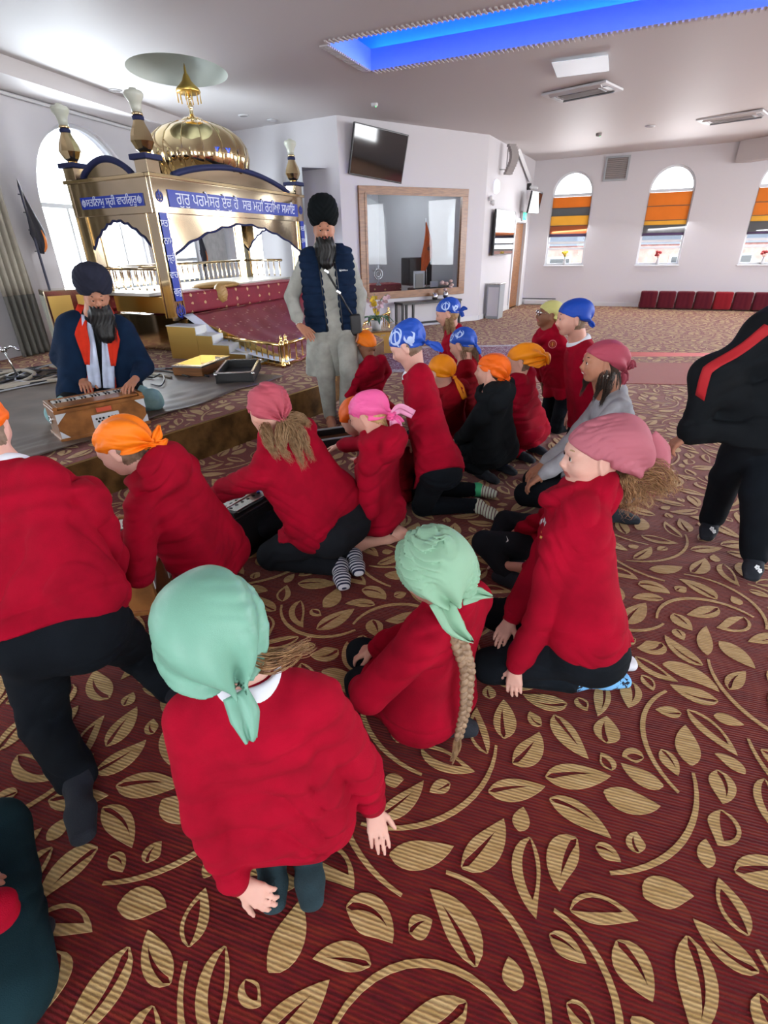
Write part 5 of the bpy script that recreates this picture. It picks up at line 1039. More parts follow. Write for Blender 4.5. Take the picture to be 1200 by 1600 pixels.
for i, (cm, lb) in enumerate((('yellow', 'vase of yellow flowers on the sill of the far window nearest the corner'), ('petal_red', 'vase of red flowers on the middle far window sill'), ('petal_red', 'vase of red flowers on the sill of the window cut by the right edge'))):
    if 'petal_red' not in M: M['petal_red'] = mat('petal_red', (.40, .05, .05), rough=.7)
    p = PF(.99+2.21*i, .98, .05); T = empty('flower_vase', tuple(p), lb, 'vase'); MB().lathe(p, [(.035, 0), (.045, .04), (.022, .12), (.03, .15)], 14).build('vase', M['trimw'], T, smooth=True); rs_ = np.random.RandomState(i)
    for k in range(7):
        e = p+V(rs_.uniform(-.09, .09), rs_.uniform(-.04, .04), .25+rs_.uniform(-.04, .06)); MB().tube([p+UZ*.12, e], .003, 4).build('stem', M['leaf'], T); s = Sdf(); s.ell(e, (.035, .035, .03)); sdf_obj('blossom', s, .014, M[cm], T)
T = empty('air_vent', tuple(PF(1.90, 2.82)+nF*.02), 'square louvred air vent high on the far wall', 'vent'); 
for a, b_, c_, d_ in ((1.64, 2.18, 2.80, 2.84), (1.64, 2.18, 3.26, 3.30), (1.64, 1.68, 2.84, 3.26), (2.14, 2.18, 2.84, 3.26)): MB().box(PF((a+b_)/2, (c_+d_)/2)+nF*.015, ((b_-a)/2, .015, (d_-c_)/2), AF).build('frame_bar', M['grey_metal'], T)
for i in range(11): MB().box(PF(1.91, 2.86+.038*i)+nF*.012, (.23, .004, .017), np.array([dF, nrm(nF-UZ*.6), nrm(UZ+nF*.6)])).build('louvre', M['spk'], T)
MB().box(PF(1.91, 3.05)+nF*.002, (.24, .002, .22), AF).build('backing', M['dark'], T)
carpet_mat('seat_maroon', (.075, .006, .014), (.09, .008, .018), (.11, .012, .02), .1); carpet_mat('seat_red', (.20, .008, .014), (.22, .01, .018), (.24, .012, .02), .1)
seatlab = ['leftmost maroon floor seat of the row below the far windows', 'second floor seat from the left in the maroon row', 'third floor seat from the left in the maroon row', 'maroon floor seat just left of the brighter red one', 'brighter red floor seat in the maroon row', 'maroon floor seat just right of the brighter red one', 'maroon floor seat cut by the right edge of the picture', '']
for i in range(7):
    s0 = 2.95+.40*i; T = empty('floor_seat', tuple(PF(s0+.2, 0)+nF*.38), seatlab[i], 'seat', 'floor seats along the far wall'); m = 'seat_red' if i == 4 else 'seat_maroon'
    s = Sdf(); s.box(PF(s0+.2, .22)+nF*.42, (.192, .07, .20), AF, .04); s.disp = fold_fn(.004, i, 1.2); sdf_obj('backrest', s, .02, M[m], T); s = Sdf(); s.box(PF(s0+.2, .08)+nF*.22, (.19, .17, .07), AF, .03); sdf_obj('cushion', s, .02, M[m], T)
T = empty('radiator_pipe', tuple(PF(.35, .0)+nF*.08), 'low pipe box at the foot of the far wall corner', 'pipe'); MB().box(PF(.38, .07)+nF*.06, (.30, .05, .05), AF, bev=.01).build('cover', M['trimw'], T); MB().tube([PF(.02, .16)+nF*.05, PF(.9, .16)+nF*.05], .012, 6).build('pipe', M['dark'], T)
# ceiling fittings
def cassette(c, u, w, L, W, label):
    T = empty('ceiling_air_conditioner', tuple(c), label, 'air conditioner', None); ax = np.array([u, w, UZ]); MB().box(c-UZ*.012, (L/2, W/2, .014), ax, bev=.004).build('face_plate', M['trimw'], T); g = MB().box(c-UZ*.030, (L*.32, W*.24, .006), ax).build('grille', M['grey_metal'], T)
    for i in range(9): MB().box(c+w*(-W*.2+W*.05*i)-UZ*.038, (L*.31, .006, .004), ax).build('grille_slat', M['spk'], g)
    for sg in (-1, 1): MB().box(c+w*W*.38*sg-UZ*.030, (L*.40, W*.05, .006), np.array([u, nrm(w+UZ*.5*sg), nrm(UZ-w*.5*sg)])).build('flap', M['grey_metal'] if sg > 0 else M['trimw'], T)
    for sg in (-1, 1): MB().box(c+u*L*.41*sg-UZ*.028, (L*.035, W*.20, .004), ax).build('end_vent', M['grey_metal'], T)
ua = nrm(V(2.957-2.362, 8.148-8.71, 0)); wa = nrm(np.cross(UZ, ua)); cassette(V(2.96, 9.28, cz(2.96, 9.28)-.006), ua, wa, .95, .62, 'ceiling air conditioner next to the bright rectangular panel'); cassette(V(6.20, 11.01, cz(6.20, 11.01)-.006), ua, wa, 1.0, .62, 'ceiling air conditioner cut by the right edge of the picture')
mb = MB(); mb.prism([(0, 0), (1, 0), (1, 1), (0, 1)], V(2.13, 7.96, cz(2.5, 8.2)-.03), V(.58, -.25, 0), V(.26, .62, 0), UZ*.008); o_ = mb.build('ceiling_panel', mat('panel_pale', (.80, .84, .88), rough=.5, emit=(.8, .9, 1), es=.25)); tag(o_, 'pale rectangular light panel beside the ceiling air conditioner', 'light panel')
for i, (x, y, lb) in enumerate(((-3.59, 8.99, 'round ceiling downlight over the left side of the throne'), (-2.21, 10.66, 'round ceiling downlight right of the dome'), (-1.79, 10.99, 'round ceiling downlight nearest the white back wall corner'), (5.03, 11.57, 'round ceiling downlight before the far windows'))):
    h_ = cz(x, y); T = empty('ceiling_downlight', (x, y, h_), lb, 'ceiling light'); MB().lathe((x, y, h_-.012), [(.085, 0), (.09, .008), (.09, .012)], 24).build('rim', M['trimw'], T, smooth=True); MB().lathe((x, y, h_-.016), [(.065, 0), (.065, .003)], 20).build('lens', M['steel'], T)
for i, (x, y, lb) in enumerate(((-.02, 9.89, 'white smoke detector on the ceiling above the tilted television'), (4.32, 12.18, 'small dark ceiling sensor near the far windows'))):
    h_ = cz(x, y); T = empty('smoke_detector', (x, y, h_), lb, 'smoke detector'); MB().lathe((x, y, h_-.047), [(.03, 0), (.05, .012), (.055, .045)], 18).build('housing', M['trimw' if i == 0 else 'spk'], T, smooth=True); MB().lathe((x+.02, y-.03, h_-.055), [(.006, 0), (.006, .01)], 8).build('indicator_light', mat('led_green', (.1, .8, .3), emit=(.1, 1, .3), es=2) if i == 0 else bpy.data.materials['led_green'], T)
# curtains
def curtain(name, a, b, z0, z1, label, n, mA, mB=None, zb=None, amp=.05, waves=7, flare=0.0):
    a, b = V(*a, 0), V(*b, 0); d = nrm(b-a); L = np.linalg.norm(b-a); nn = V(*n, 0); T = empty(name, tuple(a+UZ*z0), label, 'curtain'); k = waves*10
    def sheet(za, zb_, m, nm):
        G_ = np.zeros((k, 12, 3)); 
        for i, s in enumerate(np.linspace(0, 1, k)):
            for j_, z in enumerate(np.linspace(za, zb_, 12)): fl = 1+flare*(z1-z)/(z1-z0); G_[i, j_] = a+d*(L*s*fl)+nn*(amp*math.sin(s*waves*6.283+.4*math.sin(z*2))+.012*math.sin(s*31))+UZ*z
        v, f = grid_sheet(G_, .006); MB().add(v, f).build(nm, M[m], T, smooth=True)
    if mB: sheet(zb, z1, mA, 'upper_cloth'); sheet(z0, zb, mB, 'lower_cloth')
    else: sheet(z0, z1, mA, 'cloth')
    MB().tube([a+UZ*(z1+.03)-d*.1, b+UZ*(z1+.03)+d*.1], .015, 8).build('rod', M['steel'], T)
M['curtain_cream'] = mat('curtain_cream', (.40, .37, .30), rough=.8, var=.08); M['curtain_grey'] = mat('curtain_grey', (.16, .16, .14), rough=.8, var=.08); M['curtain_silver'] = mat('curtain_silver', (.42, .41, .40), rough=.5, var=.1)
c0 = PL(LS-.15, 0)+nL*.13; c1 = PL(LS+.33, 0)+nL*.13; curtain('curtain', c0[:2], c1[:2], .31, 2.9, 'cream and grey curtain hanging by the left wall', nL[:2], 'curtain_cream', 'curtain_grey', 1.05, waves=5, amp=.045)
c0 = PL(LS+4.6, 0)+nL*.25; c1 = PB(.42, 0)+nB*.15; curtain('curtain', c0[:2], c1[:2], .31, 2.6, 'silver grey curtain seen through the throne arch', nB[:2], 'curtain_silver', waves=7, amp=.05)
# flags on poles
def flag(x, y, z0, zt, lean, label, fl):
    T = empty('flag_pole', (x, y, z0), label, 'flag'); a = V(x, y, z0); b = V(x+lean[0], y+lean[1], zt); MB().tube([a, b], .016, 8).build('pole', M['flag_navy'], T); s = Sdf(); s.cap(b, b+UZ*.07, .014, .003); sdf_obj('spear_tip', s, .006, M['dark'], T)
    d = nrm(V(.3, .95, 0)); tail('pennant', [b-UZ*.05+d*.01, b-UZ*.30+d*.05, b-UZ*.55+d*.09, b-UZ*.78+d*.05], fl, tuple(nL), M['flag_black'], T, wav=.015, thick=.006); tail('orange_stripe', [b-UZ*.50+d*.12+nL*.02, b-UZ*.60+d*.15+nL*.02, b-UZ*.70+d*.13+nL*.02, b-UZ*.76+d*.08+nL*.02], [.006, .02, .02, .006], tuple(nL), M['jacket_lining_o'], T, wav=.004)
    for q_ in (.1, .3, .5, .75): MB().tube([b-UZ*q_-d*.05, b-UZ*q_+d*.03], .007, 6).build('tie', M['flag_black'], T)
M['flag_navy'] = mat('flag_navy', (.012, .014, .05), rough=.5); M['flag_black'] = mat('flag_black', (.02, .022, .035), rough=.8); M['jacket_lining_o'] = mat('stripe_orange', (.75, .22, .04), rough=.7)
f0 = PL(LS+.62, 0)+nL*.12; flag(f0[0], f0[1], .3, 2.30, (0, 0), 'black pennant with an orange stripe on a pole by the left wall', [.01, .07, .13, .02])
f1 = PL(LS+4.3, 0)+nL*.30; flag(f1[0], f1[1], .3, 2.0, (0, 0), 'second black pennant on a pole seen through the throne arch', [.01, .07, .13, .02])
# gilt box behind the harmonium player
c = V((-3.805, 6.849, 1)); T = empty('gilt_cabinet', (c[0], c[1], .3), 'gilt cabinet with cream side panels behind the harmonium player', 'cabinet'); ax = np.array([nrm(V(.80, .60, 0)), nrm(V(-.60, .80, 0)), UZ]); MB().box((c[0], c[1], .72), (.30, .22, .42), ax, bev=.01).build('body', M['gold_panel'], T)
for s_ in (-.15, .15): MB().box(V(c[0], c[1], .72)+ax[0]*s_-ax[1]*.223, (.12, .004, .36), ax).build('panel', M['gold_side'], T)
for s_ in (-.11, .11): MB().box(V(c[0], c[1], .72)-ax[0]*.303+ax[1]*s_, (.004, .08, .36), ax).build('panel', M['cream_glass'], T)
# ---- things on the platform
M['cloth_black'] = mat('stage_cloth', (.105, .078, .060), rough=.5, var=.25, vscale=3, bump=.1, bscale=30)
pts = [V(-.95, 5.45), V(-2.36, 3.14), V(-4.4, 3.6), V(-4.75, 6.0), V(-3.1, 6.15)]; n_ = 90; G_ = np.zeros((n_, 70, 3))
A_, B_, C_, D_ = V(-4.75, 6.25), V(-1.05, 5.62), V(-2.45, 3.05), V(-4.95, 3.3)
for i, s in enumerate(np.linspace(0, 1, n_)):
    for k_, t in enumerate(np.linspace(0, 1, 70)):
        p = (A_*(1-s)+B_*s)*(1-t)+(D_*(1-s)+C_*s)*t; wv = .006*abs(math.sin(t*21+s*7+2*math.sin(s*6)))**3+.008*abs(math.sin(t*9-s*11+1.3*math.sin(s*9)))**6+.012*max(0, s-.75)*4*abs(math.sin(s*60+t*9))*(1 if t > .3 else .5); G_[i, k_] = (p[0]+.03*math.sin(t*19), p[1]+.03*math.sin(s*23), .309+wv)
v_, f_ = grid_sheet(G_, .004); o_ = MB().add(v_, f_).build('stage_cloth', M['cloth_black'], None, smooth=True, origin=(-3, 4.8, .3)); tag(o_, 'wrinkled dark cloth spread over the platform under the harmonium', 'cloth')
def cable(name, pts, r, m, label, grp=None, seed=0):
    t = np.linspace(0, 1, len(pts)); tt = np.linspace(0, 1, len(pts)*7); P_ = np.stack([np.interp(tt, t, np.array(pts)[:, i]) for i in range(3)], 1)
    for _ in range(6): P_[1:-1] = (P_[:-2]+P_[1:-1]*2+P_[2:])/4
    o = MB().tube(P_, r, 6).build(name, M[m], None, smooth=True, origin=tuple(pts[0])); tag(o, label, 'cable', grp)
rs_ = np.random.RandomState(2)
for k, (m, r) in enumerate((('cable_cream', .022), ('dark', .012), ('cable_cream', .014), ('dark', .009), ('dark', .010), ('grey_metal', .008))):
    if 'cable_cream' not in M: M['cable_cream'] = mat('cable_cream', (.38, .34, .27), rough=.5)
    c = V(-4.15+.1*k, 5.45+.1*k, .33); P_ = [c+V(-.35, -1.2, 0)]+[c+V(.38*math.cos(a+k)*(1+.1*rs_.rand()), .55*math.sin(a+k)*(1+.1*rs_.rand()), .008*(i % 3)) for i, a in enumerate(np.linspace(0, 6, 9))]+[c+V(1.0+.1*k, .25, 0), c+V(1.5+.1*k, .1-.1*k, 0)]
    cable('cable', P_, r, m, ('thickest cream cable coiled at the left of the stage cloth', 'thicker black cable among the coils at the left of the stage cloth', 'thinner cream cable coiled beside the thick cream one', 'thin black cable coiled on the stage cloth behind the player', 'thin black cable of the coil reaching nearest the throne', 'thin grey cable coiled on the stage cloth at the left')[k], 'tangled cables on the stage cloth')
cable('strap', [V((-2.436, 5.544, 0.33)), V((-2.375, 5.617, 0.36)), V((-2.23, 5.337, 0.36)), V((-2.2, 5.135, 0.33)), V((-2.349, 5.253, 0.33))], .008, 'dark', 'dark strap curling on the stage cloth right of the player')
T = empty('microphone_stand', tuple(V((-4.036, 5.77, 0.31))), 'chrome microphone stand at the left edge of the platform', 'microphone stand'); p = V((-4.036, 5.77, 0.31)); MB().lathe(p, [(.13, 0), (.13, .015), (.02, .03), (.015, .05)], 20).build('base', M['dark'], T, smooth=True); MB().tube([p+UZ*.03, p+V(-.05, 0, .30)], .010, 8).build('stem', M['steel'], T, smooth=True); MB().tube([p+V(-.05, 0, .30), p+V(.06, -.02, .34), p+V(.14, -.04, .30)], .012, 8).build('arm', M['steel'], T, smooth=True); MB().tube([p+V(-.05, 0, .30), p+V(-.24, .02, .46)], .012, 8).build('boom', M['steel'], T, smooth=True)
for q_ in (V(-.05, 0, .30), V(-.24, .02, .46)): s = Sdf(); s.ell(p+q_, (.03, .04, .03)); sdf_obj('clamp_knob', s, .008, M['steel'], T)
# boxes on the stage cloth
def openbox(name, c, u, L, W, h, label, mo, mi, lid=None, trim='steel'):
    u = nrm(V(*u, 0)); w_ = V(-u[1], u[0], 0); ax = np.array([u, w_, UZ]); T = empty(name, tuple(c), label, 'case'); t = .012
    MB().box(c+UZ*t, (L/2, W/2, t), ax).build('bottom', M[mi], T)
    for sg in (-1, 1): MB().box(c+w_*sg*(W/2-t)+UZ*h/2, (L/2, t, h/2), ax, bev=.003).build('side', M[mo], T); MB().box(c+u*sg*(L/2-t)+UZ*h/2, (t, W/2-2*t, h/2), ax, bev=.003).build('end', M[mo], T)
    for sg in (-1, 1):
        MB().box(c+w_*sg*(W/2-t)+UZ*(h+.004), (L/2, t*.9, .005), ax).build('edge_trim', M[trim], T); MB().box(c+u*sg*(L/2-t)+UZ*(h+.004), (t*.9, W/2, .005), ax).build('edge_trim', M[trim], T)
        for s2 in (-1, 1): s = Sdf(); s.ell(c+w_*sg*(W/2-.004)+u*s2*(L/2-.004)+UZ*(h-.01), (.018, .018, .018)); sdf_obj('corner_cap', s, .006, M[trim], T)
    return T
a, b_ = V((-1.596, 5.095, 0.315)), V((-1.245, 5.506, 0.315)); openbox('flight_case', V(-1.53, 5.62, .318), (-.1, 1.0), .70, .38, .10, 'open black case with silver edges lying on the stage cloth', 'black_plastic', 'black_plastic')
T = empty('silver_topped_box', (-2.02, 5.92, .318), 'shallow wooden box with a silver top lying on the stage cloth', 'box'); ax = np.array([nrm(V(.25, .97, 0)), nrm(V(-.97, .25, 0)), UZ]); MB().box((-2.02, 5.92, .365), (.30, .18, .045), ax, bev=.004).build('body', M['wood'] if 'wood' in M else M['oak'], T); MB().box((-2.02, 5.92, .418), (.305, .185, .010), ax, bev=.003).build('silver_top', M['steel'], T); MB().box((-2.02, 5.92, .430), (.26, .14, .003), ax).build('inset', M['gold_panel'], T)
# ---- harmoniums
M['wood'] = mat('harmonium_wood', (.28, .115, .035), rough=.3, var=.3, vscale=10, coat=.3); M['wood_dark'] = mat('harmonium_wood_dark', (.12, .045, .018), rough=.3, var=.3, vscale=10); M['ivory'] = mat('ivory_key', (.68, .68, .62), rough=.3); M['ebony'] = mat('ebony_key', (.01, .01, .01), rough=.3); M['plate'] = mat('white_plate', (.60, .64, .66), rough=.3); M['redlab'] = mat('red_label', (.62, .10, .05), rough=.5); M['chrome_panel'] = mat('chrome_panel', (.55, .57, .56), rough=.25, metal=.9)
def harmonium(name, c, u, L, W, H, label, body, style):
    u = nrm(V(*u, 0)); v = V(-u[1], u[0], 0); ax = np.array([u, v, UZ]); c = V(c); T = empty(name, tuple(c), label, 'harmonium'); P = lambda a, b, z: c+u*a+v*b+UZ*z   # -v is the back face, +v the player
    bx = lambda nm, a, b, z, ha, hb, hz, m, par=T, bev=.003: MB().box(P(a, b, z), (ha, hb, hz), ax, bev=bev).build(nm, M[m], par)
    bx('body', 0, 0, H*.42, L/2, W/2, H*.42, body, bev=.008); bx('base_moulding', 0, 0, .012, L/2+.012, W/2+.012, .012, body); bx('rim', 0, -W*.02, H*.86, L/2+.006, W/2+.006, .012, body)
    for sg in (-1, 1): bx('end_board', sg*(L/2-.012), .0, H*.93, .014, W/2, H*.07, body)
    bx('top_board', 0, -W*.22, H*.95, L/2-.03, W*.24, H*.03, body if style == 'wood' else 'chrome_panel')
    if style != 'wood':
        for i in range(12):
            for k_ in range(2): MB().lathe(P(-L*.42+L*.076*i, -W*.30+W*.12*k_, H*.98+.001), [(.010, 0), (.008, .0015)], 10).build('sound_hole', M['ebony'], T)
        for k_ in range(3): bx('silver_strip', 0, -W*.46+W*.0+.235*W*k_, H*.985, L/2-.03, .006, .004, 'steel')
    nw = 22; kw = (L-.08)/nw; kb = bx('key_bed', 0, W*.26, H*.90, L/2-.03, W*.2, .008, 'wood_dark')
    for i in range(nw): bx('white_key', -L/2+.04+kw*(i+.5), W*.27, H*.935, kw*.46, W*.17, .008, 'ivory', bev=.002)
    for i in range(nw-1):
        if i % 7 in (0, 1, 3, 4, 5): bx('black_key', -L/2+.04+kw*(i+1), W*.20, H*.97, kw*.26, W*.10, .009, 'ebony', bev=.003)
    bx('key_rail', 0, W*.485, H*.93, L/2, .012, .014, body)
    if style == 'wood':
        f = -W/2-.004; pl = bx('grille_plate', L*.02, f, H*.40, L*.155, .003, H*.20, 'plate')
        for sx_ in (-1, 1):
            for i in range(3): MB().lathe(P(L*.02+sx_*L*.07+(i-1)*.024, f-.004, H*.47), [(.008, 0), (.008, .002)], 10, 0, np.array([u, UZ, -v])).build('grille_hole', M['ebony'], pl)
            for i in range(2): MB().lathe(P(L*.02+sx_*L*.07+(i-.5)*.024, f-.004, H*.39), [(.008, 0), (.008, .002)], 10, 0, np.array([u, UZ, -v])).build('grille_hole', M['ebony'], pl)
        bx('red_plaque', L*.02, f, H*.72, L*.085, .004, H*.065, 'redlab')
        for sa in (-1, 1):
            for sz in (-1, 1): mb = MB(); mb.prism([(0, 0), (-sa*.075, 0), (0, -sz*.075)], P(sa*L/2, -W/2-.001, H*.42+sz*H*.40), u, UZ, -v*.004); mb.build('corner_plate', M['plate'], T)
        s = Sdf(); s.tor(P(-L/2-.012, 0, H*.55), u, .028, .005, 1.0); sdf_obj('ring_handle', s, .004, M['steel'], T); MB().lathe(P(-L/2-.002, 0, H*.55), [(.02, 0), (.02, .004), (.008, .012)], 12, 0, np.array([v, UZ, -u])).build('handle_boss', M['steel'], T)
    else:
        for i in range(5): MB().lathe(P(-L*.4+L*.2*i, W/2, H*.70), [(.006, 0), (.009, .012), (.014, .02), (.012, .03)], 12, 0, np.array([u, UZ, v])).build('stop_knob', M['steel'], T, smooth=True)
        for k_ in range(2): bx('bellows_catch', -L*.30+L*.6*k_, W/2+.004, H*.3, .012, .005, .03, 'steel')
        s = Sdf(); s.tor(P(-L/2-.012, 0, H*.5), u, .03, .006, 1.0); sdf_obj('ring_handle', s, .005, M['steel'], T)
    return T
hA, hB = V((-2.32, 3.545, 0.315)), V((-1.849, 3.964, 0.315)); u_ = nrm(hB-hA); v2 = V(-u_[1], u_[0], 0); cc = (hA+hB)/2+v2*.155
harmonium('harmonium', (cc[0], cc[1], .318), u_[:2], np.linalg.norm(hB-hA)*.98, .30, .25, 'brown wooden harmonium with white grille plate played by the seated man', 'wood', 'wood')
g0, g1 = V((-0.818, 2.32, 0.3)), V((-0.584, 2.524, 0.1))
harmonium('harmonium', (-0.798, 2.744, 0), tuple(V((-0.504, 2.877, 0.3))[:2]-V((-0.797, 2.368, 0.3))[:2]), .58, .34, .30, 'black harmonium with silver top in front of the girl in striped socks', 'black_plastic', 'black')
harmonium('harmonium', tuple(V((-1.171, 1.933, 0))+V(-.10, .30, 0)), (-.15, 1.0), .58, .30, .26, 'golden wooden harmonium on the carpet under the boy in orange', 'wood', 'wood')
openbox('harmonium_case', V((-0.329, 4.332, 0))+V(-.03, .0, .006), (1, .35), .50, .30, .08, 'open black tray on the carpet beside the girl in bright pink', 'black_plastic', 'wood_dark', trim='grey_metal')
cable('cable', [V((-1.061, 5.311, 0.02)), V((-0.796, 4.854, 0.02)), V((-0.622, 4.685, 0.02)), V((-0.695, 4.54, 0.02)), V((-0.569, 4.461, 0.02))], .007, 'dark', 'thin dark cable at the foot of the platform')
# persian rug
m = mat('rug_pattern', (.20, .03, .05), rough=.95); nt = m.node_tree; p = nt.nodes['Principled BSDF']; tc = nt.nodes.new('ShaderNodeTexCoord'); v = nt.nodes.new('ShaderNodeTexNoise'); v.inputs['Scale'].default_value = 9; v.inputs['Distortion'].default_value = 2.5; v.inputs['Detail'].default_value = 2; nt.links.new(tc.outputs['Object'], v.inputs['Vector']); r = nt.nodes.new('ShaderNodeValToRGB'); r.color_ramp.interpolation = 'CONSTANT'; e = r.color_ramp.elements; e[0].color = (.15, .02, .05, 1); e[1].position = .47; e[1].color = (.48, .40, .40, 1)
for pp, cc_ in ((.53, (.20, .03, .06)), (.60, (.05, .04, .12)), (.64, (.42, .33, .34))): x = e.new(pp); x.color = (*cc_, 1)
nt.links.new(v.outputs[0], r.inputs[0]); nt.links.new(r.outputs[0], p.inputs['Base Color']); M['rug'] = m; M['rug_border'] = mat('rug_border', (.42, .38, .40), rough=.95, var=.4, vscale=30)
ra, rb, rc_, rd = V(-.50, 7.15, 0), V(1.3, 7.0, 0), V(3.30, 8.35, 0), V(1.0, 10.3, 0)
T = MB(); T.prism([(0, 0), (1, 0), (1, 1), (0, 1)], V(-.35, 7.05, .004), V(3.6, .0, 0), V(.25, 1.9, 0), UZ*.006); T = T.build('persian_rug', M['rug_border'], None, origin=(-.35, 7.05, 0)); tag(T, 'wine and white patterned rug on the carpet behind the children', 'rug'); mb = MB(); mb.prism([(.03, .08), (.97, .08), (.97, .92), (.03, .92)], V(-.35, 7.05, .0105), V(3.6, .0, 0), V(.25, 1.9, 0), UZ*.002); mb.build('rug_field', M['rug'], T)
# outside: ground and a house across the street
mb = MB(); mb.add([(-60, -60, -2.5), (60, -60, -2.5), (60, 60, -2.5), (-60, 60, -2.5)], [(0, 1, 2, 3)]); tag(mb.build('ground', mat('street_grey', (.30, .30, .31), rough=.9)), kind='structure')
T = empty('brick_house', (16, 32, -2.5), 'pale brick terrace house seen through the far windows', 'house'); MB().box((16, 33, -.6), (9, 3, 1.9)).build('wall', mat('house_brick', (.45, .22, .18), rough=.9, var=.2, vscale=3), T); mb = MB(); mb.prism([(-9.4, 0), (9.4, 0), (8.6, 1.5), (-8.6, 1.5)], V(16, 29.8, 1.3), V(1, 0, 0), V(0, .7, .7), V(0, .05, .05)); mb.build('roof', mat('house_roof', (.16, .17, .20), rough=.8), T)
for i in range(5): w_ = MB().box((9.5+3.2*i, 29.97, .1), (.6, .04, .7)).build('window', M['trimw'], T); MB().box((9.5+3.2*i, 29.92, .1), (.5, .03, .6)).build('pane', M['screen'], w_)

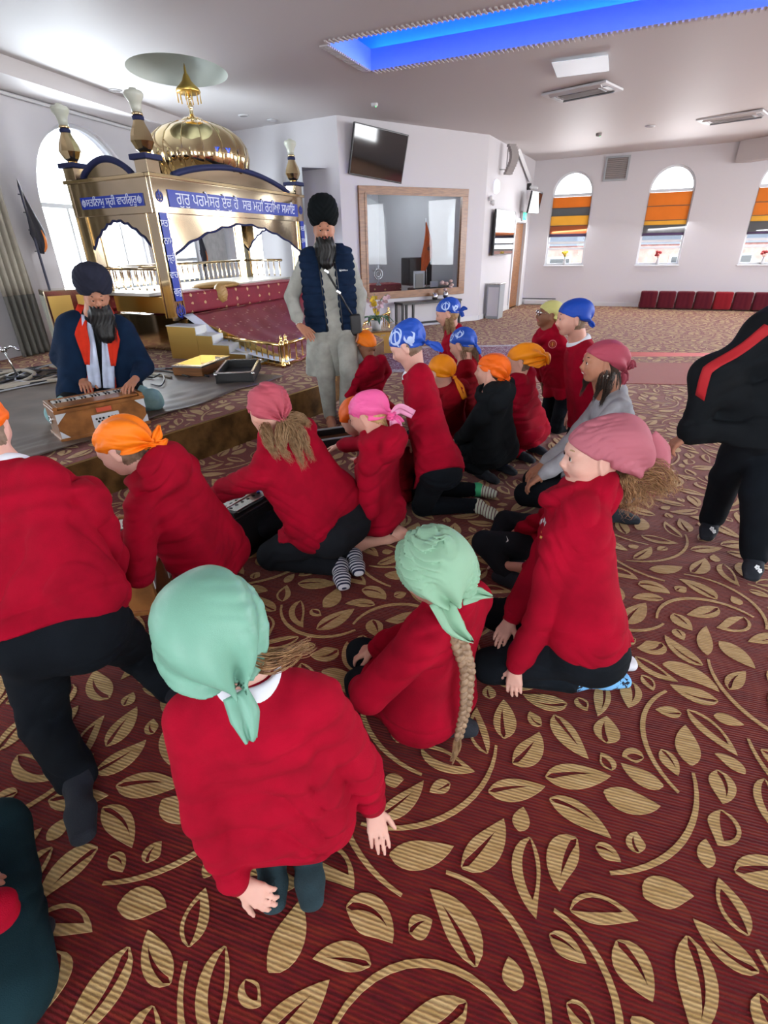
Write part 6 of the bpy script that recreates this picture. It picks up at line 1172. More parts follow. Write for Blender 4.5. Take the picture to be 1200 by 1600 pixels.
# ---------------------------------------------------------------- the people
RED = dict(m='red_knit'); BLK = dict(m='trouser_black')
N1 = dict(d=(.1, 1, -.1)); 
PEOPLE = dict(
 near_girl=dict(b=(-0.316, 0.861, 0), az=-6, S=1.38, t='seiza', pv=(-0.284, 0.824, 0.26), nk=(-0.294, 0.8, 0.7), hd=(-0.362, 0.833, 0.845), keephd=1, face=(-25, -28), wr=(-0.04, 0.909, 0.1), wl=(-0.383, 0.709, 0.08), ehr=(1, -.2, .3), ehl=(-1, -.6, .2),
  handr=dict(d=(.18, -.62, -.5), n=(.2, -.6, .75), curl=.15, spread=.16), handl=dict(d=(.75, -.25, -.35), n=(-.1, -.6, .8), curl=.45), hsc=.86, vox=.0065, hvox=.0045, svox=.0055, skin='skin_pale', eyes=False, spread=.05,
  al=(-0.331, 0.819, 0.06), ar=(-0.233, 0.829, 0.06), tl=(-0.307, 0.711, 0.035), tr=(-0.209, 0.715, 0.035), girth=1.02,
  top=dict(m='red_knit', collar=1, amp=.007, bag=1.10, hem=1.12), bottom=dict(m='teal_trouser', butt=0), sock='sock_teal',
  scarf=dict(m='aqua_silk', bag=(-.03, -.14, .04, .535, .55, .62), back=(0, -.5, -.62), front=(0, .42, .16), knot=(.08, -.40, -.60), knotr=.05, pleats=7, pamp=.011, crumple=.003, ears=False,
   tails=[dict(p=((.06, -.44, -.56), (.10, -.50, -.78), (.10, -.50, -1.02)), w=(.12, .14, .06), n=(0, 1, 0))]),
  hair=[dict(g=[((.25, -.25, -.30), (.42, -.32, -.42), (.66, -.36, -.40), (.92, -.38, -.36))], n=90, m='hair_ginger', spread=.022, wave=.003, flare=.5)],
  label='girl kneeling nearest the camera in a red sweater and smooth aqua headscarf, back turned'),
 braid_girl=dict(b=(0.137, 1.311, 0), az=-48, S=1.36, t='cross', pvz=.15, nk=(0.201, 1.257, 0.56), hd=(0.131, 1.247, 0.705), face=(-45, -22), wl=(-0.089, 1.28, 0.2), wr=(-0.034, 1.484, 0.2), ehl=(-.6, -.9, -.2), handl=dict(curl=.6), kl=(-0.097, 1.406, 0.09), kr=(-0.098, 1.552, 0.1), al=(0.077, 1.284, 0.05), ar=(0.211, 1.253, 0.05), tr=(0.296, 1.246, 0.03), tl=(0.009, 1.361, 0.03), vox=.0065, hvox=.005, svox=.005, skin='skin_fair', eyes=False,
  top=dict(m='red_knit', amp=.008, bag=1.2), bottom=BLK, sock='sock_black', girth=1.08,
  scarf=dict(m='mint_voile', bag=(0, -.18, .05, .52, .52, .58), back=(0, -.5, -.50), front=(0, .42, .12), knot=(-.1, -.36, -.5), knotr=.05, pleats=6, pamp=.010, crumple=.016, seed=5, ears=False,
   tails=[dict(p=((-.20, -.30, -.35), (-.26, -.42, -.62), (-.18, -.46, -.85), (-.14, -.46, -.98)), w=(.26, .22, .12, .02), wav=.02), dict(p=((.1, -.40, -.42), (.32, -.50, -.50), (.50, -.50, -.62)), w=(.14, .10, .02), wav=.012)]),
  label='girl sitting cross-legged with a long brown braid and crumpled mint headscarf'),
 ponytail_girl=dict(b=(0.778, 1.531, 0), az=-82, S=1.50, t='seiza', pv=(0.714, 1.471, 0.27), nk=(0.699, 1.668, 0.72), hd=(0.74, 1.676, 0.88), keephd=1, face=(-88, -2), sl=(0.615, 1.514, 0.64), wl=(0.473, 1.401, 0.17), wr=(0.487, 1.563, 0.26), ehl=(.5, -1.0, -.1), handl=dict(d=(-.05, -.25, -.8), n=(-.5, -.8, .2), curl=.25), kl=(0.404, 1.505, 0.07), kr=(0.486, 1.793, 0.09), al=(0.717, 1.449, 0.05), ar=(0.764, 1.551, 0.05), tl=(0.922, 1.457, 0.03), tr=(0.979, 1.534, 0.04), vox=.0065, hvox=.0048, svox=.005, skin='skin_pale', girth=1.22, hs=.235, hsc=.85,
  top=dict(m='red_knit', hood=1, amp=.006, bag=1.15, hem=.95, hemx=.03), bottom=dict(m='trouser_black', ankle=.05), sock=dict(l='sock_leopard', r='sock_white'), sockh=.0, browm='hair_fair',
  scarf=dict(m='soft_pink', bag=(0, -.32, .16, .43, .46, .46), back=(0, -.52, -.26), knot=(0, -.46, -.26), front=(0, .42, .24), knotr=.05, pleats=10, pamp=.006, crumple=.005, seed=2,
   extra=[(0, -.62, -.02, .30, .22, .34)], tails=[dict(p=((0, -.62, .10), (0, -.84, -.12), (0, -.96, -.40), (0, -.98, -.72)), w=(.34, .36, .26, .04), n=(1, .2, 0), wav=.006)]),
  hair=[dict(g=[((0, -.50, -.28), (.02, -.72, -.40), (.0, -.95, -.62), (.0, -1.05, -.85)), ((0, -.50, -.30), (.05, -.62, -.60), (.0, -.74, -.90), (0, -.80, -1.05)), ((0, -.52, -.28), (-.05, -.85, -.30), (-.05, -1.15, -.48), (0, -1.28, -.70)), ((0, -.46, -.3), (.1, -.52, -.55), (.12, -.52, -.80), (.1, -.5, -.95))], n=130, m='hair_ginger', spread=.05, wave=.010, wl=.05, flare=.7, rad=.0012)],
  label='girl in profile with frizzy ginger ponytail, dusty pink headscarf and red hoodie'),
 hidden_girl=dict(b=(0.983, 2.323, 0), az=-80, S=1.40, t='cross', nk=(0.865, 1.856, 0.5), hd=(0.865, 1.914, 0.62), keephd=1, face=(-85, -10), wl=(0.615, 2.161, 0.1), wr=(0.705, 2.334, 0.2), ehl=(.2, -.8, -.4), handl=dict(curl=.3), kl=(0.521, 2.29, 0.16), kr=(0.71, 2.622, 0.1), al=(0.639, 2.128, 0.04), ar=(0.606, 2.456, 0.05), tl=(0.569, 2.173, 0.03), vox=.008, skin='skin_fair',
  top=dict(m='red_knit', cuff=dict(l=.35, r=1.0)), bottom=dict(m='legging_grey'), sock='sock_black', scarf=dict(m='dusky_pink'),
  hair=[dict(g=[((-.25, .12, -.05), (-.30, .22, -.45), (-.30, .28, -.9)), ((-.25, .0, -.1), (-.30, .05, -.5), (-.28, .1, -.9))], n=60, m='hair_brown', spread=.02, wave=.004)],
  label='child in black leggings and red hoodie hidden behind the ginger ponytail girl'),
 smiling_woman=dict(b=(1.419, 2.903, 0), az=-82, S=1.62, adult=True, t='seiza', pvz=.22, nk=(1.426, 2.98, 0.611), hd=(1.234, 2.93, 0.937), keephd=1, face=(-88, 2), wl=(0.962, 2.833, 0.3), wr=(1.018, 3.003, 0.3), handl=dict(curl=.5), kl=(0.91, 2.943, 0.12), kr=(1.007, 3.114, 0.14), vox=.009, hvox=.0052, svox=.0055, skin='skin_tan', look=0, hs=.222, jaw=.9,
  top=dict(m='grey_marl', amp=.004), bottom=dict(m='trouser_black'), sock='sock_black', browm='hair_dark',
  scarf=dict(m='rose', bag=(0, -.28, .12, .37, .40, .40), back=(0, -.48, -.16), knot=(0, -.60, -.22), front=(0, .40, .26), pleats=11, pamp=.006, crumple=.003, knotr=.10,
   tails=[dict(p=((0, -.60, -.22), (0, -.66, -.42), (0, -.62, -.60)), w=(.07, .14, .06), n=(1, 0, 0)), dict(p=((0, -.60, -.22), (.06, -.70, -.30), (.05, -.74, -.46)), w=(.07, .12, .08), n=(1, .3, 0)), dict(p=((0, -.58, -.15), (0, -.80, .0), (0, -.84, -.12)), w=(.10, .12, .10), n=(1, .3, 0))]),
  hair=[dict(cap=.10, m='hair_dark'), dict(g=[((-.32, -.05, -.10), (-.34, .02, -.5), (-.30, .12, -.95)), ((-.30, -.2, -.15), (-.34, -.18, -.6), (-.25, -.1, -1.1)), ((.30, .0, -.1), (.30, .15, -.5), (.25, .25, -.95)), ((-.1, -.42, -.2), (-.12, -.50, -.7), (-.1, -.55, -1.15))], n=80, m='hair_dark', spread=.028, wave=.003)],
  label='woman with long dark hair, rose headscarf, flower earring and grey top, smiling'),
 blue_scarf_boy=dict(b=(1.449, 3.464, 0), az=-88, S=1.50, t='tall', nk=(1.35, 3.5, 0.891), hd=(1.223, 3.45, 1.112), keephd=1, face=(-88, -4), vox=.009, hvox=.0055, skin='skin_fair', hs=.212, nape='stubble_brown',
  top=dict(m='red_knit', collar=1, amp=.004), bottom=BLK, sock='sock_black',
  scarf=dict(m='royal_blue', bag=(0, -.22, .16, .37, .36, .34), back=(0, -.46, -.16), knot=(0, -.52, -.16), knotr=.06, pleats=8,
   tails=[dict(p=((0, -.52, -.14), (0, -.62, -.24), (0, -.68, -.30)), w=(.06, .08, .05), n=(1, 0, 0))]),
  label='boy upright in a plain royal blue headscarf, red sweater and white collar'),
 glasses_child=dict(b=(1.6, 4.53, 0), az=-112, S=1.38, t='tall', nk=(1.399, 4.5, 0.846), hd=(1.388, 4.48, 1.01), face=(-92, 10), vox=.009, hvox=.0055, skin='skin_brown', eyes=True,
  top=dict(m='red_knit', hood=1, amp=.004), bottom=BLK, sock='sock_white',
  scarf=dict(m='pale_yellow', bag=(0, -.22, .12, .37, .38, .36), back=(0, -.50, -.30), front=(0, .42, .22), knotr=.05),
  label='child in glasses, a pale yellow headscarf and a red hoodie'),
 amber_boy=dict(b=(1.169, 3.907, 0), az=-45, S=1.34, t='seiza', nk=(0.966, 3.647, 0.66), hd=(0.983, 3.704, 0.8), keephd=1, face=(-78, -8), vox=.009, hvox=.0058, skin='skin_fair', nape='stubble_brown',
  top=dict(m='red_knit', collar=0, amp=.007, bag=1.15), bottom=BLK, sock='sock_black',
  scarf=dict(m='amber_cotton', bag=(0, -.30, .18, .38, .42, .36), back=(0, -.50, -.26), knot=(0, -.62, .0), knotr=.08, pleats=9, pamp=.008, extra=[(0, -.58, .02, .24, .26, .30)],
   tails=[dict(p=((0, -.6, .1), (0, -.86, .0), (0, -.92, -.22)), w=(.12, .20, .10), n=(1, 0, 0), wav=.02)]),
  label='child kneeling in a red sweater under a bunched amber headscarf, behind the one in black'),
 black_hoodie_boy=dict(b=(0.814, 3.532, 0), az=-42, S=1.36, t='seiza', nk=(0.715, 3.255, 0.66), hd=(0.715, 3.397, 0.8), keephd=1, face=(-68, 2), vox=.009, hvox=.0055, skin='skin_fair', nape='hair_dark',
  top=dict(m='black_knit', hood=1, amp=.007, bag=1.2), bottom=BLK, sock='sock_black', girth=1.1,
  scarf=dict(m='rust_orange', bag=(0, -.22, .14, .38, .38, .38), back=(0, -.50, -.40), knot=(0, -.56, -.22), knotr=.08, pleats=12, pamp=.008,
   tails=[dict(p=((0, -.56, -.2), (.06, -.60, -.36), (.08, -.60, -.50)), w=(.10, .16, .10), n=(.2, 1, 0), wav=.015), dict(p=((0, -.56, -.2), (.16, -.60, -.26), (.28, -.60, -.30)), w=(.08, .12, .08), n=(.2, 1, 0), wav=.015)]),
  label='child kneeling in a black hoodie and bright orange knotted headscarf'),
 bandana_girl=dict(b=(0.772, 4.267, 0), az=-50, S=1.42, t='seiza', nk=(0.628, 3.855, 0.74), hd=(0.606, 3.979, 0.875), keephd=1, face=(-60, -18), vox=.010, hvox=.006, skin='skin_fair',
  top=dict(m='red_knit_dark', amp=.005), bottom=BLK, hair=[dict(cap=.14, m='hair_ash'), dict(g=[((.28, -.1, -.2), (.28, -.1, -.6), (.25, -.15, -.85)), ((0, -.42, -.2), (0, -.45, -.6), (0, -.5, -.9)), ((-.28, -.1, -.2), (-.28, -.1, -.6), (-.25, -.15, -.85))], n=60, m='hair_ash', spread=.025)],
  scarf=dict(m='bandana_c', bag=(0, -.20, .14, .38, .38, .38), back=(0, -.50, -.22), knot=(0, -.54, -.22), knotr=.06,
   tails=[dict(p=((0, -.54, -.2), (.05, -.6, -.36), (.05, -.6, -.5)), w=(.06, .10, .04), n=(0, 1, 0))]), spots=[((-.30, -.15, .33), .024), ((.16, -.40, .32), .024), ((.30, -.38, .05), .022), ((-.26, .22, .34), .022)],
  label='girl with ash brown hair and printed blue bandana, nearer of the two girls'),
 back_girl=dict(b=(.62, 4.75, 0), az=-80, S=1.42, t='tall', nk=(0.663, 4.72, 0.837), hd=(0.572, 4.68, 1.018), keephd=1, face=(-88, -16), vox=.010, hvox=.006, skin='skin_fair',
  top=dict(m='red_knit', amp=.005), bottom=BLK, sock='sock_black',
  hair=[dict(cap=.12, m='hair_fair'), dict(g=[((-.30, .05, -.15), (-.32, .10, -.6), (-.26, .22, -1.3)), ((-.30, -.1, -.15), (-.36, -.1, -.6), (-.3, .0, -1.4)), ((.30, .0, -.1), (.30, .2, -.6), (.25, .3, -1.4))], n=60, m='hair_fair', spread=.022)],
  scarf=dict(m='bandana_b', bag=(0, -.20, .16, .38, .38, .36), back=(0, -.50, -.14), knot=(0, -.52, -.12), knotr=.06,
   tails=[dict(p=((0, -.52, -.1), (0, -.72, -.02), (0, -.86, -.10)), w=(.05, .10, .03), n=(1, 0, 0)), dict(p=((0, -.52, -.1), (0, -.6, -.2), (0, -.62, -.34)), w=(.05, .09, .06), n=(1, 0, 0))]), spots=[((-.36, .0, .30), .028), ((-.30, -.35, .15), .022)],
  label='girl at the back with long fair hair and a printed blue bandana, facing left'),
 yellow_orange_child=dict(b=(0.505, 3.901, 0), az=-30, S=1.34, t='seiza', nk=(0.469, 3.592, 0.62), hd=(0.41, 3.593, 0.755), keephd=1, face=(-40, -22), vox=.010, hvox=.0065, skin='skin_fair', eyes=False,
  top=dict(m='red_knit_dark', hood=1, amp=.005), bottom=BLK,
  scarf=dict(m='amber_cotton', bag=(0, -.22, .12, .38, .38, .38), back=(0, -.50, -.34), knot=(.05, -.54, -.3), knotr=.06,
   tails=[dict(p=((.05, -.54, -.3), (.14, -.62, -.66), (.22, -.62, -1.05)), w=(.05, .14, .10), n=(0, 1, 0))]),
  label='child in an amber headscarf directly behind the boy in the printed bandana'),
 bandana_boy=dict(b=(0.298, 3.121, 0), az=-86, S=1.48, t='tall', pv=(0.301, 2.678, 0.46), nk=(0.219, 2.98, 0.845), hd=(0.143, 2.95, 1.049), keephd=1, face=(-78, -30), wl=(0.307, 2.84, 0.419), ehl=(.5, -.6, 0), wr=(0.162, 2.912, 0.5), handl=dict(d=(.1, -.1, -1), n=(0, -1, 0), curl=.5), al=(0.598, 2.932, 0.05), ar=(0.639, 3.173, 0.05), tl=(0.705, 2.789, 0.04), tr=(0.747, 3.118, 0.04), kl=(0.246, 2.908, 0.07), kr=(0.242, 3.149, 0.07), vox=.008, hvox=.005, svox=.0055, skin='skin_pale', nape='stubble_brown', lids=.4,
  top=dict(m='red_knit', collar=1, amp=.005, bag=1.1), bottom=BLK, sock='sock_green', sockh=.05,
  scarf=dict(m='bandana_a', bag=(0, -.20, .20, .37, .38, .36), extra=[(0, -.42, .30, .20, .16, .22)], back=(0, -.50, -.30), knot=(0, -.56, -.24), knotr=.07, front=(0, .42, .22),
   tails=[dict(p=((0, -.56, -.24), (0, -.72, -.42), (0, -.80, -.62)), w=(.06, .12, .03), n=(1, 0, 0))]), spots=[((-.33, .10, .33), .034), ((-.30, -.24, .12), .026), ((-.36, .06, .02), .012), ((-.1, .3, .5), .028)],
  label='tall-kneeling boy in a printed blue bandana, white collar and green striped socks'),
 leaning_child=dict(b=(0.18, 3.197, 0), az=-80, S=1.34, t='seiza', nk=(-0.021, 2.7, 0.58), hd=(-0.151, 2.863, 0.66), keephd=1, face=(-70, -35), wl=(-0.16, 3.12, 0.3), vox=.010, hvox=.0065, skin='skin_fair', eyes=False,
  top=dict(m='red_knit_dark', hood=1, amp=.005), bottom=BLK, scarf=dict(m='rust_orange', bag=(0, -.16, .14, .40, .42, .42)),
  label='child in orange headscarf almost hidden behind the girl in bright pink'),
 pink_girl=dict(b=(-0.034, 2.577, 0), az=-66, S=1.34, t='seiza', nk=(0, 2.419, 0.64), hd=(-0.079, 2.566, 0.775), keephd=1, face=(-76, -20), wr=(-0.365, 3.07, 0.42), wl=(-0.192, 2.498, 0.28), ehl=(.6, -.8, -.3), ar=(-0.148, 2.485, 0.05), al=(0.073, 2.607, 0.05), tl=(-0.096, 2.566, 0.03), vox=.008, hvox=.005, svox=.005, skin='skin_fair',
  top=dict(m='red_knit', hood=1, amp=.006, bag=1.1), bottom=BLK, sock='skin_fair', browm='hair_fair',
  scarf=dict(m='bright_pink', bag=(0, -.18, .16, .38, .40, .37), extra=[(0, -.40, .28, .24, .18, .20)], back=(0, -.50, -.30), knot=(0, -.60, -.20), knotr=.09, pleats=9, pamp=.007,
   tails=[dict(p=((0, -.60, -.18), (.10, -.85, -.12), (.15, -1.10, -.38)), w=(.06, .18, .14), n=(.8, -.3, .4), m='pale_pink'), dict(p=((0, -.60, -.2), (0, -.62, -.45), (.0, -.56, -.72)), w=(.06, .16, .18), n=(.8, .5, 0), m='pale_pink'), dict(p=((0, -.60, -.2), (.05, -.70, -.35), (.1, -.74, -.50)), w=(.05, .10, .10), n=(.8, .5, 0))]),
  hair=[dict(cap=.02, m='hair_blonde'), dict(g=[((-.28, -.12, -.16), (-.34, -.10, -.5), (-.36, .05, -.95), (-.38, .10, -1.25)), ((-.26, -.25, -.2), (-.34, -.22, -.6), (-.38, -.05, -1.05)), ((-.1, -.38, -.25), (-.25, -.35, -.7), (-.35, -.15, -1.1))], n=110, m='hair_blonde', spread=.022, wave=.002)],
  label='blonde girl in a bright pink headscarf tied in a bow, reaching to the left'),
 harmonium_girl=dict(b=(-0.323, 2.37, 0), az=-58, S=1.56, t='seiza', pv=(-0.262, 2.297, 0.3), nk=(-0.488, 2.244, 0.76), hd=(-0.507, 2.223, 0.905), keephd=1, face=(-40, -24), wl=(-0.91, 2.438, 0.38), wr=(-0.739, 2.705, 0.32), ehl=(-.9, -.5, -.1), kl=(-0.602, 2.318, 0.09), kr=(-0.67, 2.604, 0.12), al=(-0.242, 2.261, 0.05), ar=(-0.172, 2.352, 0.05), tl=(-0.211, 2.116, 0.03), tr=(-0.14, 2.224, 0.04), vox=.0075, hvox=.0052, svox=.005, skin='skin_fair', eyes=False, girth=1.12,
  top=dict(m='red_knit', amp=.005, hem=.86, hemx=.0), bottom=dict(m='legging_grey', amp=.003, bag=1.1), sock='sock_navy', sockh=.04,
  scarf=dict(m='dusky_pink', bag=(0, -.22, .10, .40, .40, .42), back=(0, -.48, -.32), knot=(0, -.50, -.32), knotr=.06, pleats=10, pamp=.007, crumple=.005, seed=8),
  hair=[dict(g=[((0, -.46, -.34), (-.10, -.60, -.55), (-.30, -.66, -.85), (-.1, -.62, -1.25)), ((0, -.46, -.34), (.1, -.62, -.6), (.05, -.66, -1.0), (.12, -.62, -1.45)), ((-.25, -.2, -.3), (-.38, -.38, -.5), (-.42, -.5, -.8), (-.3, -.5, -1.1)), ((.2, -.4, -.3), (.4, -.5, -.36), (.55, -.56, -.5), (.45, -.6, -.62)), ((.0, -.46, -.34), (.25, -.6, -.6), (.3, -.66, -1.0), (.35, -.6, -1.35))], n=120, m='hair_fair', spread=.030, wave=.008, wl=.09, flare=.1, rad=.0010)],
  label='girl in a dusky pink headscarf and striped socks kneeling at the black harmonium'),
 orange_boy=dict(b=(-0.851, 2.237, 0), az=-72, S=1.46, t='tall', pv=(-0.788, 1.953, 0.36), kl=(-0.951, 2.072, 0.08), kr=(-0.831, 2.15, 0.08), al=(-0.813, 1.711, 0.05), ar=(-0.718, 1.77, 0.05), tl=(-0.751, 1.543, 0.03), tr=(-0.661, 1.594, 0.03), nk=(-0.918, 1.913, 0.74), hd=(-1.017, 1.893, 0.865), keephd=1, face=(-92, -24), wl=(-1.075, 1.825, 0.36), wr=(-1.159, 1.945, 0.4), ehl=(.1, -.6, -.6), handl=dict(curl=.3, d=(-.7, .2, -.5)), vox=.0075, hvox=.005, svox=.005, skin='skin_pale', nape='stubble_brown', lids=.6,
  top=dict(m='red_knit', hood=1, amp=.006, bag=1.1, hem=1.2), bottom=dict(m='trouser_black', butt=0), sock='sock_black',
  scarf=dict(m='orange_cotton', bag=(0, -.20, .14, .39, .40, .38), back=(0, -.52, -.26), knot=(0, -.58, -.20), knotr=.07, pleats=11, pamp=.008, front=(0, .42, .20),
   tails=[dict(p=((0, -.58, -.18), (0, -.76, -.08), (0, -.90, .06)), w=(.05, .10, .03), n=(1, 0, 0)), dict(p=((0, -.58, -.2), (0, -.74, -.26), (0, -.86, -.22)), w=(.05, .08, .02), n=(1, 0, 0))]),
  label='boy in an orange headscarf and red hoodie bending low over the wooden harmonium'),
 edge_boy=dict(b=(-1.228, 1.358, 0), az=-8, S=1.52, t='tall', pv=(-1.072, 1.334, 0.46), nk=(-1.266, 1.608, 0.88), hd=(-1.341, 1.664, 1.03), keephd=1, face=(-12, -15), sr=(-1.024, 1.598, 0.8), wr=(-1.084, 1.672, 0.34), ehr=(.6, -.6, .1), wl=(-1.553, 1.569, 0.5), kl=(-1.207, 1.262, 0.08), kr=(-1.017, 1.596, 0.09), al=(-1.003, 1.071, 0.05), ar=(-0.822, 1.432, 0.06), tl=(-0.895, 0.894, 0.04), tr=(-0.713, 1.311, 0.04), vox=.007, hvox=.005, skin='skin_pale', eyes=False, nape='stubble_brown', girth=1.15,
  top=dict(m='red_knit', amp=.007, bag=1.1, collar=1, hem=.92, hemx=.04), bottom=dict(m='trouser_black', bag=1.1, ankle=.05), sock='sock_black',
  scarf=dict(m='rust_orange', bag=(0, -.20, .14, .39, .40, .38), back=(0, -.5, -.10)),
  label='boy cut off by the left edge, seen from behind in red sweater'),
 back_boy=dict(b=(-0.163, 5.088, 0), az=150, S=1.30, t='seiza', nk=(-0.087, 4.666, 0.62), hd=(-0.126, 4.807, 0.74), keephd=1, face=(140, -28), vox=.010, hvox=.006, skin='skin_brown', lids=.3, wl=(-0.038, 4.93, 0.3),
  top=dict(m='red_knit'), bottom=dict(m='red_knit_dark'), scarf=dict(m='orange_cotton', back=(0, -.5, -.1), bag=(0, -.18, .2, .37, .38, .34)), browm='hair_dark',
  label='boy in an orange headscarf sitting beside the standing man, looking down'),
)

striped('sock_navy', (.012, .02, .06), (.62, .64, .70), tuple(nrm(V((-0.211, 2.116, 0.03))-V((-0.242, 2.261, 0.05)))*V(1, 1, 0)), 58, .5)
striped('sock_green', (.55, .62, .50), (.10, .03, .05), (.93, -.36, 0), 52, .72, tip=(.05, .45, .20), lo=.335)
THINGS = {}
for key, q in PEOPLE.items():
    q['seed'] = sum(ord(c) for c in key) % 97
    if q.get('spots'): bandana(q['scarf']['m'], (.006, .065, .42), joints(q), q['spots'], V(*q['b'][:2], 0))
    THINGS[key] = person(q)

def turban(j, m, T, bag, front, back, name='turban', seed=1):
    h = j['hs']; A = j['H']; s = Sdf()
    for e in bag: s.ell(hl(j, *e[:3]), tuple(v*h for v in e[3:]), A, k=.03)
    fr, bk = V(front), V(back); d3 = nrm(bk-fr); up = nrm(V(0, 0, 1)-d3*d3[2]); s.cut(hl(j, *front), -(up @ A), k=.01)
    def disp(X):
        L = (X-j['hd']) @ A.T/h; a = np.where(L[:, 0] > 0, 1, -1)
        ph = (L[:, 2]*1.0-np.abs(L[:, 0])*.75+L[:, 1]*.25)*34+seed
        w = np.abs(np.sin(ph/2)); return (.006*(w**.5)-.004).astype(np.float32)*1.0
    s.ell(hl(j, 0, .60, .06), (.25*h, .40*h, .30*h), A, op='s', k=.02); s.disp = disp; return sdf_obj(name, s, .007, M[m], T)
def beard(j, m, T, length, vox=.007, width=.2):
    h = j['hs']; s = Sdf(); A = j['H']
    s.ell(hl(j, 0, .25, -.46), (.29*h, .22*h, .20*h), A, k=.04); s.cap(hl(j, -.27, .04, -.10), hl(j, -.16, .24, -.36), .06*h, .09*h, k=.03); s.cap(hl(j, .27, .04, -.10), hl(j, .16, .24, -.36), .06*h, .09*h, k=.03)
    s.cap(hl(j, 0, .20, -.74), hl(j, 0, .16, -.62)+V(0, 0, -length*.8)+j['f']*.05, .31*h*width/.2, .20*h*width/.2, k=.06)
    s.cap(hl(j, -.15, .36, -.22), hl(j, 0, .43, -.175), .02*h, .028*h, k=.015); s.cap(hl(j, .15, .36, -.22), hl(j, 0, .43, -.175), .02*h, .028*h, k=.015)
    s.cap(hl(j, -.17, .33, -.24), hl(j, -.16, .27, -.40), .025*h, .06*h, k=.02); s.cap(hl(j, .17, .33, -.24), hl(j, .16, .27, -.40), .025*h, .06*h, k=.02)
    s.disp = lambda X: (.003*np.sin(X @ (j['r']*230+V(0, 0, 25))+3*np.sin(X[:, 2]*30))).astype(np.float32)
    sdf_obj('beard', s, vox, M[m], T)
    g = [[hl(j, x, .36, -.50), hl(j, x*1.2, .38, -.62)-V(0, 0, length*.3), hl(j, x*1.1, .30, -.5)+V(0, 0, -length*1.25)+j['f']*.05] for x in (-.24, -.12, .0, .12, .24)]
    strands('beard_strands', g, 36, 0, M[m], T, spread=.03, wave=.002, seed=4, rad=.0009)
def torso_rows(s, j, rows, k=.06):
    for t, w, rr, df in rows:
        c = j['nk']+(j['pv']-j['nk'])*t+j['f']*df; s.cap(c-j['r']*w, c+j['r']*w, rr, k=k)
def tubeobj(name, pts, r, m, T, n=8): return MB().tube(pts, r, n).build(name, M[m], T, smooth=True)

# ---- the standing man
q = dict(b=(-0.475, 4.736, 0), az=172, S=1.82, t='stand', adult=True, pv=(-0.424, 4.92, 0.934), girth=.84, nk=(-0.46, 4.93, 1.509), hd=(-0.451, 4.86, 1.684), keephd=1, nklen=1, face=(174, -18), al=(-0.351, 4.85, 0.14), ar=(-0.507, 4.882, 0.07),
  wr=(-0.704, 4.72, 0.938), wl=(-0.197, 4.85, 0.89), ehr=(-.9, .5, -.2), ehl=(.9, .5, -.2), handr=dict(d=(.42, -.35, -.35), n=(.1, -.5, .85), curl=.28), handl=dict(d=(.05, -.1, -1), n=(.9, .2, 0), curl=.45), hsc=1.0,
  vox=.010, hvox=.006, skin='skin_tan', bare=1, lids=.35, browm='beard', hs=.225, hair=[],
  top=dict(m='sage_cotton', name='kurta', amp=.006, cuff=.93, long=[(.168, .115, .115, .10), (.185, .125, .125, .28), (.205, .14, .14, .44)], cuts=[((0, 0, .475), (0, 0, -1))]),
  bottom=dict(m='sage_cotton', name='salwar', ankle=.045, bag=1.05), label='standing bearded man in black turban, grey kurta and navy quilted vest')
q['seed'] = 4; q['long'] = 1
q['top']['long'] = [(0, .105+.05*i/8, .125, .03+.065*i) for i in range(8)]
T, j = person(q); MAN = T
turban(j, 'turban_black', T, [(0, -.06, .46, .57, .58, .46), (0, -.02, .74, .50, .48, .36), (0, -.1, .22, .48, .50, .38)], (0, .42, .20), (0, -.5, -.18), seed=1)
beard(j, 'beard', T, .15, width=.26)
s = Sdf(); torso_rows(s, j, ((.05, .118, .078, -.005), (.22, .130, .112, .006), (.42, .125, .120, .012), (.65, .12, .126, .014), (.9, .122, .130, .012), (1.12, .125, .132, .01)))
for sg in (-1, 1): s.cap(j['sl' if sg < 0 else 'sr']+V(0, 0, .0), j['sl' if sg < 0 else 'sr']-V(0, 0, .05), .085, .08, k=.05)
R3 = np.array([j['r'], j['f'], j['sp']]); s.box(j['nk']+(j['pv']-j['nk'])*.6+j['f']*.22-j['r']*.0, (.058, .2, .55), R3, k=.01, op='s'); s.ell(j['nk']+j['sp']*.03, (.08, .09, .06), R3, op='s', k=.02)
for sg in 'lr': s.ell(j['s'+sg]+(j['r'] if sg == 'r' else -j['r'])*.075-V(0, 0, .04), (.035, .075, .11), R3, op='s', k=.01)
s.cap(j['nk']-j['f']*.05-j['r']*.06+j['sp']*.03, j['nk']-j['f']*.05+j['r']*.06+j['sp']*.03, .03, k=.02)
s.disp = lambda X: (-.0+.010*(np.abs(np.cos(X[:, 2]*math.pi/.062))**9)-.004+.002*np.sin(X[:, 0]*70+np.sin(X[:, 2]*50)*2)).astype(np.float32)
s.cut((0, 0, .865), (0, 0, -1)); vest = sdf_obj('quilted_vest', s, .008, M['navy_puffer'], T)
for sg in (-1, 1):
    zs = np.linspace(.88, 1.42, 8); o = np.array([[*(j['nk']+(j['pv']-j['nk'])*((1.49-z)/.55)+j['f']*.25+j['r']*sg*.070)[:2], z] for z in zs]); tubeobj('zip', cast(s, o, -j['f'])+j['f']*.002, .005, 'black_plastic', T, 6)
c0 = j['nk']-j['sp']*.16-j['r']*.13; lab = decal('chest_logo', s, c0+j['f']*.0, j['f'], (0, 0, 1), [([(-.035, -.008), (-.015, -.008), (-.015, .008), (-.035, .008)], 0)]+[([(-.010+.010*i, -.005), (-.003+.010*i, -.005), (-.003+.010*i, .005+.002*(i % 2)), (-.010+.010*i, .005)], 0) for i in range(5)], [M['logo_pale']], T)
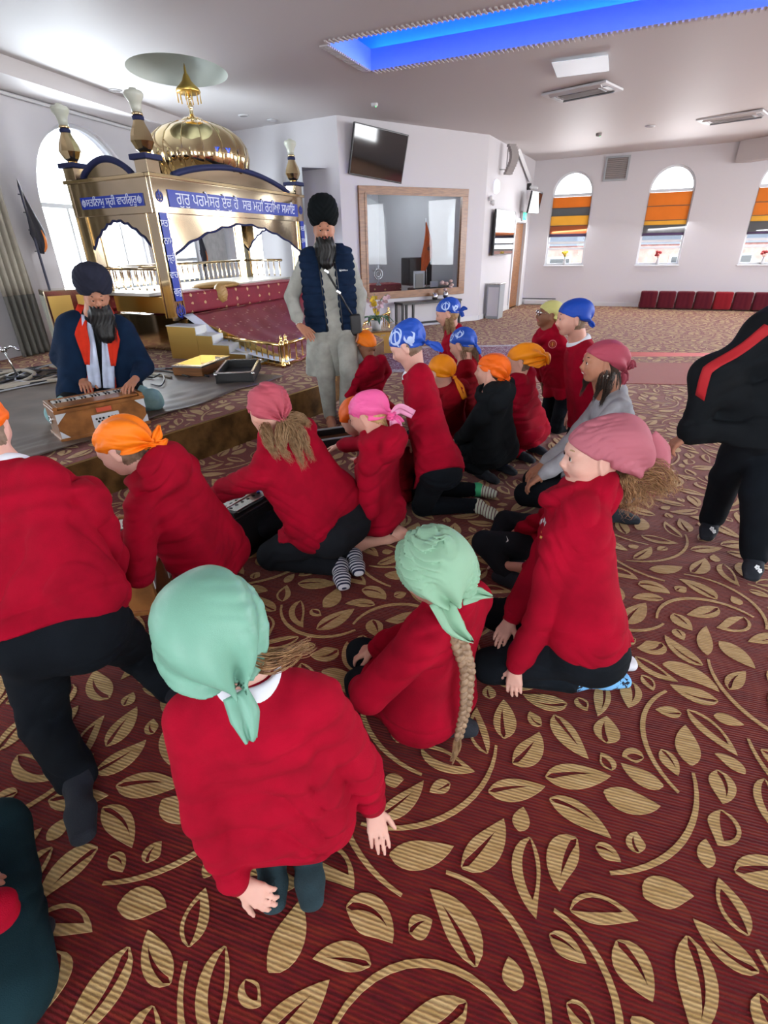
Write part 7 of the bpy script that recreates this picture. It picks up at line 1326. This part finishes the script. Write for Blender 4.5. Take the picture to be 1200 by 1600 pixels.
ks = q['_s']; a0 = j['nk']+j['r']*.075+j['f']*.3-j['sp']*.03; a1 = j['pv']-j['r']*.19+j['f']*.3+V(0, 0, .0)
tt = np.linspace(0, 1, 14); o = np.array([a0+(a1-a0)*t for t in tt]); jo = lambda X: np.minimum(ks(X), s(X)); P_ = cast(jo, o, -j['f']); st = np.array([P_+j['f']*.004-j['r']*.017*.8+V(0, 0, -.008), P_+j['f']*.007, P_+j['f']*.004+j['r']*.017*.8+V(0, 0, .008)]); v_, f_ = grid_sheet(st, .003); MB().add(v_, f_).build('shoulder_strap', M['black_plastic'], T, smooth=True)
for t in (.25, .6): 
    c = P_[int(t*13)]+j['f']*.010; MB().box(c, (.022, .004, .010), np.array([nrm(j['r']+V(0, 0, .7)), j['f'], nrm(V(0, 0, 1)-j['r']*.7)]), bev=.002).build('strap_buckle', M['steel'], T)
s2 = Sdf(); s2.box(P_[-1]+j['f']*.0-V(0, 0, .03), (.05, .03, .09), R3, .02); sdf_obj('pouch', s2, .007, M['black_plastic'], T)
s3 = Sdf(); dd = nrm(j['wr']-j['er']); s3.tor(j['wr']-dd*.005, dd, .030, .004); sdf_obj('steel_bangle', s3, .0035, M['steel'], T)
for i in range(4): MB().lathe(cast(ks, np.array([j['nk']+(j['pv']-j['nk'])*(.25+.12*i)+j['f']*.3]), -j['f'])[0], [(.006, -.001), (.006, .002), (.002, .003)], 10, 0, np.array([j['r'], j['sp'], j['f']])).build('button', M['sage_cotton'], T)

# ---- the harmonium player seated on the platform
q = dict(b=(-2.376, 4.348, 0.3), z0=.3, az=152, S=1.82, t='cross', adult=True, pvz=.17, nk=(-2.251, 4.328, 1.072), hd=(-2.163, 4.248, 1.246), keephd=1, nklen=1, face=(152, -24), wr=(-2.405, 4.186, 0.64), wl=(-1.946, 4.102, 0.64), ehr=(-.35, .1, -.9), ehl=(.35, .1, -.9),
  handr=dict(d=(.45, -.8, -.35), n=(0, 0, 1), curl=.32, spread=.14), handl=dict(d=(-.1, -.9, -.25), n=(0, .1, 1), curl=.32, spread=.14), vox=.009, hvox=.0055, skin='skin_tan', lids=.8, browm='beard', hs=.225, seed=9,
  top=dict(m='black_knit', name='shirt', amp=.003, sleeve=False), bottom=dict(m='aqua_cloth', name='cotton_trousers', bag=1.15, amp=.008), sock='sock_white', label='seated bearded man in black turban and navy coat playing the harmonium')
# crossed legs spread beside the instrument
bb = V(*q['b'][:2], .3); f0 = azv(152); r0 = V(f0[1], -f0[0], 0)
q['kl'] = tuple(bb+f0*.20-r0*.36+V(0, 0, .10)); q['kr'] = tuple(bb+f0*.20+r0*.34+V(0, 0, .10)); q['al'] = tuple(bb+f0*.10+r0*.02+V(0, 0, .06)); q['ar'] = tuple(bb+f0*.0-r0*.03+V(0, 0, .07)); q['tl'] = tuple(bb+f0*.10+r0*.16+V(0, 0, .05)); q['tr'] = tuple(bb+f0*.0-r0*.18+V(0, 0, .05))
T, j = person(q)
turban(j, 'turban_slate', T, [(0, -.08, .44, .60, .60, .46), (0, -.04, .68, .54, .52, .36), (.0, -.1, .20, .52, .54, .38)], (0, .42, .20), (0, -.5, -.18), seed=2)
beard(j, 'beard', T, .18, width=.27)
R3 = np.array([j['r'], j['f'], j['sp']])
def coat(extra, gap, gapz):
    s = Sdf(); torso_rows(s, j, ((.05, .13, .075+extra, -.015), (.22, .15, .115+extra, .0), (.45, .15, .13+extra, .01), (.7, .16, .145+extra, .012), (.95, .175, .15+extra, .01), (1.12, .18, .15+extra, .01)))
    for sd_ in 'lr':
        s.cap(j['s'+sd_], j['e'+sd_], .088+extra, .078+extra, k=.05); s.cap(j['e'+sd_], j['w'+sd_]+(j['e'+sd_]-j['w'+sd_])*.16, .078+extra, .052+extra, k=.02)
    for i, t in enumerate(np.linspace(0, 1.2, 7)):
        s.box(j['nk']+(j['pv']-j['nk'])*t+j['f']*.25, (gap+gapz*t, .2, .07), R3, k=.01, op='s')
    s.ell(j['nk']+j['sp']*.04+j['f']*.02, (.085, .095, .09), R3, op='s', k=.02)
    s.disp = fold_fn(.007, 12, .8); return s
sc_ = coat(0, .080, .03); sdf_obj('coat', sc_, .009, M['navy_cloth'], T)
sl_ = coat(-.010, .050, .015); sl_.p += []; sdf_obj('coat_lining', sl_, .009, M['jacket_lining'], T)
for sg in (-1, 1):                           # turned collar lapels, red side out
    a = j['nk']+j['sp']*.085-j['f']*.03+j['r']*sg*.075; b_ = j['nk']-j['sp']*.03+j['f']*.09+j['r']*sg*.125; c = j['nk']-j['sp']*.16+j['f']*.165+j['r']*sg*.10
    tail('lapel', [a, b_, c, c-j['sp']*.16+j['f']*.02-j['r']*sg*.01], [.045, .055, .045, .018], j['f']+j['sp']*.4+j['r']*sg*.5, M['jacket_lining'], T, wav=.002, thick=.006)
    ms = Sdf(); ms.p = [p for p in q['_s'].p]; o = [j['nk']-j['sp']*d+j['r']*sg*(.068-.04*d)+j['f']*f_ for d, f_ in ((-.03, .06), (.06, .12), (.16, .15), (.28, .165), (.40, .18), (.50, .20))]
    tail('shawl_fold', o, [.030, .036, .040, .042, .044, .040], j['f'], M['shawl_blue'], T, wav=.004, thick=.008, seed=sg+2)
# ---- woman / adult walking at the right, cut by the frame
q = dict(b=(1.861, 2.2, 0), az=-28, S=1.66, t='stand', adult=True, pv=(1.828, 2.33, 0.77), nk=(1.857, 2.38, 1.305), hd=(1.908, 2.4, 1.46), wr=(2.28, 2.42, .78), scarf=dict(m='hair_dark', name='short_hair', back=(0, -.5, -.35), knotr=0, front=(0, .42, .30), pamp=.001), hair=[], keephd=1, nklen=1, al=(1.914, 2.613, 0.09), tl=(1.851, 2.526, 0.03), ar=(1.914, 2.224, 0.09), tr=(1.852, 2.128, 0.03), kl=(1.828, 2.487, 0.42), kr=(1.817, 2.226, 0.45),
  sl=(1.69, 2.3, 1.169), wl=(1.429, 2.25, 0.761), ehl=(-.5, 0, .6), handl=dict(d=(-.5, .1, -.5), n=(0, 0, 1), curl=.6), vox=.008, hvox=.006, skin='skin_tan', eyes=False, nape='hair_dark', seed=31,
  top=dict(m='black_knit', name='long_coat', amp=.008, bag=1.25, long=[(.10, .13, .10, .08), (.12, .13, .12, .18)]), bottom=dict(m='trouser_black', bag=1.05, ankle=.05), label='person walking at the right edge in a long black coat with a red sleeve stripe')
q['top']['long'] = [(.08, .13, .125, .03), (.11, .14, .125, .12), (.13, .15, .12, .22)]; q['top']['long'] = [(.10, .13, .12, .06)]; q['top']['cuts'] = [((0, 0, .70), (0, 0, -1))]; q['top']['bag'] = 1.15; q['top']['ext'] = [('el', 'pv', .085), ('sl', 'pv', .12), ('wl', 'hl', .06)]
T, j = person(q); ts = q['_s']
A_ = [j['sl'], j['sl']*.4+j['el']*.6, j['el'], j['el']*.55+j['wl']*.45]; tt = np.linspace(0, 1, 16); C_ = np.stack([np.interp(tt, np.linspace(0, 1, 4), np.array(A_)[:, i]) for i in range(3)], 1)
vd = nrm(V(0, 0, 1.55)-C_[7])*.75+V(-.2, 0, .25); rows_ = []
for w_ in (-.022, -.011, 0, .011, .022):
    lat = nrm(np.cross(C_[-1]-C_[0], vd)); rows_.append(cast(ts, C_+lat*w_+nrm(vd)*.2, -nrm(vd))+nrm(vd)*.0025)
v_, f_ = grid_sheet(np.array(rows_), .003); MB().add(v_, f_).build('sleeve_stripe', M['stripe_red'], T, smooth=True)
for sd_ in 'lr':
    s = Sdf(); foot(s, j['a'+sd_], j['t'+sd_]-V(0, 0, 0), 1.15, 1.12); sh = sdf_obj('shoe', s, .007, M['sock_black'], T)
    for (a, b_) in ((.15, .9), (.55, -.6), (.75, .5)):
        c = j['a'+sd_]+(j['t'+sd_]-j['a'+sd_])*a; mb = MB(); n_ = nrm(V(.2*b_, -.8, .5)); p0 = cast(s, np.array([c+n_*.12+j['r0']*b_*.012]), -n_)[0]+n_*.001; e1 = nrm(np.cross(n_, V(0, 0, 1))); e2 = np.cross(n_, e1)
        for i in range(5):
            an = i*1.2566; mb.prism(disc2(.0055, 8), p0+(e1*math.cos(an)+e2*math.sin(an))*.0075, e1, e2, n_*.0015)
        mb.build('flower_print', M['logo_pale'], T)
# ---- sitter cut by the lower left corner
q = dict(b=(-1.18, .42, 0), az=20, S=1.45, t='cross', pvz=.14, nk=(-1.30, .40, .56), hd=(-1.33, .42, .76), kr=(-1.062, 0.83, 0.17), kl=(-1.35, .74, .12), ar=(-0.858, 0.522, 0.06), al=(-1.2, .70, .05), tr=(-0.885, 0.466, 0.04), wr=(-0.949, 0.566, 0.3), wl=(-1.6, .5, .3), er=(-1.2, .3, .3), vox=.008, hvox=.007, skin='skin_fair', eyes=False, seed=17,
  top=dict(m='red_knit', amp=.006, ext=[((-1.2, .42, .30), (-0.865, 0.596, 0.27), .045)]), bottom=dict(m='teal_trouser', bag=1.2, ankle=.07), sock='sock_black', scarf=dict(m='orange_cotton'), label='seated child cut by the lower left corner, dark teal trousers and red sweater')
person(q)
# ---- badges, prints and small wear
for key, c, n, R in (('blue_scarf_boy', (1.104, 3.187, 0.93), (-.9, -.42, .1), .030), ('glasses_child', (1.405, 4.337, 0.8), (-.35, -.93, .1), .034)):
    T, j = THINGS[key]; s = PEOPLE[key]['_s']
    polys = [(p, 0) for p in ring2(R*.80, R)]+[(p, 1) for p in ring2(R*.50, R*.56, 16)]+[([(-R*.3, -R*.1), (R*.3, -R*.1), (R*.3, R*.1), (-R*.3, R*.1)], 2), ([(-R*.1, -R*.42), (R*.1, -R*.42), (R*.1, R*.42), (-R*.1, R*.42)], 1)]
    decal('school_badge', s, V(c), n, (0, 0, 1), polys, [M['badge_pink'], M['badge_gold'], M['badge_orange']], T)
T, j = THINGS['ponytail_girl']; s = PEOPLE['ponytail_girl']['_s']; R = .062; n_ = (-.80, -.58, .15)
arc = []
for i in range(9):                           # curved lettering of the badge
    a0 = math.radians(170-i*17); a1 = math.radians(170-i*17-11); arc.append([(r*math.cos(a), r*math.sin(a)) for r, a in ((R*.72, a0), (R, a0), (R, a1), (R*.72, a1))])
decal('school_badge', s, V((0.563, 1.636, 0.58)), n_, (0, 0, 1), [(p, 0) for p in arc]+[([(-.02, -.004), (.018, .012), (.020, .018), (-.018, .006)], 2), ([(-.012, -.02), (.02, -.006), (.018, .002), (-.014, -.012)], 1)], [M['logo_pale'], M['badge_gold'], M['badge_orange']], T)
T, j = THINGS['hidden_girl']; s = PEOPLE['hidden_girl']['_t']
sw = [(-.016, .004), (-.010, -.006), (-.004, -.008), (.004, -.004), (.020, .006), (.004, .000), (-.004, -.003), (-.009, -.001)]
decal('trouser_logo', s, V((0.629, 2.282, 0.17)), (-.1, -.75, .65), (-.6, .2, 0), [(sw, 0)], [M['logo_pale']], T)
# glasses
T, j = THINGS['glasses_child']; s = Sdf(); h = j['hs']
for x in (-1, 1):
    s.tor(hl(j, .14*x, .42, .02), j['H'][1], .105*h, .010*h, 1.5); s.cap(hl(j, .25*x, .42, .04), hl(j, .36*x, .02, .05), .010*h)
s.cap(hl(j, -.04, .44, .03), hl(j, .04, .44, .03), .012*h); sdf_obj('spectacles', s, .003, M['steel'], T)
# earring of the smiling woman
T, j = THINGS['smiling_woman']; c = hl(j, -.36, -.06, -.26); mb = MB(); n_ = -j['H'][0]; e1 = j['H'][1]; e2 = j['H'][2]
for i in range(5):
    a = i*1.2566+.3; mb.lathe(c+(e1*math.cos(a)+e2*math.sin(a))*.010, [(.0065, 0), (.005, .003), (.001, .004)], 10, 0, np.array([e1, e2, n_]))
mb.lathe(c, [(.004, 0), (.003, .005), (.001, .006)], 10, 1, np.array([e1, e2, n_])); mb.build('flower_earring', [M['pearl'], M['gold']], T, smooth=True)
mb = MB(); P2 = [hl(j, x, .395-.9*x*x, -.262+1.6*x*x) for x in np.linspace(-.07, .07, 8)]; mb.tube(P2, .0035, 6).build('teeth', M['eye_white'], T, smooth=True)
# braid of the mint headscarf girl
T, j = THINGS['braid_girl']; top_ = V((0.195, 1.266, 0.585)); G_ = [top_, V((0.206, 1.183, 0.53)), V((0.242, 1.151, 0.42)), V((0.246, 1.149, 0.26)), V((0.231, 1.159, 0.1))]
t_ = np.linspace(0, 1, 90); Cc = np.stack([np.interp(t_, np.linspace(0, 1, 5), np.array(G_)[:, i]) for i in range(3)], 1)
for _ in range(8): Cc[1:-1] = (Cc[:-2]+Cc[1:-1]*2+Cc[2:])/4
lat = nrm(V(.9, .15, .1)); nn = nrm(V(-.1, -1, .4)); mb = MB()
for k in range(3):
    ph = k*2.094; amp = .020*(1-.55*t_); w = 2*math.pi*8
    P3 = Cc+nn*.014+lat*(amp*np.sin(w*t_+ph))[:, None]+nn*(amp*.55*np.sin(2*(w*t_+ph)))[:, None]; mb.tube(P3, .0165*(1-.5*t_), 10)
mb.build('braid', M['hair_ash'], T, smooth=True)
gds = []
for k in range(3):
    ph = k*2.094; P3 = Cc+nn*.016+lat*(.020*(1-.55*t_)*np.sin(2*math.pi*8*t_+ph))[:, None]+nn*(.011*np.sin(2*(2*math.pi*8*t_+ph)))[:, None]; gds.append(P3)
strands('braid_strands', gds, 26, 0, M['hair_ash'], T, spread=.014, wave=.0012, seg=70, rad=.0010, seed=3)
e = Cc[-1]; strands('braid_end', [[e, e+V(-.005, -.02, -.04), V((0.207, 1.118, 0.012))]], 70, 0, M['hair_fair'], T, spread=.012, flare=.6, rad=.001); s = Sdf(); s.tor(e, Cc[-1]-Cc[-4], .009, .004); sdf_obj('hair_tie', s, .003, M['black_plastic'], T)
s = Sdf(); s.ell(V((0.19, 1.262, 0.6)), (.05, .05, .045)); s.disp = fold_fn(.003, 2, 3); sdf_obj('hair_root', s, .006, M['hair_ash'], T)
